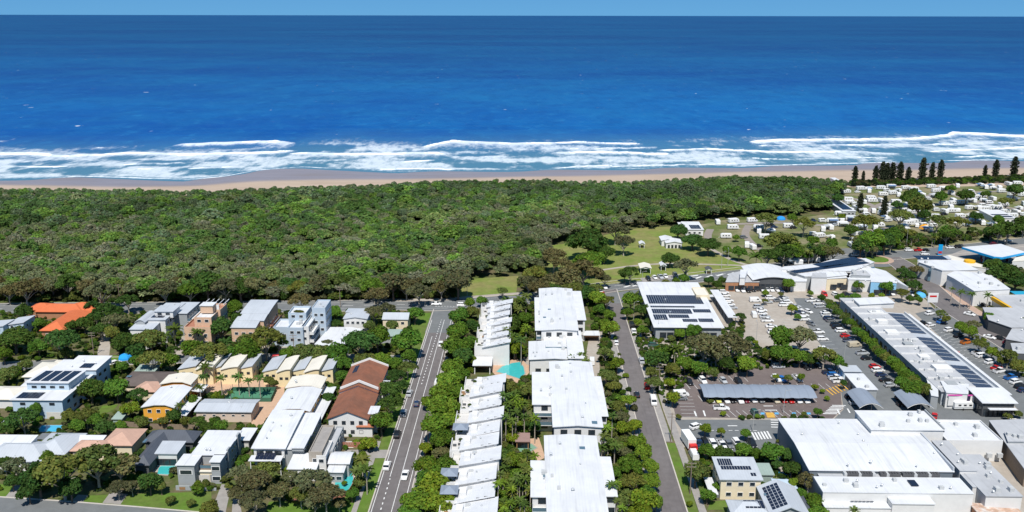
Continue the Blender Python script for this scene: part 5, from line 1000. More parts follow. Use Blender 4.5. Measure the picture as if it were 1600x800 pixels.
# neighbouring roofs at the edge of the frame
b = Bld('grey_shop', 'plain grey flat-roofed shop across the service yard from the supermarket', 'shop', (1590, 745), h=5); b.poly([(1602, 735), (1690, 735), (1640, 655), (1546, 658)], 5, wall=FENCEM, roof=ROOFM)
b.vents(b.poly([(1575, 690), (1600, 690), (1590, 676), (1570, 676)], 5.8, 5, wall=GREYW, roof=ROOFM), 3, (AC,))
b = Bld('rusty_shed', 'small rust-streaked metal lean-to against the supermarket loading side', 'shed', (1525, 812), h=3); b.vol((1530, 803), (1600, 803), 788, 3.0, wall=BRICK, roof=mat('roof_rust', (.50, .33, .24), .8, .3, .8, col2=(.62, .58, .54), mixscale=.5), ax='x', prof=S(-.6))
# small white boxes in the car park
b = Bld('trolley_shed', 'pale blue electrical kiosk box beside the car park trees', 'kiosk', (1318, 582), h=3); b.vol((1319, 581), (1345, 581), 572, 3, wall=BLUEW, roof=ROOFG); 
b = Bld('white_kiosk', 'long narrow white flat-roofed store between the shade sails and car park', 'store', (1345, 609), h=3.6); v = b.vol((1342, 609), (1370, 609), 585, 3.6, wall=GREYW, roof=ROOFW); b.win(v, 'l', 3, 1, 1.5, 1.6, 'd', z=-.2); b.vents(v, 2, (AC,))
# shade sails
def sail(label, x0, x1, yn, yf, h, arch, bays_, ax='y'):
    b = Bld('shade_sail', label, 'shade sail', (x0, yn), h=h); a, c, f = b.L(x0, yn, h), b.L(x1, yn, h), b.L((x0 + x1) / 2, yf, h); X0, X1, Y0, Y1 = a.x, c.x, 0, f.y
    rows = []
    for i in range(13):
        t_ = i / 12; rows.append([(X0 + (X1 - X0) * j / (bays_ * 4), Y0 + (Y1 - Y0) * t_, h + arch * (1 - (2 * t_ - 1) ** 2) + .22 * math.sin(math.pi * ((j / 4) % 1)) * (1 if 0 < i < 12 else -1)) for j in range(bays_ * 4 + 1)] if ax == 'y' else
            [(X0 + (X1 - X0) * t_, Y0 + (Y1 - Y0) * j / (bays_ * 4), h + arch * (1 - (2 * t_ - 1) ** 2)) for j in range(bays_ * 4 + 1)])
    mb = MB(); mb.grid(rows); mb.grid([[(x, y, z - .06) for x, y, z in r] for r in rows]); b.part('canopy', mb, SAIL, smooth=True)
    for k in range(bays_ + 1):
        if ax == 'y':
            x = X0 + (X1 - X0) * k / bays_; ym = (Y0 + Y1) / 2; m_ = MB(); m_.tube((x, ym, 0), (x, ym, h + arch - .3), .12); b.part('post', m_, FRAMED); m_ = MB(); p = [(x, Y0 + (Y1 - Y0) * i / 8, h + arch * (1 - (2 * i / 8 - 1) ** 2) - .2) for i in range(9)]; [m_.tube(p[i], p[i + 1], .07, None, 5) for i in range(8)]; b.part('hoop', m_, FRAMED)
        else:
            y = Y0 + (Y1 - Y0) * k / bays_; m_ = MB(); p = [(X0 + (X1 - X0) * i / 8, y, h + arch * (1 - (2 * i / 8 - 1) ** 2) - .2) for i in range(9)]; [m_.tube(p[i], p[i + 1], .08, None, 5) for i in range(8)]; b.part('hoop', m_, FRAMEW); m_ = MB(); m_.tube(((X0 + X1) / 2, y, 0), ((X0 + X1) / 2, y, h + arch - .2), .12); b.part('post', m_, FRAMED)
    return b
sail('long blue grey shade canopy over a row of parked cars', 1100, 1276, 620, 601, 2.6, .9, 9); sail('arched grey shade sail beside the long narrow white store', 1343, 1380, 637, 613, 2.8, 1.6, 3, 'x'); sail('arched grey shade sail beside the end of the strip of shops', 1418, 1459, 637, 614, 2.8, 1.6, 3, 'x')
# houses below the supermarket
b = Bld('panel_roof_house', 'cream two-storey house with grey roof and two rows of solar panels', 'house', (1127, 750), h=6); v = b.vol((1127, 749), (1189, 749), 720, 6, wall=CREAM, roof=ROOFG, ax='y', prof=S(.7), over=.5); b.win(v, 'f', 3, 2, 1.5); b.win(v, 'l', 3, 2, 1.3); sl = .7 / (v.y1 - v.y0); W_ = v.x1 - v.x0
b.solar(v.x0 + .9, v.x0 + W_ * .86, v.y0 + 4.2, v.y0 + 6.0, 6.22 + sl * 4.2, 11, 1, slope=sl, single=True); b.solar(v.x0 + W_ * .78, v.x0 + W_ * .92, v.y0 + 1.2, v.y0 + 2.8, 6.25, 2, 1, slope=sl, single=True); b.solar(v.x0 + .6, v.x0 + W_ * .42, v.y1 - 4, v.y1 - .6, 6.2 + sl * (v.y1 - v.y0 - 4), 6, 2, slope=sl, single=True)
mb = MB(); mb.box(v.x0 - 3.2, v.x0 - .9, v.y0 - 2, v.y0 + 7, 2.5, 2.65); b.part('carport_roof', mb, ROOFW)
b = Bld('green_shed', 'green-roofed shed joined to the back of the cream panel-roof house', 'shed', (1188, 742), h=3); b.vol((1188, 742), (1208, 742), 727, 3, wall=GREENR, roof=GREENR, ax='y', prof=S(.3))
b = Bld('dark_solar_house', 'grey hip-roofed house carpeted with dark solar panels', 'house', (1150, 800), h=4.2); v = b.vol((1206, 803), (1262, 803), 762, 4.2, wall=GREYW, roof=ROOFG, ax='x', prof=G(2.0), over=.6); W_ = v.x1 - v.x0; sxx = 2.0 / (W_ / 2); b.solar(v.x0 + .4, v.x0 + W_ * .47, v.y0 + 1, v.y1 - 1, 4.5, 4, 8, sx=sxx, single=True)
v2 = b.hip((1143, 806), (1206, 806), 782, 3.4, 1.8, wall=GREYW, roof=ROOFG); b.at(SKYL, 'skylight', *b.L(1197, 771, 5)[:2], 4.6, (1, 1, 1)); b.solar(v.x0 - 6, v.x0 - 1, v.y0 + 2, v.y0 + 5.4, 4.5, 5, 2, slope=.05, single=True)
b = Bld('garden_shed', 'dark steel shed beside the grey hip-roofed solar house', 'shed', (1255, 806), h=3); b.vol((1256, 806), (1270, 806), 776, 3, wall=COLORB, roof=ROOFD); b = Bld('patio_cover', 'light blue patio cover beside the blue backyard pool', 'patio cover', (1212, 762), h=2.6); v = b.vol((1213, 762), (1245, 762), 750, 2.6, 2.4, wall=FRAMEW, roof=BLUEW, name='beam', ax='x', prof=S(-.3)); [MB().box(x, x + .15, v.y0, v.y0 + .15, 0, 2.4).build('post', FRAMEW, b.root) for x in (v.x0, v.x1 - .2)]
pool('backyard_pool', 'bright blue backyard pool behind the cream panel-roof house', [(1215, 748), (1230, 749), (1228, 738), (1214, 738)], POOLB); fence('dark fence beside the cream panel-roof house', [(1120, 778), (1175, 776)], 1.7, COLORB); sheet('lawn', [(1105, 797), (1140, 797), (1134, 782), (1110, 784)], Z1 + .02, LAWN_G)
# petrol station
b = Bld('petrol_canopy', 'petrol station canopy with white top and bright blue fascia', 'petrol station', (1503, 388), h=6)
px = [(1503, 386), (1553, 401), (1566, 402), (1604, 394), (1564, 381)]; pts = [b.L(x, y, 6.0) for x, y in px]; mb = MB(); mb.prism([(p.x, p.y) for p in pts], 4.9, 6.0); b.part('fascia', mb, mat('fascia_blue', (.01, .34, .72), .4, .04)); c = sum(pts, Vector()) / 5; mb = MB(); mb.prism([(c.x + (p.x - c.x) * .985, c.y + (p.y - c.y) * .985) for p in pts], 5.8, 6.06); b.part('roof', mb, ROOFW)
for u, w_ in ((.3, .3), (.3, .7), (.7, .3), (.7, .7), (.5, .1)):
    p = pts[0] * (1 - u) * (1 - w_) + pts[2] * u * (1 - w_) + pts[3] * u * w_ + pts[4] * (1 - u) * w_; mb = MB(); mb.box(p.x - .25, p.x + .25, p.y - .25, p.y + .25, 0, 4.9); b.part('column', mb, FRAMEW); mb = MB(); mb.box(p.x - .4, p.x + .4, p.y + .8, p.y + 2, 0, 1.6); b.part('fuel_pump', mb, mat('pump_red', (.5, .04, .04), .5, .1))
foot([tuple((b.o + p)[:2]) for p in pts]); sheet('forecourt', [(1480, 400), (1510, 388), (1620, 380), (1640, 410), (1560, 416)], Z1 + .016, CONC_G)
b = Bld('station_shop', 'red-trimmed shop building behind the petrol canopy columns', 'shop', (1590, 405), h=4); v = b.poly([(1582, 409), (1640, 405), (1640, 397), (1590, 400)], 4, wall=WHITE, roof=CREAMR); 
rt = thing('fuel_price_sign', 'blue and red fuel price sign by the coast road', 'sign', P(1468, 399)); MB().box(-1.1, 1.1, -.2, .2, .3, 6).build('sign_body', mat('fascia_blue', (0, 0, 0)), rt); MB().box(-.95, .95, -.24, -.201, 1.0, 2.4).build('price_panel', mat('pump_red', (0, 0, 0)), rt)
# white offices on the corner of the shop street
b = Bld('corner_offices', 'white two-storey offices with blue glass and stepped roofs beside the petrol station', 'offices', (1450, 432), h=7)
v = b.poly([(1472, 423), (1528, 422), (1500, 408), (1440, 404), (1436, 410), (1448, 414)], 7.5, wall=WHITE, roof=ROOFW); b.vents(v, 5, (AC, VENT)); v = b.poly([(1480, 411), (1546, 420), (1541, 416), (1484, 399), (1478, 400)], 5.2, wall=WHITE, roof=CREAMR); v = b.poly([(1434, 408), (1486, 405), (1480, 400), (1436, 402)], 7.6, wall=WHITE, roof=ROOFG); b.solar(v.x0 + 1, v.x1 - 3, v.y0 + 2, v.y1 - 1, 7.9, 16, 3)
mb = MB(); q = b.L(1459, 424, 5); mb.box(q.x - 3, q.x + 6, q.y - 1, q.y - .6, .5, 6.5); b.part('glass_front', mb, GLASSB); mb = MB(); q = b.L(1515, 409, 5.6); mb.prism([(q.x + 2.6 * math.cos(t), q.y + 2.6 * math.sin(t)) for t in np.linspace(0, 6.28, 15)[:-1]], 5.2, 6.4); b.part('yellow_dome', mb, mat('sign_yellow', (.75, .42, .02), .6, .05))
v = b.poly([(1522, 455), (1578, 452), (1556, 436), (1545, 428), (1492, 424), (1480, 430), (1492, 436)], 7.0, wall=WHITE, roof=ROOFW); b.vents(v, 8, (AC, VENT)); inv = b.M
for i in range(7):
    p, q = b.L(1484 + i * 6, 432 + i * 3.6, 3.6), None; mb = MB(); mb.box(p.x - 1.5, p.x + 1.5, p.y - 2.2, p.y + .4, 3.3, 3.5); b.part('sun_awning', mb, ROOFW); mb = MB(); mb.box(p.x - 1.2, p.x + 1.2, p.y + .1, p.y + .5, .6, 3.0); b.part('window', mb, GLASSB)
b = Bld('yellow_trim_shop', 'grey roofed shop edged with a yellow awning on the shop street', 'shop', (1556, 475), h=4.5); v = b.poly([(1584, 482), (1660, 482), (1640, 460), (1552, 462)], 4.5, wall=WHITE, roof=ROOFM); A, C_ = b.L(1553, 464, 4.5), b.L(1584, 482, 4.5); d = (C_ - A).normalized(); n_ = Vector((-d.y, d.x, 0)) * -1.2; mb = MB(); mb.prism([((A).x, A.y), ((A + n_).x, (A + n_).y), ((C_ + n_).x, (C_ + n_).y), (C_.x, C_.y)], 3.2, 4.7); b.part('awning', mb, mat('sign_yellow', (0, 0, 0))); b.vents(v, 4, (AC,))
for lb, pts_, hh in (('grey flat-roofed shop with shaded footpath beyond the yellow-trimmed shop', [(1545, 500), (1580, 512), (1640, 512), (1640, 482), (1536, 481)], 4.6), ('low grey roof of the shop nearest the red-paved footpath', [(1572, 530), (1600, 535), (1660, 535), (1640, 512), (1582, 514)], 4.2), ('pale grey shop roof at the end of the red-paved footpath', [(1584, 552), (1680, 556), (1660, 536), (1580, 537)], 4.4)):
    b = Bld('street_shop', lb, 'shop', pts_[0], h=hh); v = b.poly(pts_, hh, wall=DARKW, roof=ROOFM); b.vents(v, 5, (AC, VENT)); b.win(v, 'f', 4, 1, 2.2, 2, 'd', z=-.4)
b = Bld('blue_tarp_roof', 'bright blue flat awning roof above the yellow-trimmed shop', 'awning', (1588, 460), h=3.4); v = b.vol((1588, 461), (1625, 461), 456, 3.4, 3.1, wall=FRAMEW, roof=POOLB, name='beam'); [MB().box(x, x + .2, v.y0, v.y0 + .2, 0, 3.1).build('post', FRAMEW, b.root) for x in (v.x0, v.x1 - .3)]
# parkland buildings
b = Bld('toilet_block', 'white toilet block with two low gables on the park lawn', 'toilet block', (1034, 380), h=3); v = b.vol((1041, 380), (1066, 380), 374, 3, wall=WHITE, roof=ROOFW, ax='x', prof=G(.8)); b.win(v, 'f', 4, 1, 1.2, 1.8, 'd', z=-.8); v = b.vol((1034, 376), (1052, 376), 370, 3.2, wall=WHITE, roof=ROOFW, ax='x', prof=G(.8))
def shelter(label, x0, x1, yn, yf, h, m):
    b = Bld('picnic_shelter', label, 'shelter', (x0, yn), h=h); v = b.vol((x0, yn), (x1, yn), yf, h, h - .3, wall=FRAMEW, roof=m, ax='x', prof=G(.7), name='beam', over=.4)
    for x in (v.x0, v.x1 - .2):
        for y in (v.y0, v.y1 - .2): MB().box(x, x + .2, y, y + .2, 0, h - .3).build('post', FRAMEW, b.root)
    mb = MB(); xm, ym = (v.x0 + v.x1) / 2, (v.y0 + v.y1) / 2; mb.box(xm - 1, xm + 1, ym - .4, ym + .4, .68, .75); mb.box(xm - .2, xm + .2, ym - .2, ym + .2, 0, .68); mb.box(xm - 1, xm + 1, ym - 1, ym - .7, .4, .46); mb.box(xm - 1, xm + 1, ym + .7, ym + 1, .4, .46); b.part('picnic_table', mb, TIMBER)
shelter('cream-roofed picnic shelter on the park lawn', 1001, 1017, 419, 412.5, 3.0, CREAMR); shelter('small white picnic shelter beside the dark park tree', 1033, 1040.5, 415, 410.5, 2.8, ROOFW); shelter('white picnic shelter with orange base near the park edge', 1000, 1007, 381, 378, 2.6, ROOFW); shelter('dark green bus shelter by the coast road', 1104, 1112, 420.5, 418, 2.6, DARKW)
b = Bld('amenities_block', 'white amenities block with solar roof at the caravan park gate', 'amenities block', (1066, 359), h=3.6); v = b.vol((1072, 359), (1099, 359), 349, 3.6, wall=WHITE, roof=ROOFW, ax='y', prof=S(.8)); b.solar(v.x0 + 3, v.x1 - 1, v.y0 + 1, v.y0 + 9, 3.9, 10, 4, slope=.05); b.win(v, 'f', 3, 1, 1.5, z=.2); b.vol((1062, 352), (1076, 352), 348, 3.4, wall=WHITE, roof=ROOFW)
b = Bld('amenities_block', 'solar-roofed amenities block by the bushland edge of the caravan park', 'amenities block', (1312, 330), h=3.4); v = b.vol((1317, 330), (1337, 330), 313, 3.4, wall=GREYW, roof=ROOFW, ax='y', prof=S(.6)); b.solar(v.x0 + 1, v.x1 - 1, v.y0 + 3, v.y1 - 3, 3.8, 8, 8, slope=.02); b.win(v, 'f', 3, 1, 1.5, z=.2)
b = Bld('camp_kitchen', 'striped solar-roofed camp kitchen in the middle of the caravans', 'amenities block', (1552, 342), h=3.4); v = b.vol((1556, 341), (1588, 341), 330, 3.4, wall=WHITE, roof=ROOFW, ax='y', prof=S(.6)); [b.solar(v.x0 + 1, v.x1 - 1, v.y0 + 1.5 + k * 5, v.y0 + 4.5 + k * 5, 3.75, 10, 2, slope=.02) for k in range(3)]; b.win(v, 'f', 4, 1, 1.5, z=.2)
b = Bld('lifeguard_hut', 'small white lifeguard hut on the sand beside the pines', 'hut', (1304, 283), h=3.6); v = b.vol((1304, 281.5), (1311, 281.5), 278, 3.6, .8, wall=WHITE, roof=ROOFW); [MB().box(x, x + .3, y, y + .3, -1, .8).build('stilt', FRAMEW, b.root) for x in (v.x0, v.x1 - .3) for y in (v.y0, v.y1 - .3)]; b.win(v, 'f', 2, 1, 1.2, .9, z=1)
# ================================================================== vehicles
PAINT = paint_mat('car_paint', .28, .5); TYRE = mat('tyre', (.02, .02, .02), .9, 0); CGLASS = mat('car_glass', (.015, .02, .026), .08, 0, spec=.6); LAMP = mat('headlight', (.7, .7, .68), .2, 0); TAIL = mat('tail_light', (.35, .01, .01), .3, 0); VPLAIN = mat('van_white', (.78, .78, .77), .45, .05)
_t = MB(); _t.tube((-.11, 0, 0), (.11, 0, 0), .33, .33, 12); WHEEL = _t.mesh('wheel', TYRE); _t = MB(); _t.tube((-.115, 0, 0), (.115, 0, 0), .19, .19, 8); RIM = _t.mesh('rim', METAL)
_t = MB(); _t.box(-.2, .2, -.04, .04, -.07, .07); HEADL = _t.mesh('headlight', LAMP); TAILL = _t.mesh('tail_light', TAIL)
def loft(secs):                              # closed cross-sections along y -> one skin
    mb = MB(); k = len(secs[0]); v = [p for s_ in secs for p in s_]; f = []
    for i in range(len(secs) - 1):
        for j in range(k): f.append((i * k + j, i * k + (j + 1) % k, (i + 1) * k + (j + 1) % k, (i + 1) * k + j))
    f += [list(range(k))[::-1], list(range((len(secs) - 1) * k, len(secs) * k))]; mb.add(v, f); return mb
def car_kind(name, Ln, W, belt, top, prof, hood, cab, deck=None):
    """forward is -y. prof: body height along the length; cab: cabin (y0 windscreen base, y1 roof front, y2 roof rear, y3 rear glass base)"""
    w = W / 2; ys = [(-Ln / 2, .52, .80), (-Ln / 2 + .12, .62, .92), (cab[0], hood, .97), (0, belt, 1.0), (cab[3], belt, .98), (Ln / 2 - .12, prof, .94), (Ln / 2, prof - .18, .86)]
    secs = [[(-w * s_, y, .26), (w * s_, y, .26), (w * s_, y, z * .55 + .1), (w * s_ * .97, y, z * .86), (w * s_ * .86, y, z), (-w * s_ * .86, y, z), (-w * s_ * .97, y, z * .86), (-w * s_, y, z * .55 + .1)] for y, z, s_ in ys]
    body = loft(secs); c = .80
    body.add([(-w * c, cab[1], top - .07), (w * c, cab[1], top - .07), (w * c, cab[2], top - .05), (-w * c, cab[2], top - .05), (-w * c * .93, cab[1] + .12, top), (w * c * .93, cab[1] + .12, top), (w * c * .93, cab[2] - .12, top), (-w * c * .93, cab[2] - .12, top)], [(3, 2, 1, 0), (4, 5, 6, 7), (0, 1, 5, 4), (1, 2, 6, 5), (2, 3, 7, 6), (3, 0, 4, 7)])
    for y in (cab[1] + .02, (cab[1] + cab[2]) / 2, cab[2] - .05):
        for sx in (-1, 1): body.tube((sx * w * .87, y + (.0), belt - .04), (sx * w * .79, y, top - .05), .05, .05, 4)
    if deck:
        body.box(-w * .95, -w * .80, cab[3] + .05, Ln / 2 - .05, belt - .1, belt + .10); body.box(w * .80, w * .95, cab[3] + .05, Ln / 2 - .05, belt - .1, belt + .10); body.box(-w * .8, w * .8, Ln / 2 - .15, Ln / 2 - .02, belt - .1, belt + .10)
    g = MB(); a, b_ = .85, .775
    g.add([(-w * a, cab[0], belt - .08), (w * a, cab[0], belt - .08), (w * a, cab[3], belt - .06), (-w * a, cab[3], belt - .06), (-w * b_, cab[1], top - .06), (w * b_, cab[1], top - .06), (w * b_, cab[2], top - .06), (-w * b_, cab[2], top - .06)], [(3, 2, 1, 0), (4, 5, 6, 7), (0, 1, 5, 4), (1, 2, 6, 5), (2, 3, 7, 6), (3, 0, 4, 7)])
    parts = [('body', body.mesh('body', PAINT), None), ('windows', g.mesh('windows', CGLASS), None)]
    if deck: d = MB(); d.box(-w * .79, w * .79, cab[3] + .06, Ln / 2 - .16, belt - .05, belt + .03); parts.append(('tray_cover', d.mesh('tray_cover', TYRE), None))
    for sx in (-1, 1):
        for yy in (-Ln * .31, Ln * .29): parts.append(('wheel', WHEEL, (sx * (w - .1), yy, .33)))
        parts.append(('headlight', HEADL, (sx * w * .62, -Ln / 2 + .06, .66))); parts.append(('tail_light', TAILL, (sx * w * .68, Ln / 2 - .06, .82)))
    return parts
KINDS = {
    'hatchback': car_kind('hatchback', 4.2, 1.78, .95, 1.48, .95, .92, (-1.0, -.35, 1.45, 1.95)), 'sedan': car_kind('sedan', 4.7, 1.82, .93, 1.44, .96, .90, (-1.05, -.3, .95, 1.65)),
    'wagon': car_kind('wagon', 4.7, 1.90, 1.08, 1.70, 1.05, 1.04, (-1.15, -.55, 1.85, 2.2)), 'ute': car_kind('ute', 5.3, 1.92, 1.08, 1.78, 1.05, 1.06, (-1.35, -.75, .55, .75), True)}
def van_kind(Ln=5.2, W=2.0, H=2.1):
    w = W / 2; b = loft([[(-w * s_, y, .3), (w * s_, y, .3), (w * s_, y, z * .8), (w * s_ * .88, y, z), (-w * s_ * .88, y, z), (-w * s_, y, z * .8)] for y, z, s_ in ((-Ln / 2, .95, .92), (-Ln / 2 + .5, 1.2, 1), (-Ln / 2 + 1.2, H - .05, .98), (0, H, .98), (Ln / 2, H - .03, .96))]); g = MB(); y0 = -Ln / 2
    g.add([(-w * .84, y0 + .50, 1.24), (w * .84, y0 + .50, 1.24), (w * .80, y0 + 1.12, 1.96), (-w * .80, y0 + 1.12, 1.96), (-w * .84, y0 + .56, 1.26), (w * .84, y0 + .56, 1.26), (w * .8, y0 + 1.2, 1.98), (-w * .8, y0 + 1.2, 1.98)], [(3, 2, 1, 0), (4, 5, 6, 7), (0, 1, 5, 4), (1, 2, 6, 5), (2, 3, 7, 6), (3, 0, 4, 7)]); g.box(-w * .99 - .02, -w * .97, y0 + 1.2, y0 + 2.2, 1.2, 1.7); g.box(w * .97, w * .99 + .02, y0 + 1.2, y0 + 2.2, 1.2, 1.7)
    p = [('body', b.mesh('body', PAINT), None), ('windows', g.mesh('windows', CGLASS), None)]
    for sx in (-1, 1):
        for yy in (-Ln * .32, Ln * .3): p.append(('wheel', WHEEL, (sx * (w - .1), yy, .33)))
        p.append(('headlight', HEADL, (sx * w * .7, -Ln / 2 - .01, .75)))
    return p
KINDS['van'] = van_kind()
def caravan_kind(Ln, W, H, awn):
    w = W / 2; b = MB(); sd = [(-Ln / 2 + .3, .5), (Ln / 2, .5), (Ln / 2, H - .2), (Ln / 2 - .25, H), (-Ln / 2 + .9, H), (-Ln / 2 + .2, H - .6), (-Ln / 2, 1.2)]; n = len(sd)
    b.add([(-w, y, z) for y, z in sd] + [(w, y, z) for y, z in sd], [list(range(n)), list(range(n, 2 * n))[::-1]] + [(i, i + n, (i + 1) % n + n, (i + 1) % n) for i in range(n)]); b.tube((-.5, -Ln / 2 + .2, .5), (0, -Ln / 2 - 1.2, .5), .05, .05, 5); b.tube((.5, -Ln / 2 + .2, .5), (0, -Ln / 2 - 1.2, .5), .05, .05, 5)
    p = [('body', b.mesh('body', VPLAIN), None)]; k = MB(); k.box(-w - .015, w + .015, -Ln / 2 + .35, Ln / 2 - .03, .75, 1.05); p.append(('stripe', k.mesh('stripe', GREYW), None))
    for i in range(3):
        g = MB(); y = -Ln / 2 + 1 + i * (Ln - 1.4) / 3; g.box(-w - .03, w + .03, y, y + .9, 1.5, 2.05); p.append(('window', g.mesh('window', CGLASS), None))
    h = MB(); h.box(-.35, .35, -.4, .4, H, H + .22); p.append(('air_conditioner', h.mesh('air_conditioner', VPLAIN), None))
    if awn:
        a = MB(); a.add([(w, -Ln / 2 + .8, H - .3), (w + 2.4, -Ln / 2 + .8, H - .65), (w + 2.4, Ln / 2 - .3, H - .65), (w, Ln / 2 - .3, H - .3), (w, -Ln / 2 + .8, H - .25), (w + 2.4, -Ln / 2 + .8, H - .6), (w + 2.4, Ln / 2 - .3, H - .6), (w, Ln / 2 - .3, H - .25)], [(3, 2, 1, 0), (4, 5, 6, 7), (0, 1, 5, 4), (1, 2, 6, 5), (2, 3, 7, 6), (3, 0, 4, 7)]); p.append(('awning', a.mesh('awning', PAINT), None))
        for y in (-Ln / 2 + .9, Ln / 2 - .4): q = MB(); q.tube((w + 2.35, y, 0), (w + 2.35, y, H - .65), .03, .03, 5); p.append(('awning_pole', q.mesh('awning_pole', METAL), None))
    for sx in (-1, 1): p.append(('wheel', WHEEL, (sx * (w - .05), .3, .33)))
    return p
KINDS['caravan'] = caravan_kind(6.2, 2.4, 2.75, False); KINDS['awning caravan'] = caravan_kind(6.6, 2.45, 2.8, True); KINDS['camper trailer'] = caravan_kind(4.4, 2.1, 2.3, True)
PC = {'white': (.76, .76, .75), 'silver': (.42, .44, .46), 'grey': (.14, .15, .16), 'black': (.014, .015, .018), 'dark blue': (.018, .035, .085), 'blue': (.02, .14, .42), 'red': (.48, .015, .015), 'beige': (.50, .44, .33), 'orange': (.50, .14, .02), 'green': (.03, .09, .07), 'yellow': (.62, .62, .14), 'dark red': (.16, .015, .03)}
NCAR = {}
def vehicle(px, py, kind, color, ang, zone, h=0.0, cat=None):
    """ang: which way the nose points, degrees anticlockwise from +x (90 = towards the sea)"""
    p = P(px, py, .5); nm = kind.replace(' ', '_'); ang += random.uniform(-3, 3)
    lab = '%s %s %s' % (color, kind, zone); grp = zone
    rt = thing(nm, lab, cat or ('car' if kind in ('hatchback', 'sedan', 'wagon', 'ute') else 'van' if kind == 'van' else 'caravan'), (p.x, p.y, Z5), R(ang + 90), grp)
    for (n, me, loc) in KINDS[kind]:
        o = link(n, me, rt, loc)
        if n == 'wheel' and kind in ('hatchback', 'sedan', 'wagon', 'ute', 'van'): link('rim', RIM, o)
        if me.materials[0] is PAINT: o.color = (*(PC[color] if n != 'awning' else random.choice([(.5, .5, .48), (.25, .3, .35), (.6, .57, .5), (.12, .2, .35)])), 1)
    foot([(p.x + x, p.y + y) for x, y in ((-1.5, -1.5), (1.5, -1.5), (1.5, 1.5), (-1.5, 1.5))]); return rt
CODE = {'w': 'white', 's': 'silver', 'g': 'grey', 'k': 'black', 'd': 'dark blue', 'b': 'blue', 'r': 'red', 'e': 'beige', 'o': 'orange', 'n': 'green', 'y': 'yellow', 'm': 'dark red'}
KCODE = {'h': 'hatchback', 'q': 'sedan', 'a': 'wagon', 'u': 'ute', 'v': 'van', '?': None}
def cars(zone, ang, text):
    for t_ in text.split():
        xy, c = t_.split(':'); x, y = [float(q) for q in xy.split(',')]; k = KCODE[c[1]] if len(c) > 1 else None
        vehicle(x, y, k or random.choices(['hatchback', 'wagon', 'sedan', 'ute'], [3, 4, 2, 1.4])[0], CODE[c[0]], ang, zone)
cars('parked nose-out under the long shade canopy', -80, '1110,625:wh 1121,625:yh 1134,625:wq 1143,625:kh 1155,625:wu 1165,625:m 1176,624:wa 1188,625:g 1211,625:ea 1223,625:rh 1234,625:ra 1246,625:w 1258,625:w')
cars('parked facing the long shade canopy', -75, '1076,597:k 1098,595:w 1130,595:s 1154,597:k 1213,592:wa 1222,593:bh 1246,592:wu 1259,574:k 1278,572:k')
cars('parked sideways in the bays by the car park trees', 5, '1064,617:wv 1064,623:g 1216,573:s 1296,582:d 1303,587:b 1306,591:wu 1312,596:w')
cars('driving through the brown-paved car park', 0, '1127,638:wu'); cars('parked by the accessible bays', -80, '1180,647:na'); cars('turning into the service lane', 30, '1088,667:wa')
cars('in the small lot beside the box truck', -82, '1092,694:d 1102,693:k 1114,695:w 1128,696:wu 1139,695:g 1151,693:w 1175,694:ka')
cars('parked against the hedge of the grey car park', 8, '1268,470:wu 1278,474:w 1281,479:s 1290,489:w 1292,493:w 1295,498:d 1298,501:g 1306,508:k 1309,512:k 1314,517:wa 1321,525:rh 1327,532:d 1335,540:ev 1348,552:s 1354,560:k 1367,573:rh 1372,579:wa 1377,586:d 1384,594:k 1391,602:s')
cars('in the tree-side row of the grey car park', 5, '1226,469:w 1230,473:w 1224,465:s 1243,479:s 1247,484:w 1250,488:d 1254,493:w 1257,499:w 1278,519:wu 1285,530:w 1287,546:w 1297,551:s'); cars('driving down the grey car park aisle', -60, '1263,487:wh 1267,506:g')
cars('in the front row before the shopping centre', -82, '1151,453:w 1160,454:w 1168,454:k 1176,453:k 1191,453:w 1198,453:w 1205,453:w 1214,453:w 1220,454:d 1288,460:ra 1305,461:w 1322,461:ka 1329,462:d 1393,459:w 1424,460:w 1438,461:b')
cars('in the beige concrete car park', 2, '1131,457:wa 1134,462:w 1138,470:w 1141,476:w 1144,481:s 1180,470:wv 1185,480:s 1190,485:w 1191,490:w 1195,495:s 1199,501:wu 1205,510:w 1208,519:w 1204,466:w 1216,470:g 1225,477:w 1200,472:s'); cars('standing alone on the beige concrete', 85, '1178,493:wv')
cars('in the shop-side row along the strip of shops', 25, '1441,506:k 1454,508:w 1446,514:w 1451,520:s 1462,528:w 1477,542:b 1490,551:r 1500,561:s 1512,572:w 1530,590:s')
cars('in the street-side row of the strip car park', 25, '1453,490:wa 1471,503:bq 1483,516:wa 1498,525:ka 1510,535:o 1528,552:wu 1533,556:w 1547,566:wa 1557,575:r 1562,580:w 1579,590:b 1587,597:w 1594,604:k 1598,610:d')
cars('driving along the shop street', -45, '1515,491:w 1546,527:wq'); cars('parked at the red-paved footpath', -45, '1563,529:k 1577,537:m 1590,548:g 1535,476:k')
cars('under the arched shade sails', 5, '1330,620:k 1338,630:s 1408,622:k 1414,632:k'); cars('behind the supermarket', 60, '1460,650:r')
cars('parked along the kerb of the street with lane lines', 90, '640,615:sa 631,646:sa 621,679:ka 605,728:wa'); cars('driving along the street with lane lines', 90, '651,631:dh 689,538:wa'); cars('driving away from the sea beside the townhouse trees', -90, '633,743:wq')
cars('parked beneath the townhouse street trees', 90, '684,600:wv'); cars('driving on the coast road', 5, '682,475:wq 722,477:wa 1420,391:w 1445,397:w 1484,387:w 1337,399:w 1498,386:k 1575,376:w'); cars('on the coast road near the roundabout', 15, '1435,391:r 1447,391:k 1363,397:k 1553,382:m')
cars('parked at the park edge by the coast road', -80, '1013,436:k 1023,434:w 1032,433:s 1040,432:w 1055,430:g 935,448:s 945,449:w 938,456:w 942,460:r')
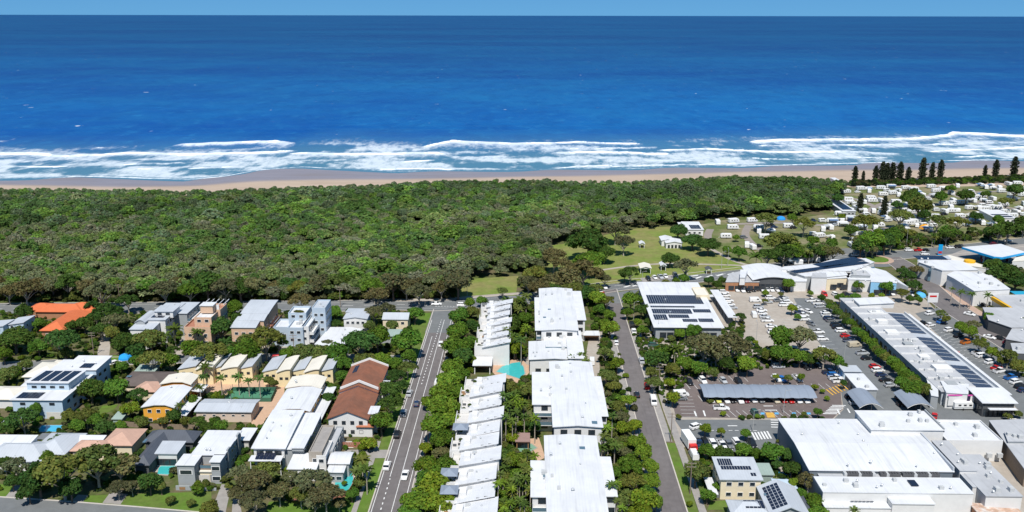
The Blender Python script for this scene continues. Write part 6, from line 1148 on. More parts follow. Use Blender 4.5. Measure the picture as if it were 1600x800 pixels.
cars('driving up the street beside the solar hall', 90, '995,617:kh'); vehicle(1021, 628, 'van', 'white', -90, 'parked on the street below the car park corner'); cars('parked along the street by the solar hall', 90, '987,509:kv 990,518:w 1002,564:sa 1011,603:r 963,536:w'); cars('parked on the forecourt trees side of the solar hall', 0, '1022,540:na')
cars('parked on the apartment driveway', 85, '925,566:wv'); cars('on the driveway behind the cream villas', 10, '434,560:ra'); cars('beside the pale blue solar house', 60, '180,568:wa'); cars('by the grey stepped apartments', 80, '508,510:k 506,504:g')
cars('between the caravans', 20, '1162,371:g 1205,352:k 1380,360:g 1185,385:k 1500,302:k 1545,300:d 1390,318:k 1467,295:w 1330,345:d 1240,356:k 1210,355:d 1270,345:d 1595,300:k 1560,335:b 1475,335:k 1340,300:w 1590,310:s 1415,345:g 1305,352:s')
CV = """1121,349 1146,347 1175,346 1145,357 1134,371 1185,357 1186,363 1205,362 1195,372 1167,385 1175,388 1232,355 1207,362 1285,346 1300,347 1316,352 1286,360 1297,357 1271,367 1281,370 1329,343 1322,301 1295,307 1345,296 1357,296 1376,295 1392,293 1415,295 1455,293 1496,292
1532,290 1549,291 1575,289 1590,288 1361,311 1363,315 1380,305 1395,303 1404,306 1431,302 1450,312 1387,323 1400,317 1475,320 1490,319 1504,318 1519,315 1536,314 1550,312 1486,303 1517,300 1530,327 1541,328 1549,325 1558,326 1475,332 1487,331 1497,330 1535,350 1550,352 1522,347 1385,341 1330,385 1420,350 1587,333 1240,411 1247,411 1260,408 1275,407 1340,378 1358,300 1440,306 1600,320 1565,300 1425,325 1460,340 1300,372 1510,352"""
random.seed(77); CPOLY = [(1300, 345), (1325, 300), (1460, 296), (1600, 291), (1620, 340), (1450, 360), (1340, 372)]; got = [tuple(float(q) for q in t_.split(',')) for t_ in CV.split()]
while len(got) < 160:
    q = (random.uniform(1290, 1610), random.uniform(291, 372))
    if in_poly(q, CPOLY) and all(abs(q[0] - g_[0]) > 9 or abs(q[1] - g_[1]) > 4 for g_ in got): got.append(q); CV += ' %.1f,%.1f' % q
for i, t_ in enumerate(CV.split()):
    x, y = [float(q) for q in t_.split(',')]; k = random.choices(['caravan', 'awning caravan', 'camper trailer'], [5, 4, 2])[0]; a = random.choice([0, 10, 20, 90, 100, 75, 180]); z = 'at the caravan park gate near the amenities block' if x < 1245 and y < 395 else 'by the hedge behind the shopping centre' if y > 400 else 'on the grassy sites nearest the pines' if y < 309 else 'on the inner loop of the caravan park' if x > 1430 else 'under the trees in the caravan park'
    vehicle(x, y, k, 'white', a, z)
# tents, umbrellas, truck, boat
def tent(label, px, py, r_, c):
    p = P(px, py); rt = thing('tent', label, 'tent', p); m = mat('tent_' + label[:6], c, .8, .08); mb = MB(); rows = [[(r_ * math.cos(e) * math.cos(a), r_ * math.cos(e) * math.sin(a), r_ * .75 * math.sin(e)) for a in np.linspace(0, 6.2832, 9)] for e in np.linspace(0, 1.5, 5)]; mb.grid(rows); mb.build('fly', m, rt); MB().tube((0, -r_ * .9, 0), (0, 0, r_ * .8), .05).build('pole', METAL, rt)
tent('blue dome tent beside the bushland edge', 1220, 343, 3.0, (.02, .25, .62)); tent('orange and yellow tent under the caravan park trees', 1445, 357, 3.4, (.80, .36, .02)); tent('blue shade tent on the lawn by the solar house', 196, 560, 2.6, (.02, .30, .72)); tent('yellow play tent beside the cream villa', 401, 573, 1.8, (.80, .45, .02)); tent('blue market tent beside the shopping centre end', 1438, 463, 2.6, (.1, .42, .7))
p = P(1076, 698); rt = thing('box_truck', 'white box truck with red cab parked beside the service lane', 'truck', (p.x, p.y, Z5), R(188)); MB().box(-1.25, 1.25, -4.0, 3.0, .9, 3.7).build('cargo_box', VPLAIN, rt)
cb = loft([[(-1.1, y, .5), (1.1, y, .5), (1.05, y, z), (-1.05, y, z)] for y, z in ((3.15, 2.6), (4.4, 2.6), (5.0, 1.6), (5.1, 1.2))]).build('cab', mat('truck_red', (.55, .02, .02), .35, 0), rt); MB().box(-.9, .9, 4.62, 4.75, 1.75, 2.3).build('windscreen', CGLASS, cb)
for sx in (-1, 1):
    for y in (-2.4, 4.0): o = link('wheel', WHEEL, rt, (sx * 1.05, y, .45), None, (1.3, 1.4, 1.4)); link('rim', RIM, o)
vehicle(1084, 712, 'van', 'white', 95, 'parked behind the box truck'); vehicle(1504, 637, 'awning caravan', 'white', 0, 'parked at the end of the strip of shops')

# ================================================================== poles and signs
GALV = mat('pole_grey', (.40, .41, .40), .6, .1); POLEW = mat('pole_timber', (.24, .19, .15), .9, .2)
def power_pole(px, py, h=9.5, label='', arm=True):
    p = P(px, py); rt = thing('power_pole', label, 'power pole', p); MB().tube((0, 0, 0), (0, 0, h), .17, .11, 8).build('post', POLEW, rt)
    if arm:
        for z in (h - .5, h - 1.5): a = MB().box(-1.3, 1.3, -.07, .07, z, z + .14).build('crossarm', POLEW, rt); [MB().tube((x, 0, z + .14), (x, 0, z + .36), .05, .04, 6).build('insulator', GALV, a) for x in (-1.1, -.4, .4, 1.1)]
def lamp_post(px, py, h, label, n=1, group='street lamps'):
    p = P(px, py); rt = thing('street_lamp', label, 'street lamp', p, random.choice([0, 1.57]), group); MB().tube((0, 0, 0), (0, 0, h), .10, .06, 8).build('post', GALV, rt)
    for s_ in ((1,) if n == 1 else (1, -1)): a = MB().tube((0, 0, h - .1), (s_ * 1.6, 0, h + .25), .045, .04, 6).build('arm', GALV, rt); MB().box(s_ * 1.6 - .35, s_ * 1.6 + .35, -.14, .14, h + .18, h + .3).build('lamp_head', GALV, a)
for x, y, lb in ((147, 556, 'timber power pole by the cross street behind the solar house'), (460, 560, 'timber power pole before the grey stepped apartments'), (669, 692, 'timber power pole among the townhouse street trees'), (713, 515, 'timber power pole on the upper corner of the lined street'), (1078, 772, 'timber power pole by the footpath opposite the cream panel-roof house'), (1029, 612, 'timber power pole beside the street corner car park'), (1048, 690, 'timber power pole on the verge near the box truck'), (694, 568, 'timber power pole below the upper townhouses'), (532, 480, 'timber power pole by the coast road bus stop'), (188, 476, 'timber power pole behind the orange-tiled house')): power_pole(x, y, 9.5, lb)
for x, y, h, n, lb in ((1181, 538, 9, 1, 'tall lamp post on the beige concrete car park'), (1318, 568, 9, 2, 'tall lamp post in the grey car park aisle'), (1224, 646, 8, 1, 'lamp post between the accessible bays'), (1003, 450, 8, 1, 'lamp post at the park edge of the coast road'), (1127, 420, 9, 1, 'lamp post by the park path end'), (1137, 416, 9, 1, 'lamp post beside the park path trees'), (1352, 396, 10, 1, 'lamp post behind the roundabout'), (730, 464, 9, 1, 'lamp post at the small lawn'), (1072, 440, 9, 1, 'lamp post before the solar hall'), (1176, 674, 7, 1, 'lamp post on the service lane'), (1416, 384, 9, 1, 'lamp post among the roadside palms'), (990, 500, 8, 1, 'lamp post outside the solar hall'), (1028, 528, 8, 1, 'lamp post at the hall footpath'), (872, 470, 8, 1, 'lamp post behind the white apartments')): lamp_post(x, y, h, lb, n)
rt = thing('pylon_sign', 'white pylon sign at the shop street end of the strip mall', 'sign', P(1455, 486)); [MB().tube((x, 0, 0), (x, 0, 6), .12).build('leg', GALV, rt) for x in (-1.6, 1.6)]; MB().box(-2.2, 2.2, -.2, .2, 4, 8.2).build('sign_face', WHITE, rt); MB().box(-1.5, 1.5, -.23, -.201, 6.4, 7.2).build('red_band', mat('truck_red', (0, 0, 0)), rt)
# ================================================================== individual trees
def limb_mesh(name, m, n=5, h=1.0, r=.05, spread=.42, seed=0, start=.35):
    rr = random.Random(seed); mb = MB(); mb.tube((0, 0, -.03), (.02, 0, h * start), r, r * .72, 8); mb.tube((.02, 0, h * start), (0, .02, h * .8), r * .72, r * .35, 6)
    for i in range(n):
        a = i * 2.4 + rr.uniform(-.4, .4); z = h * rr.uniform(start, start + .25); e = (math.cos(a) * spread * rr.uniform(.6, 1.1), math.sin(a) * spread * rr.uniform(.6, 1.1), h * rr.uniform(.7, .92)); k = (e[0] * .45, e[1] * .45, z + (e[2] - z) * .55)
        mb.tube((0, 0, z), k, r * .55, r * .38, 5); mb.tube(k, e, r * .38, r * .14, 5)
    return mb.mesh(name, m)
TRUNK = {'leafy': [limb_mesh('trunk', BARK, 5, seed=i) for i in range(2)], 'fig': [limb_mesh('trunk', BARK, 7, r=.06, spread=.5, seed=5 + i) for i in range(2)], 'gum': [limb_mesh('trunk', BARK_PALE, 7, r=.04, spread=.5, seed=9 + i, start=.28) for i in range(3)]}
_m = MB(); _m.tube((0, 0, -.02), (.01, 0, .5), .03, .024, 7); _m.tube((.01, 0, .5), (0, 0, 1), .024, .02, 7); TRUNK['palm'] = [_m.mesh('trunk', BARK_PALE)]; _m = MB(); _m.tube((0, 0, -.02), (0, 0, .98), .02, .004, 7); TRUNK['pine'] = [_m.mesh('trunk', BARK)]
TONE = {'g': (.095, .175, .026), 'y': (.155, .220, .026), 'd': (.060, .112, .026), 'o': (.130, .158, .040), 'e': (.140, .150, .070), 'b': (.125, .122, .056), 'p': (.085, .135, .030), 'n': (.030, .050, .024)}
TNAME = {'g': 'green', 'y': 'bright yellow-green', 'd': 'dark green', 'o': 'olive green', 'e': 'grey-green', 'b': 'brownish olive', 'p': 'green', 'n': 'dark'}
TKIND = {'leafy': 'leafy tree', 'fig': 'dense spreading tree', 'gum': 'open gum tree', 'palm': 'palm', 'pine': 'tall pine', 'bush': 'shrub'}
NTREE = 0
def tree(cx, cy, wpx, kind, tone, zone, tall=1.0):
    """crown centre and width in photo pixels; the crown's height above the ground follows from the tree's kind and size"""
    global NTREE; NTREE += 1
    s0 = scale_at(P(cx, cy, 4)); wm = wpx / s0
    hc = {'leafy': .50, 'fig': .40, 'gum': .58, 'bush': .38}.get(kind, 0) * wm * tall
    if kind in ('leafy', 'gum', 'fig'): hc = min(max(hc, 2.2), 8.5)
    if kind == 'palm': hc = 6.5 * tall * random.uniform(.85, 1.15)
    p = P(cx, cy, hc); size = ('small ' if wm < 5 else 'broad ' if wm > 10.5 else '') if kind in ('leafy', 'gum', 'fig') else ''
    lab = '%s%s %s %s' % (size, TNAME[tone], TKIND[kind], zone); nm = {'leafy': 'leafy_tree', 'fig': 'spreading_tree', 'gum': 'gum_tree', 'palm': 'palm_tree', 'bush': 'shrub'}[kind]
    rt = thing(nm, lab, 'shrub' if kind == 'bush' else 'palm' if kind == 'palm' else 'tree', (p.x, p.y, 0), random.uniform(0, 6.28), zone); r_ = wm / 2
    c = TONE[tone]; f_ = random.uniform(.95, 1.38); j = random.uniform(-.12, .12); c = (c[0] * f_ * (1 + j), c[1] * f_, c[2] * f_ * (1 - j))
    if kind == 'palm':
        r_ = max(1.5, r_); o = link('crown', random.choice(CROWN['palm']), rt, (0, 0, hc), None, (r_, r_, r_)); link('trunk', TRUNK['palm'][0], rt, None, None, (6, 6, hc))
    elif kind == 'bush': o = link('foliage', random.choice(CROWN['bush']), rt, (0, 0, hc), None, (r_, r_, r_ * .95)); link('stem', TRUNK['leafy'][0], rt, None, None, (r_, r_, hc))
    else:
        o = link('crown', random.choice(CROWN[kind]), rt, (0, 0, hc), None, (r_ * random.uniform(.95, 1.08), r_ * random.uniform(.95, 1.08), r_ * random.uniform(1.0, 1.2) * (1.1 if kind == 'leafy' else .95))); link('trunk', random.choice(TRUNK[kind]), rt, None, None, (max(3.5, r_ * 1.5), max(3.5, r_ * 1.5), hc + r_ * .25))
    o.color = (*c, 1); return rt
KD = {'l': 'leafy', 'f': 'fig', 'g': 'gum', 'p': 'palm', 'b': 'bush'}
def trees(zone, text):
    for t_ in text.split():
        a, k = t_.split(':'); x, y, w_ = [float(q) for q in a.split(',')]; tree(x, y, w_, KD[k[0]], k[1], zone)
trees('lining the verge beside the white townhouses', '718,497,38:lg 737,489,26:lo 716,522,42:lg 738,512,30:ld 712,545,46:lg 736,540,34:lg 722,560,40:ld 706,578,44:ly 700,598,46:ly 720,590,34:lg 694,620,52:ly 716,615,34:lg 690,643,56:ly 682,668,54:lg 704,660,40:ly 664,702,28:ly 690,690,44:lg 690,708,34:ge 668,733,46:ly 694,738,52:lg 676,765,58:ly 700,768,40:lg 652,790,56:ly 690,792,58:ly 640,806,44:lg 668,752,40:lg 708,640,34:lg 700,720,30:ld 735,565,22:ly 668,630,26:ly')
trees('beside the solar hall street', '932,468,36:ly 948,470,28:go 936,486,24:lg 951,494,26:lg 953,516,32:ly 944,506,20:ly 946,552,30:go 964,571,28:ly 948,588,34:go 958,604,26:go 982,628,28:ly 964,636,34:go 972,652,30:ge 992,666,28:ly 974,672,32:ly 960,698,36:go 994,694,36:ly 976,708,30:ge 1006,710,36:ly 985,730,42:lg 1016,731,34:ly 988,753,46:go 1017,754,36:ly 980,780,46:go 1005,786,52:ly 1024,786,32:ly 962,740,24:lg 1000,806,44:ly 955,650,22:go 1012,772,30:lg')
trees('round the palm garden', '808,480,36:lo 800,508,34:ld 822,500,28:lg 806,548,30:ly 790,536,22:ly 796,608,30:lo 826,612,32:lo 800,640,28:ld 792,672,26:ly 800,686,26:ly 836,668,26:ld 784,716,34:ld 806,722,36:ly 824,716,30:lo 786,750,36:lo 812,750,40:lg 832,768,38:lg 790,782,38:ly 812,800,40:lo 782,806,30:ld 838,800,30:lg 843,655,18:ly')
for (x0, x1, y0, y1, n) in ((786, 832, 462, 545, 22), (778, 838, 598, 660, 26), (772, 838, 706, 806, 38), (938, 962, 636, 700, 6), (950, 972, 756, 800, 5)):
    for i in range(n):
        y = random.uniform(y0, y1); x = random.uniform(x0, x1)
        if blocked(P(x, y + 22)): continue
        tree(x, y, random.uniform(20, 28), 'palm', random.choice('ppyo'), ('in the palm garden beside the upper townhouses' if y < 560 else 'in the palm garden below the kidney-shaped pool' if y < 680 else 'in the palm garden below the brown pavilion') if x < 850 else 'against the far side of the white apartments', random.uniform(.95, 1.5))
trees('in front of the white apartment roofs', '908,668,30:pp 918,668,26:pp 900,670,22:pp 895,560,22:pp 910,555,24:pp 915,565,20:pp 940,700,28:pp 948,632,30:pp 945,672,26:pp 958,772,30:pp')
trees('near the orange tiled roof', '24,530,58:fd 60,545,34:lg 98,533,62:gd 132,508,34:ld 168,490,50:gd 180,502,44:ge 158,514,36:gd 176,522,30:lo 196,536,48:fd 236,534,58:fo 212,552,36:ld 272,515,34:pp 258,524,26:pp 238,562,48:go 264,566,36:lg 214,566,30:lg 38,489,30:ld 62,508,26:lg 112,512,24:ld 150,495,30:gd 270,548,28:gd 300,548,40:lg 330,552,56:go 367,482,30:lg 371,500,26:ld 346,516,44:ld 352,536,34:pd 308,520,28:pp 386,533,36:go 356,555,34:lg 200,470,36:gd 145,478,28:gd')
trees('behind the cream villas', '414,530,60:go 388,552,48:lg 436,535,36:gd 450,556,32:lg 478,556,42:lo 502,558,40:lo 524,556,42:lg 512,536,22:ge 562,536,62:gd 590,532,50:lg 636,537,52:lg 540,548,34:gd 522,490,28:lg 524,508,22:ld 584,488,38:gb 604,482,30:gb 648,492,32:lg 612,511,26:lo 578,512,24:lo 536,570,34:lg 534,590,30:lg 570,568,40:lo 598,566,36:ly 616,570,32:lg 636,575,34:go 618,588,36:gd 606,610,44:gd 612,632,46:gd 628,602,26:gd 596,662,44:lg 512,624,26:ld 515,606,20:lg 640,560,30:lg')
trees('in the palm court of the villas', '320,574,30:pp 318,590,24:pd 372,590,26:pp 345,592,24:pp 405,592,26:pp 388,596,22:pp 312,606,22:pp 300,628,24:lg 282,634,22:pp 276,610,18:lg 360,614,16:pp 420,596,20:lo 428,600,16:lo 330,634,14:bo')
trees('below the pale blue solar house', '142,612,46:ld 182,610,42:lg 215,618,36:gd 203,642,34:ly 134,650,38:go 35,655,52:gd 60,640,30:lg 12,672,36:ld 108,652,28:lo 120,668,30:lg 165,670,34:ld 150,660,30:lg 222,662,26:lo 190,668,22:lg 88,694,32:ld 272,652,28:ld 255,660,22:lo 310,660,32:gd 345,668,28:lg 325,672,26:ld 290,660,20:lo 6,556,30:lg 12,588,34:lo 40,572,26:lo 104,555,28:lo 190,575,26:lg')
trees('along the bottom street kerb', '96,736,84:go 150,722,86:go 186,728,62:ge 60,750,62:ld 24,732,52:ge 45,770,40:ld 20,755,30:ld 110,765,44:ld 184,762,36:gb 206,760,30:gb 234,756,40:ld 252,762,24:lo 8,724,34:gd 75,718,30:lg'); trees('on the lawn before the cubic house', '267,783,20:bo 299,787,18:bo 308,766,26:bg 328,799,38:lo 358,760,16:bo')
trees('standing before the big curved-roof house', '376,742,48:ge 398,752,56:gb 416,738,52:go 436,768,46:ge 398,782,52:gb 488,752,66:ge 508,774,60:gb 470,772,44:go 452,745,30:ge 372,770,34:gb 492,786,40:ge 530,786,30:gb'); trees('beside the turquoise pool and driveway', '566,720,36:po 572,735,34:pp 558,738,34:po 562,756,28:lo 566,700,18:by 577,696,30:by 556,692,14:by 550,774,26:lg 538,756,12:by')
# bush edge along the coast road
random.seed(21)
for x in range(-10, 850, 24):
    if 716 < x < 812: continue
    y = (452 if x < 500 else 446) + random.uniform(-9, 5) - (10 if x > 800 else 0); tree(x + random.uniform(-6, 6), y, random.uniform(34, 54), random.choice(['gum', 'gum', 'leafy', 'fig']), random.choice('bbegdo'), 'at the coast road bush edge')
trees('on the coast road verge', '470,470,40:gb 590,462,44:gb 655,456,44:gb 690,450,36:gb 735,475,22:lg 752,472,20:lg 785,455,22:go 826,442,40:gb 842,450,40:gb 868,455,36:gd 895,452,40:go 918,462,34:ld 930,452,30:go')
trees('shading the park edge', '920,383,74:fd 944,396,42:fd 975,378,38:gb 962,360,50:gb 1002,346,18:gb 1019,350,14:gb 1060,362,34:fd 1082,377,36:fd 1107,384,40:fd 985,426,34:gd 976,430,24:ld 1047,406,32:fd 1072,416,42:gb 865,402,46:gb 880,414,36:gb 922,410,58:fg 912,428,70:gb 886,436,52:gb 862,442,44:gb 1136,392,20:lg 1155,396,26:lg 1182,402,34:pd 1200,400,38:gd 1068,437,22:bg 1040,442,15:bo 1056,440,16:bg 945,436,26:gb')
trees('around the solar hall and its car park', '986,472,36:lg 1002,487,28:ld 996,505,18:ly 1004,518,24:lg 1014,505,18:ld 980,490,22:lg 1062,523,22:lg 1083,520,30:lg 1048,530,16:bo 1100,540,64:ge 1142,541,64:gb 1120,552,44:ge 1157,495,22:gd 1171,532,18:bd 1180,536,12:by 1055,546,34:pp 1040,555,30:lg 1024,564,42:ld 1070,570,34:lg 1092,578,32:lg 1052,580,28:lo 1137,572,30:ld 1168,572,36:ly 1115,585,22:lo 1225,532,48:lg 1250,526,54:ge 1220,556,42:lg 1250,560,32:lg 1288,555,42:go 1306,566,30:lg 1186,552,20:gd 1200,558,24:lo 1268,565,26:ld 1237,483,20:ly 1246,496,14:bg 1195,470,13:go 1232,445,24:lg 1196,459,14:by 1266,459,13:by 1220,460,12:go 1020,582,32:go 1022,598,32:go 1046,600,22:ly 1051,624,28:ly 1108,440,20:ld 1120,446,20:ld 1128,440,18:ld')
for i in range(26):
    t_ = i / 25; tree(1286 + (1442 - 1286) * t_ + random.uniform(-3, 3), 468 + (612 - 468) * t_ + random.uniform(-2, 2), 15 + 13 * t_ + random.uniform(-2, 3), 'leafy', random.choice('ggdo'), 'in the grey car park hedge')
trees('dotted about the car parks and service lane', '1312,467,20:lg 1324,469,16:lg 1337,466,19:lg 1346,448,15:po 1362,463,13:by 1377,463,13:by 1385,450,26:lg 1410,458,26:go 1422,468,16:ld 1436,470,15:lg 1340,448,20:lg 1355,512,15:go 1130,647,12:by 1278,645,17:lg 1285,612,11:by 1292,623,12:by 1273,606,14:by 1183,651,11:by 1212,590,14:ly 1232,592,16:lo 1252,590,15:ly 1157,652,9:by 1240,650,10:bo 1256,648,12:bo 1102,672,24:ly 1127,675,15:ly 1165,679,22:lg 1106,707,32:lg 1130,712,32:ld 1160,705,36:lg 1183,712,24:lg 1207,710,42:lg 1229,712,26:ld 1060,652,12:bo 1216,690,9:bo 1320,575,18:ld 1318,600,14:ld 1410,600,30:lg 1425,612,36:lg')
trees('in the gardens beside the supermarket wall', '1087,742,46:lo 1237,735,32:ld 1262,752,42:gb 1272,786,36:lg 1250,775,26:lg 1105,776,28:lg 1078,788,13:by 1122,762,22:lg 1280,806,36:lg 1335,798,24:po 1365,803,18:bo 1240,756,22:ly 1215,728,20:ld')
trees('along the shop street', '1500,512,24:ly 1515,520,28:ly 1521,508,26:ge 1530,538,28:go 1550,552,24:ly 1576,556,36:go 1592,575,30:lo 1566,566,20:lo 1470,490,22:go 1478,500,16:lo 1432,422,26:gb 1420,432,28:gd 1428,446,28:gd 1412,424,20:gd 1568,430,58:fd 1588,440,44:fd 1552,418,34:ld 1545,498,22:lg 1560,502,18:lg 1544,462,20:pp 1502,457,20:pp 1518,460,20:pp 1488,452,14:pp 1460,433,10:by 1598,505,20:lg 1473,440,12:bo 1590,648,18:bo 1575,652,16:bo')
trees('around the caravan park', '1220,380,58:go 1226,396,46:gd 1197,343,38:go 1150,373,15:bg 1238,342,20:lg 1256,350,36:go 1302,395,32:gb 1352,348,44:go 1407,338,38:go 1436,326,38:lo 1424,312,42:fd 1465,346,34:go 1497,348,36:go 1510,308,28:ld 1470,310,24:lg 1572,316,28:go 1576,360,46:gd 1548,366,26:ld 1330,362,26:ld 1362,380,42:lg 1383,381,38:ld 1345,388,30:lo 1270,378,22:lg 1300,382,24:lg 1240,396,34:lg 1275,395,30:gd 1585,300,28:ld 1540,305,18:ld 1485,296,18:lg 1402,322,20:ld 1445,338,24:ld 1525,340,22:ld 1395,372,34:lg 1372,366,22:lg 1600,350,36:gd 1560,345,20:lg 1315,340,14:ly 1262,402,20:lg 1310,312,20:ld 1428,300,14:ld')
for i in range(34):
    x = random.uniform(1215, 1600); y = (396 if x < 1310 else 384 if x < 1400 else 372 - (x - 1400) * .06) + random.uniform(-9, 7)
    tree(x, y, random.uniform(18, 34), random.choice(['leafy', 'gum', 'leafy']), random.choice('dgoed'), 'in the belt fronting the caravan park')
for i in range(30):
    x = random.choice([random.uniform(1395, 1545), random.uniform(1235, 1300)]); y = (362 + (1545 - x) * .03 + random.uniform(0, 10)) if x > 1390 else random.uniform(380, 396); tree(x, y, random.uniform(13, 19), 'palm', random.choice('ppod'), 'in the palm row fronting the caravan park', .95)
# pines on the dune
for (x, yb_, yt) in ((1335, 284, 260), (1348, 285, 267), (1367, 285, 259), (1377, 285, 253), (1384, 285, 255), (1393, 284, 254), (1405, 283, 253), (1418, 285, 261), (1440, 282, 247), (1455, 282, 254), (1468, 281, 250), (1538, 278, 258), (1554, 279, 250), (1583, 276, 245), (1380, 338, 306), (1343, 330, 302)):
    p = P(x, yb_); h = (yb_ - yt) / scale_at(p) / .97; rt = thing('pine_tree', 'tall dark conical pine in the row on the beach dune' if yb_ < 300 else 'tall dark conical pine standing among the caravans', 'pine', p, random.uniform(0, 6), 'dune pines' if yb_ < 300 else 'camp pines'); r_ = h * random.uniform(.82, 1.05)
    o = link('crown', random.choice(CROWN['pine']), rt, None, None, (r_, r_, h)); o.color = (.050, .062, .036, 1); link('trunk', TRUNK['pine'][0], rt, None, None, (h, h, h))

# ================================================================== low planting nobody could count
def shrubbery(name, polys, step, label, hs=(.5, 1.5), pal=None, dens=.8, avoid=True, seed=3):
    random.seed(seed); pts, size, pick, tint = [], [], [], []
    pal = pal or [TONE[k] for k in 'ggdoyedgo']
    for px in polys:
        poly = [(P(x, y).x, P(x, y).y) for x, y in px]; xs = [p[0] for p in poly]; ys = [p[1] for p in poly]; x = min(xs)
        while x < max(xs):
            y = min(ys)
            while y < max(ys):
                q = (x + random.uniform(-.5, .5) * step, y + random.uniform(-.5, .5) * step); y += step
                if random.random() > dens or not in_poly(q, poly) or (avoid and blocked(q, .3)): continue
                r_ = random.uniform(*hs); c = random.choice(pal); f_ = random.uniform(.65, 1.15); pts.append((q[0], q[1], r_ * .45)); size.append((r_ * random.uniform(.9, 1.3), r_ * random.uniform(.9, 1.3), r_ * random.uniform(.8, 1.4))); pick.append(random.choice([0, 1, 2, 3, 6, 7])); tint.append((c[0] * f_, c[1] * f_, c[2] * f_))
            x += step
    scatter(name, pts, size, pick, np.array(tint), label, 'shrubs')
shrubbery('garden_shrubs', [[(-40, 487), (640, 482), (655, 520), (640, 556), (-40, 566)], [(-40, 578), (640, 564), (640, 640), (600, 700), (570, 770), (560, 790), (430, 782), (380, 760), (335, 770), (270, 745), (230, 768), (-40, 770)]], 2.3, 'mixed green garden shrubs filling the yards between the houses', (.6, 1.6), dens=.72)
shrubbery('verge_planting', [[(636, 800), (655, 740), (672, 690), (700, 560), (712, 500), (742, 480), (745, 560), (728, 600), (690, 800)], [(775, 800), (786, 600), (792, 470), (838, 460), (838, 530), (826, 640), (830, 800)], [(960, 800), (948, 700), (940, 560), (915, 470), (940, 462), (962, 520), (985, 600), (1010, 700), (1030, 800)]], 1.9, 'dense green planting along the townhouse and apartment gardens', (.6, 1.7), dens=.9, seed=5)
shrubbery('car_park_planting', [[(986, 520), (1030, 518), (1128, 516), (1160, 500), (1166, 540), (1215, 545), (1290, 556), (1296, 566), (1180, 580), (1080, 590), (1040, 640), (1020, 600)], [(1290, 470), (1298, 470), (1456, 614), (1440, 616)], [(1130, 653), (1290, 653), (1290, 656), (1130, 656)], [(1096, 610), (1102, 610), (1112, 632), (1104, 632)], [(1080, 706), (1240, 706), (1300, 806), (1250, 806), (1100, 760)], [(1490, 506), (1500, 506), (1600, 575), (1600, 590)], [(1400, 420), (1416, 420), (1450, 462), (1430, 466)], [(1548, 415), (1600, 420), (1600, 450), (1570, 442)]], 1.7, 'green planting beds in and around the car parks', (.5, 1.2), dens=.85, seed=6, avoid=False)
shrubbery('dune_scrub', [[(1318, 287), (1330, 284), (1450, 282), (1620, 276), (1650, 284), (1480, 289), (1330, 292)]], 2.6, 'low dark green dune scrub along the beach edge', (1.2, 2.6), pal=[TONE[k] for k in 'dgndb'], dens=.9, seed=7)
shrubbery('roadside_scrub', [[(-60, 466), (500, 468), (720, 460), (712, 466), (500, 474), (-60, 474)], [(1205, 408), (1330, 396), (1400, 392), (1400, 372), (1560, 360), (1600, 352), (1600, 368), (1450, 384), (1330, 402), (1215, 416)]], 3.0, 'rough green and brown scrub along the coast road', (1.0, 2.4), pal=[TONE[k] for k in 'dgobe'], dens=.85, seed=8)

shrubbery('bush_edge_scrub', [[(-60, 462), (500, 463), (716, 454), (718, 463), (500, 471), (-60, 471)], [(815, 442), (852, 432), (900, 432), (950, 432), (950, 446), (880, 456), (815, 460)]], 2.7, 'thick olive scrub filling the bush edge under the roadside gums', (1.7, 3.4), pal=[TONE[k] for k in 'dgobeo'], dens=.9, seed=9)
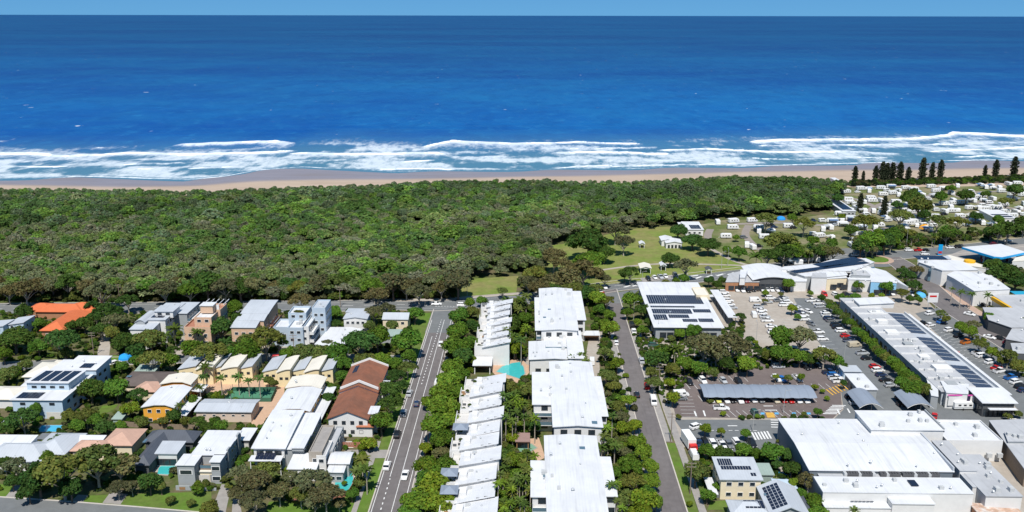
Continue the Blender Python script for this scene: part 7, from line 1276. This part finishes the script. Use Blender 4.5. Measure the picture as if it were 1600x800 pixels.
# ================================================================== coastal bush: a mass nobody could count
FOREST_PX = [(-140, 304), (0, 302), (200, 305), (330, 306), (450, 301), (600, 296), (700, 290), (850, 289), (950, 292), (1050, 288), (1150, 282), (1250, 285), (1322, 291), (1325, 300), (1300, 312),
             (1290, 330), (1240, 338), (1190, 336), (1130, 342), (1062, 352), (1000, 368), (988, 386), (944, 384), (944, 372), (925, 372), (900, 384), (858, 388), (850, 420), (812, 428), (790, 431), (735, 436), (716, 462), (650, 466), (560, 470), (400, 473), (0, 471), (-140, 474)]
def forest():
    poly = [(P(x, y).x, P(x, y).y) for x, y in FOREST_PX]; xs = [p[0] for p in poly]; ys = [p[1] for p in poly]
    pts, size, pick, tint = [], [], [], []
    PAL = np.array([(.042, .072, .022), (.052, .094, .022), (.074, .126, .022), (.082, .110, .032), (.090, .104, .046), (.102, .108, .060), (.060, .084, .038)])
    step = 4.6; gx, gy = np.meshgrid(np.arange(min(xs), max(xs), step), np.arange(min(ys), max(ys), step))
    gx = gx + rng.uniform(-2.0, 2.0, gx.shape); gy = gy + rng.uniform(-2.0, 2.0, gy.shape)
    z1 = fbm(gx * .012, gy * .02, 41, 4); z2 = fbm(gx * .05, gy * .06, 51, 4); z3 = fbm(gx * .02 + 7, gy * .02, 61, 3)
    for x, y, a, b_, c in zip(gx.ravel(), gy.ravel(), z1.ravel(), z2.ravel(), z3.ravel()):
        if not in_poly((x, y), poly) or blocked((x, y)): continue
        back = dune_edge(x) - y; low = min(1, .30 + max(0, back) / 70)
        r = random.uniform(2.3, 5.6) * (0.7 + .3 * low) * (1.25 if random.random() < .12 else 1)
        near = min(1, back / 240)
        s = a * 1.1 + (b_ - .5) * .9 + .22 + random.gauss(0, .14) + .12 * near
        tn_ = back / 280 + random.gauss(0, .10)
        if tn_ > .52 and random.random() < .62: s += .22
        elif tn_ < .45: s -= .10
        if s < .62: k = random.choice([0, 1, 1, 0, 6])
        elif s < .80: k = random.choice([1, 2, 3, 1, 6])
        elif s < .95: k = random.choice([3, 4, 2, 3])
        else: k = random.choice([4, 5, 4, 3])
        pk = random.choice([0, 1, 2]) if k in (0, 1, 2, 6) else random.choice([3, 4, 5])
        if back < 25: pk = random.choice([6, 7]); k = random.choice([0, 6, 4, 1]); r *= .75
        if tn_ < .22 and random.random() < .5: k = random.choice([6, 6, 0])
        h = (2.0 + 5.5 * low * random.uniform(.62, 1.2))
        if random.random() < .06 and back > 40: r *= 1.5; h += 1.8
        pts.append((x, y, max(.6, h - r * .55))); size.append((r, r * random.uniform(.85, 1.15), r * random.uniform(.85, 1.25))); pick.append(pk)
        tint.append(PAL[k] * np.array((1.06, 1.06, 1.2)) * (1.2 + 1.2 * c) * random.uniform(1.0, 1.5))
    scatter('coastal_forest', pts, size, pick, np.array(tint), 'dense green and olive coastal bush between the road and the beach', 'forest')
forest()

for i, (x, y, hp) in enumerate(((206, 346, 22), (224, 344, 20), (250, 350, 18), (118, 396, 22), (338, 412, 24), (612, 372, 20), (690, 402, 24), (560, 420, 26), (465, 430, 26), (80, 412, 24), (1002, 322, 16), (720, 316, 16))):
    p = P(x, y + 12); h = hp / scale_at(p) * 1.15; rt = thing('dead_tree', 'bare pale dead tree standing above the coastal bush canopy', 'tree', p, i * 1.3, 'dead trees in the bush'); link('trunk', TRUNK['gum'][i % 3], rt, None, None, (h * .9, h * .9, h))

# ================================================================== tell look-alikes in a row apart by counting from the sea
def number_rows():
    sets = {}
    for o in COL.objects:
        if o.parent is None and 'label' in o and 'category' in o: sets.setdefault((o['label'], o.get('group')), []).append(o)
    ORD = 'first second third fourth fifth sixth seventh eighth ninth tenth eleventh twelfth thirteenth fourteenth fifteenth sixteenth seventeenth eighteenth nineteenth twentieth twenty-first twenty-second twenty-third twenty-fourth twenty-fifth'.split()
    for (lb, g_), os_ in sets.items():
        if 2 <= len(os_) <= 25:
            os_.sort(key=lambda o: -o.location.y)
            for i, o in enumerate(os_):
                t_ = '%s, %s such from the sea' % (lb, ORD[i])
                if len(t_.split()) <= 16: o['label'] = t_
number_rows()
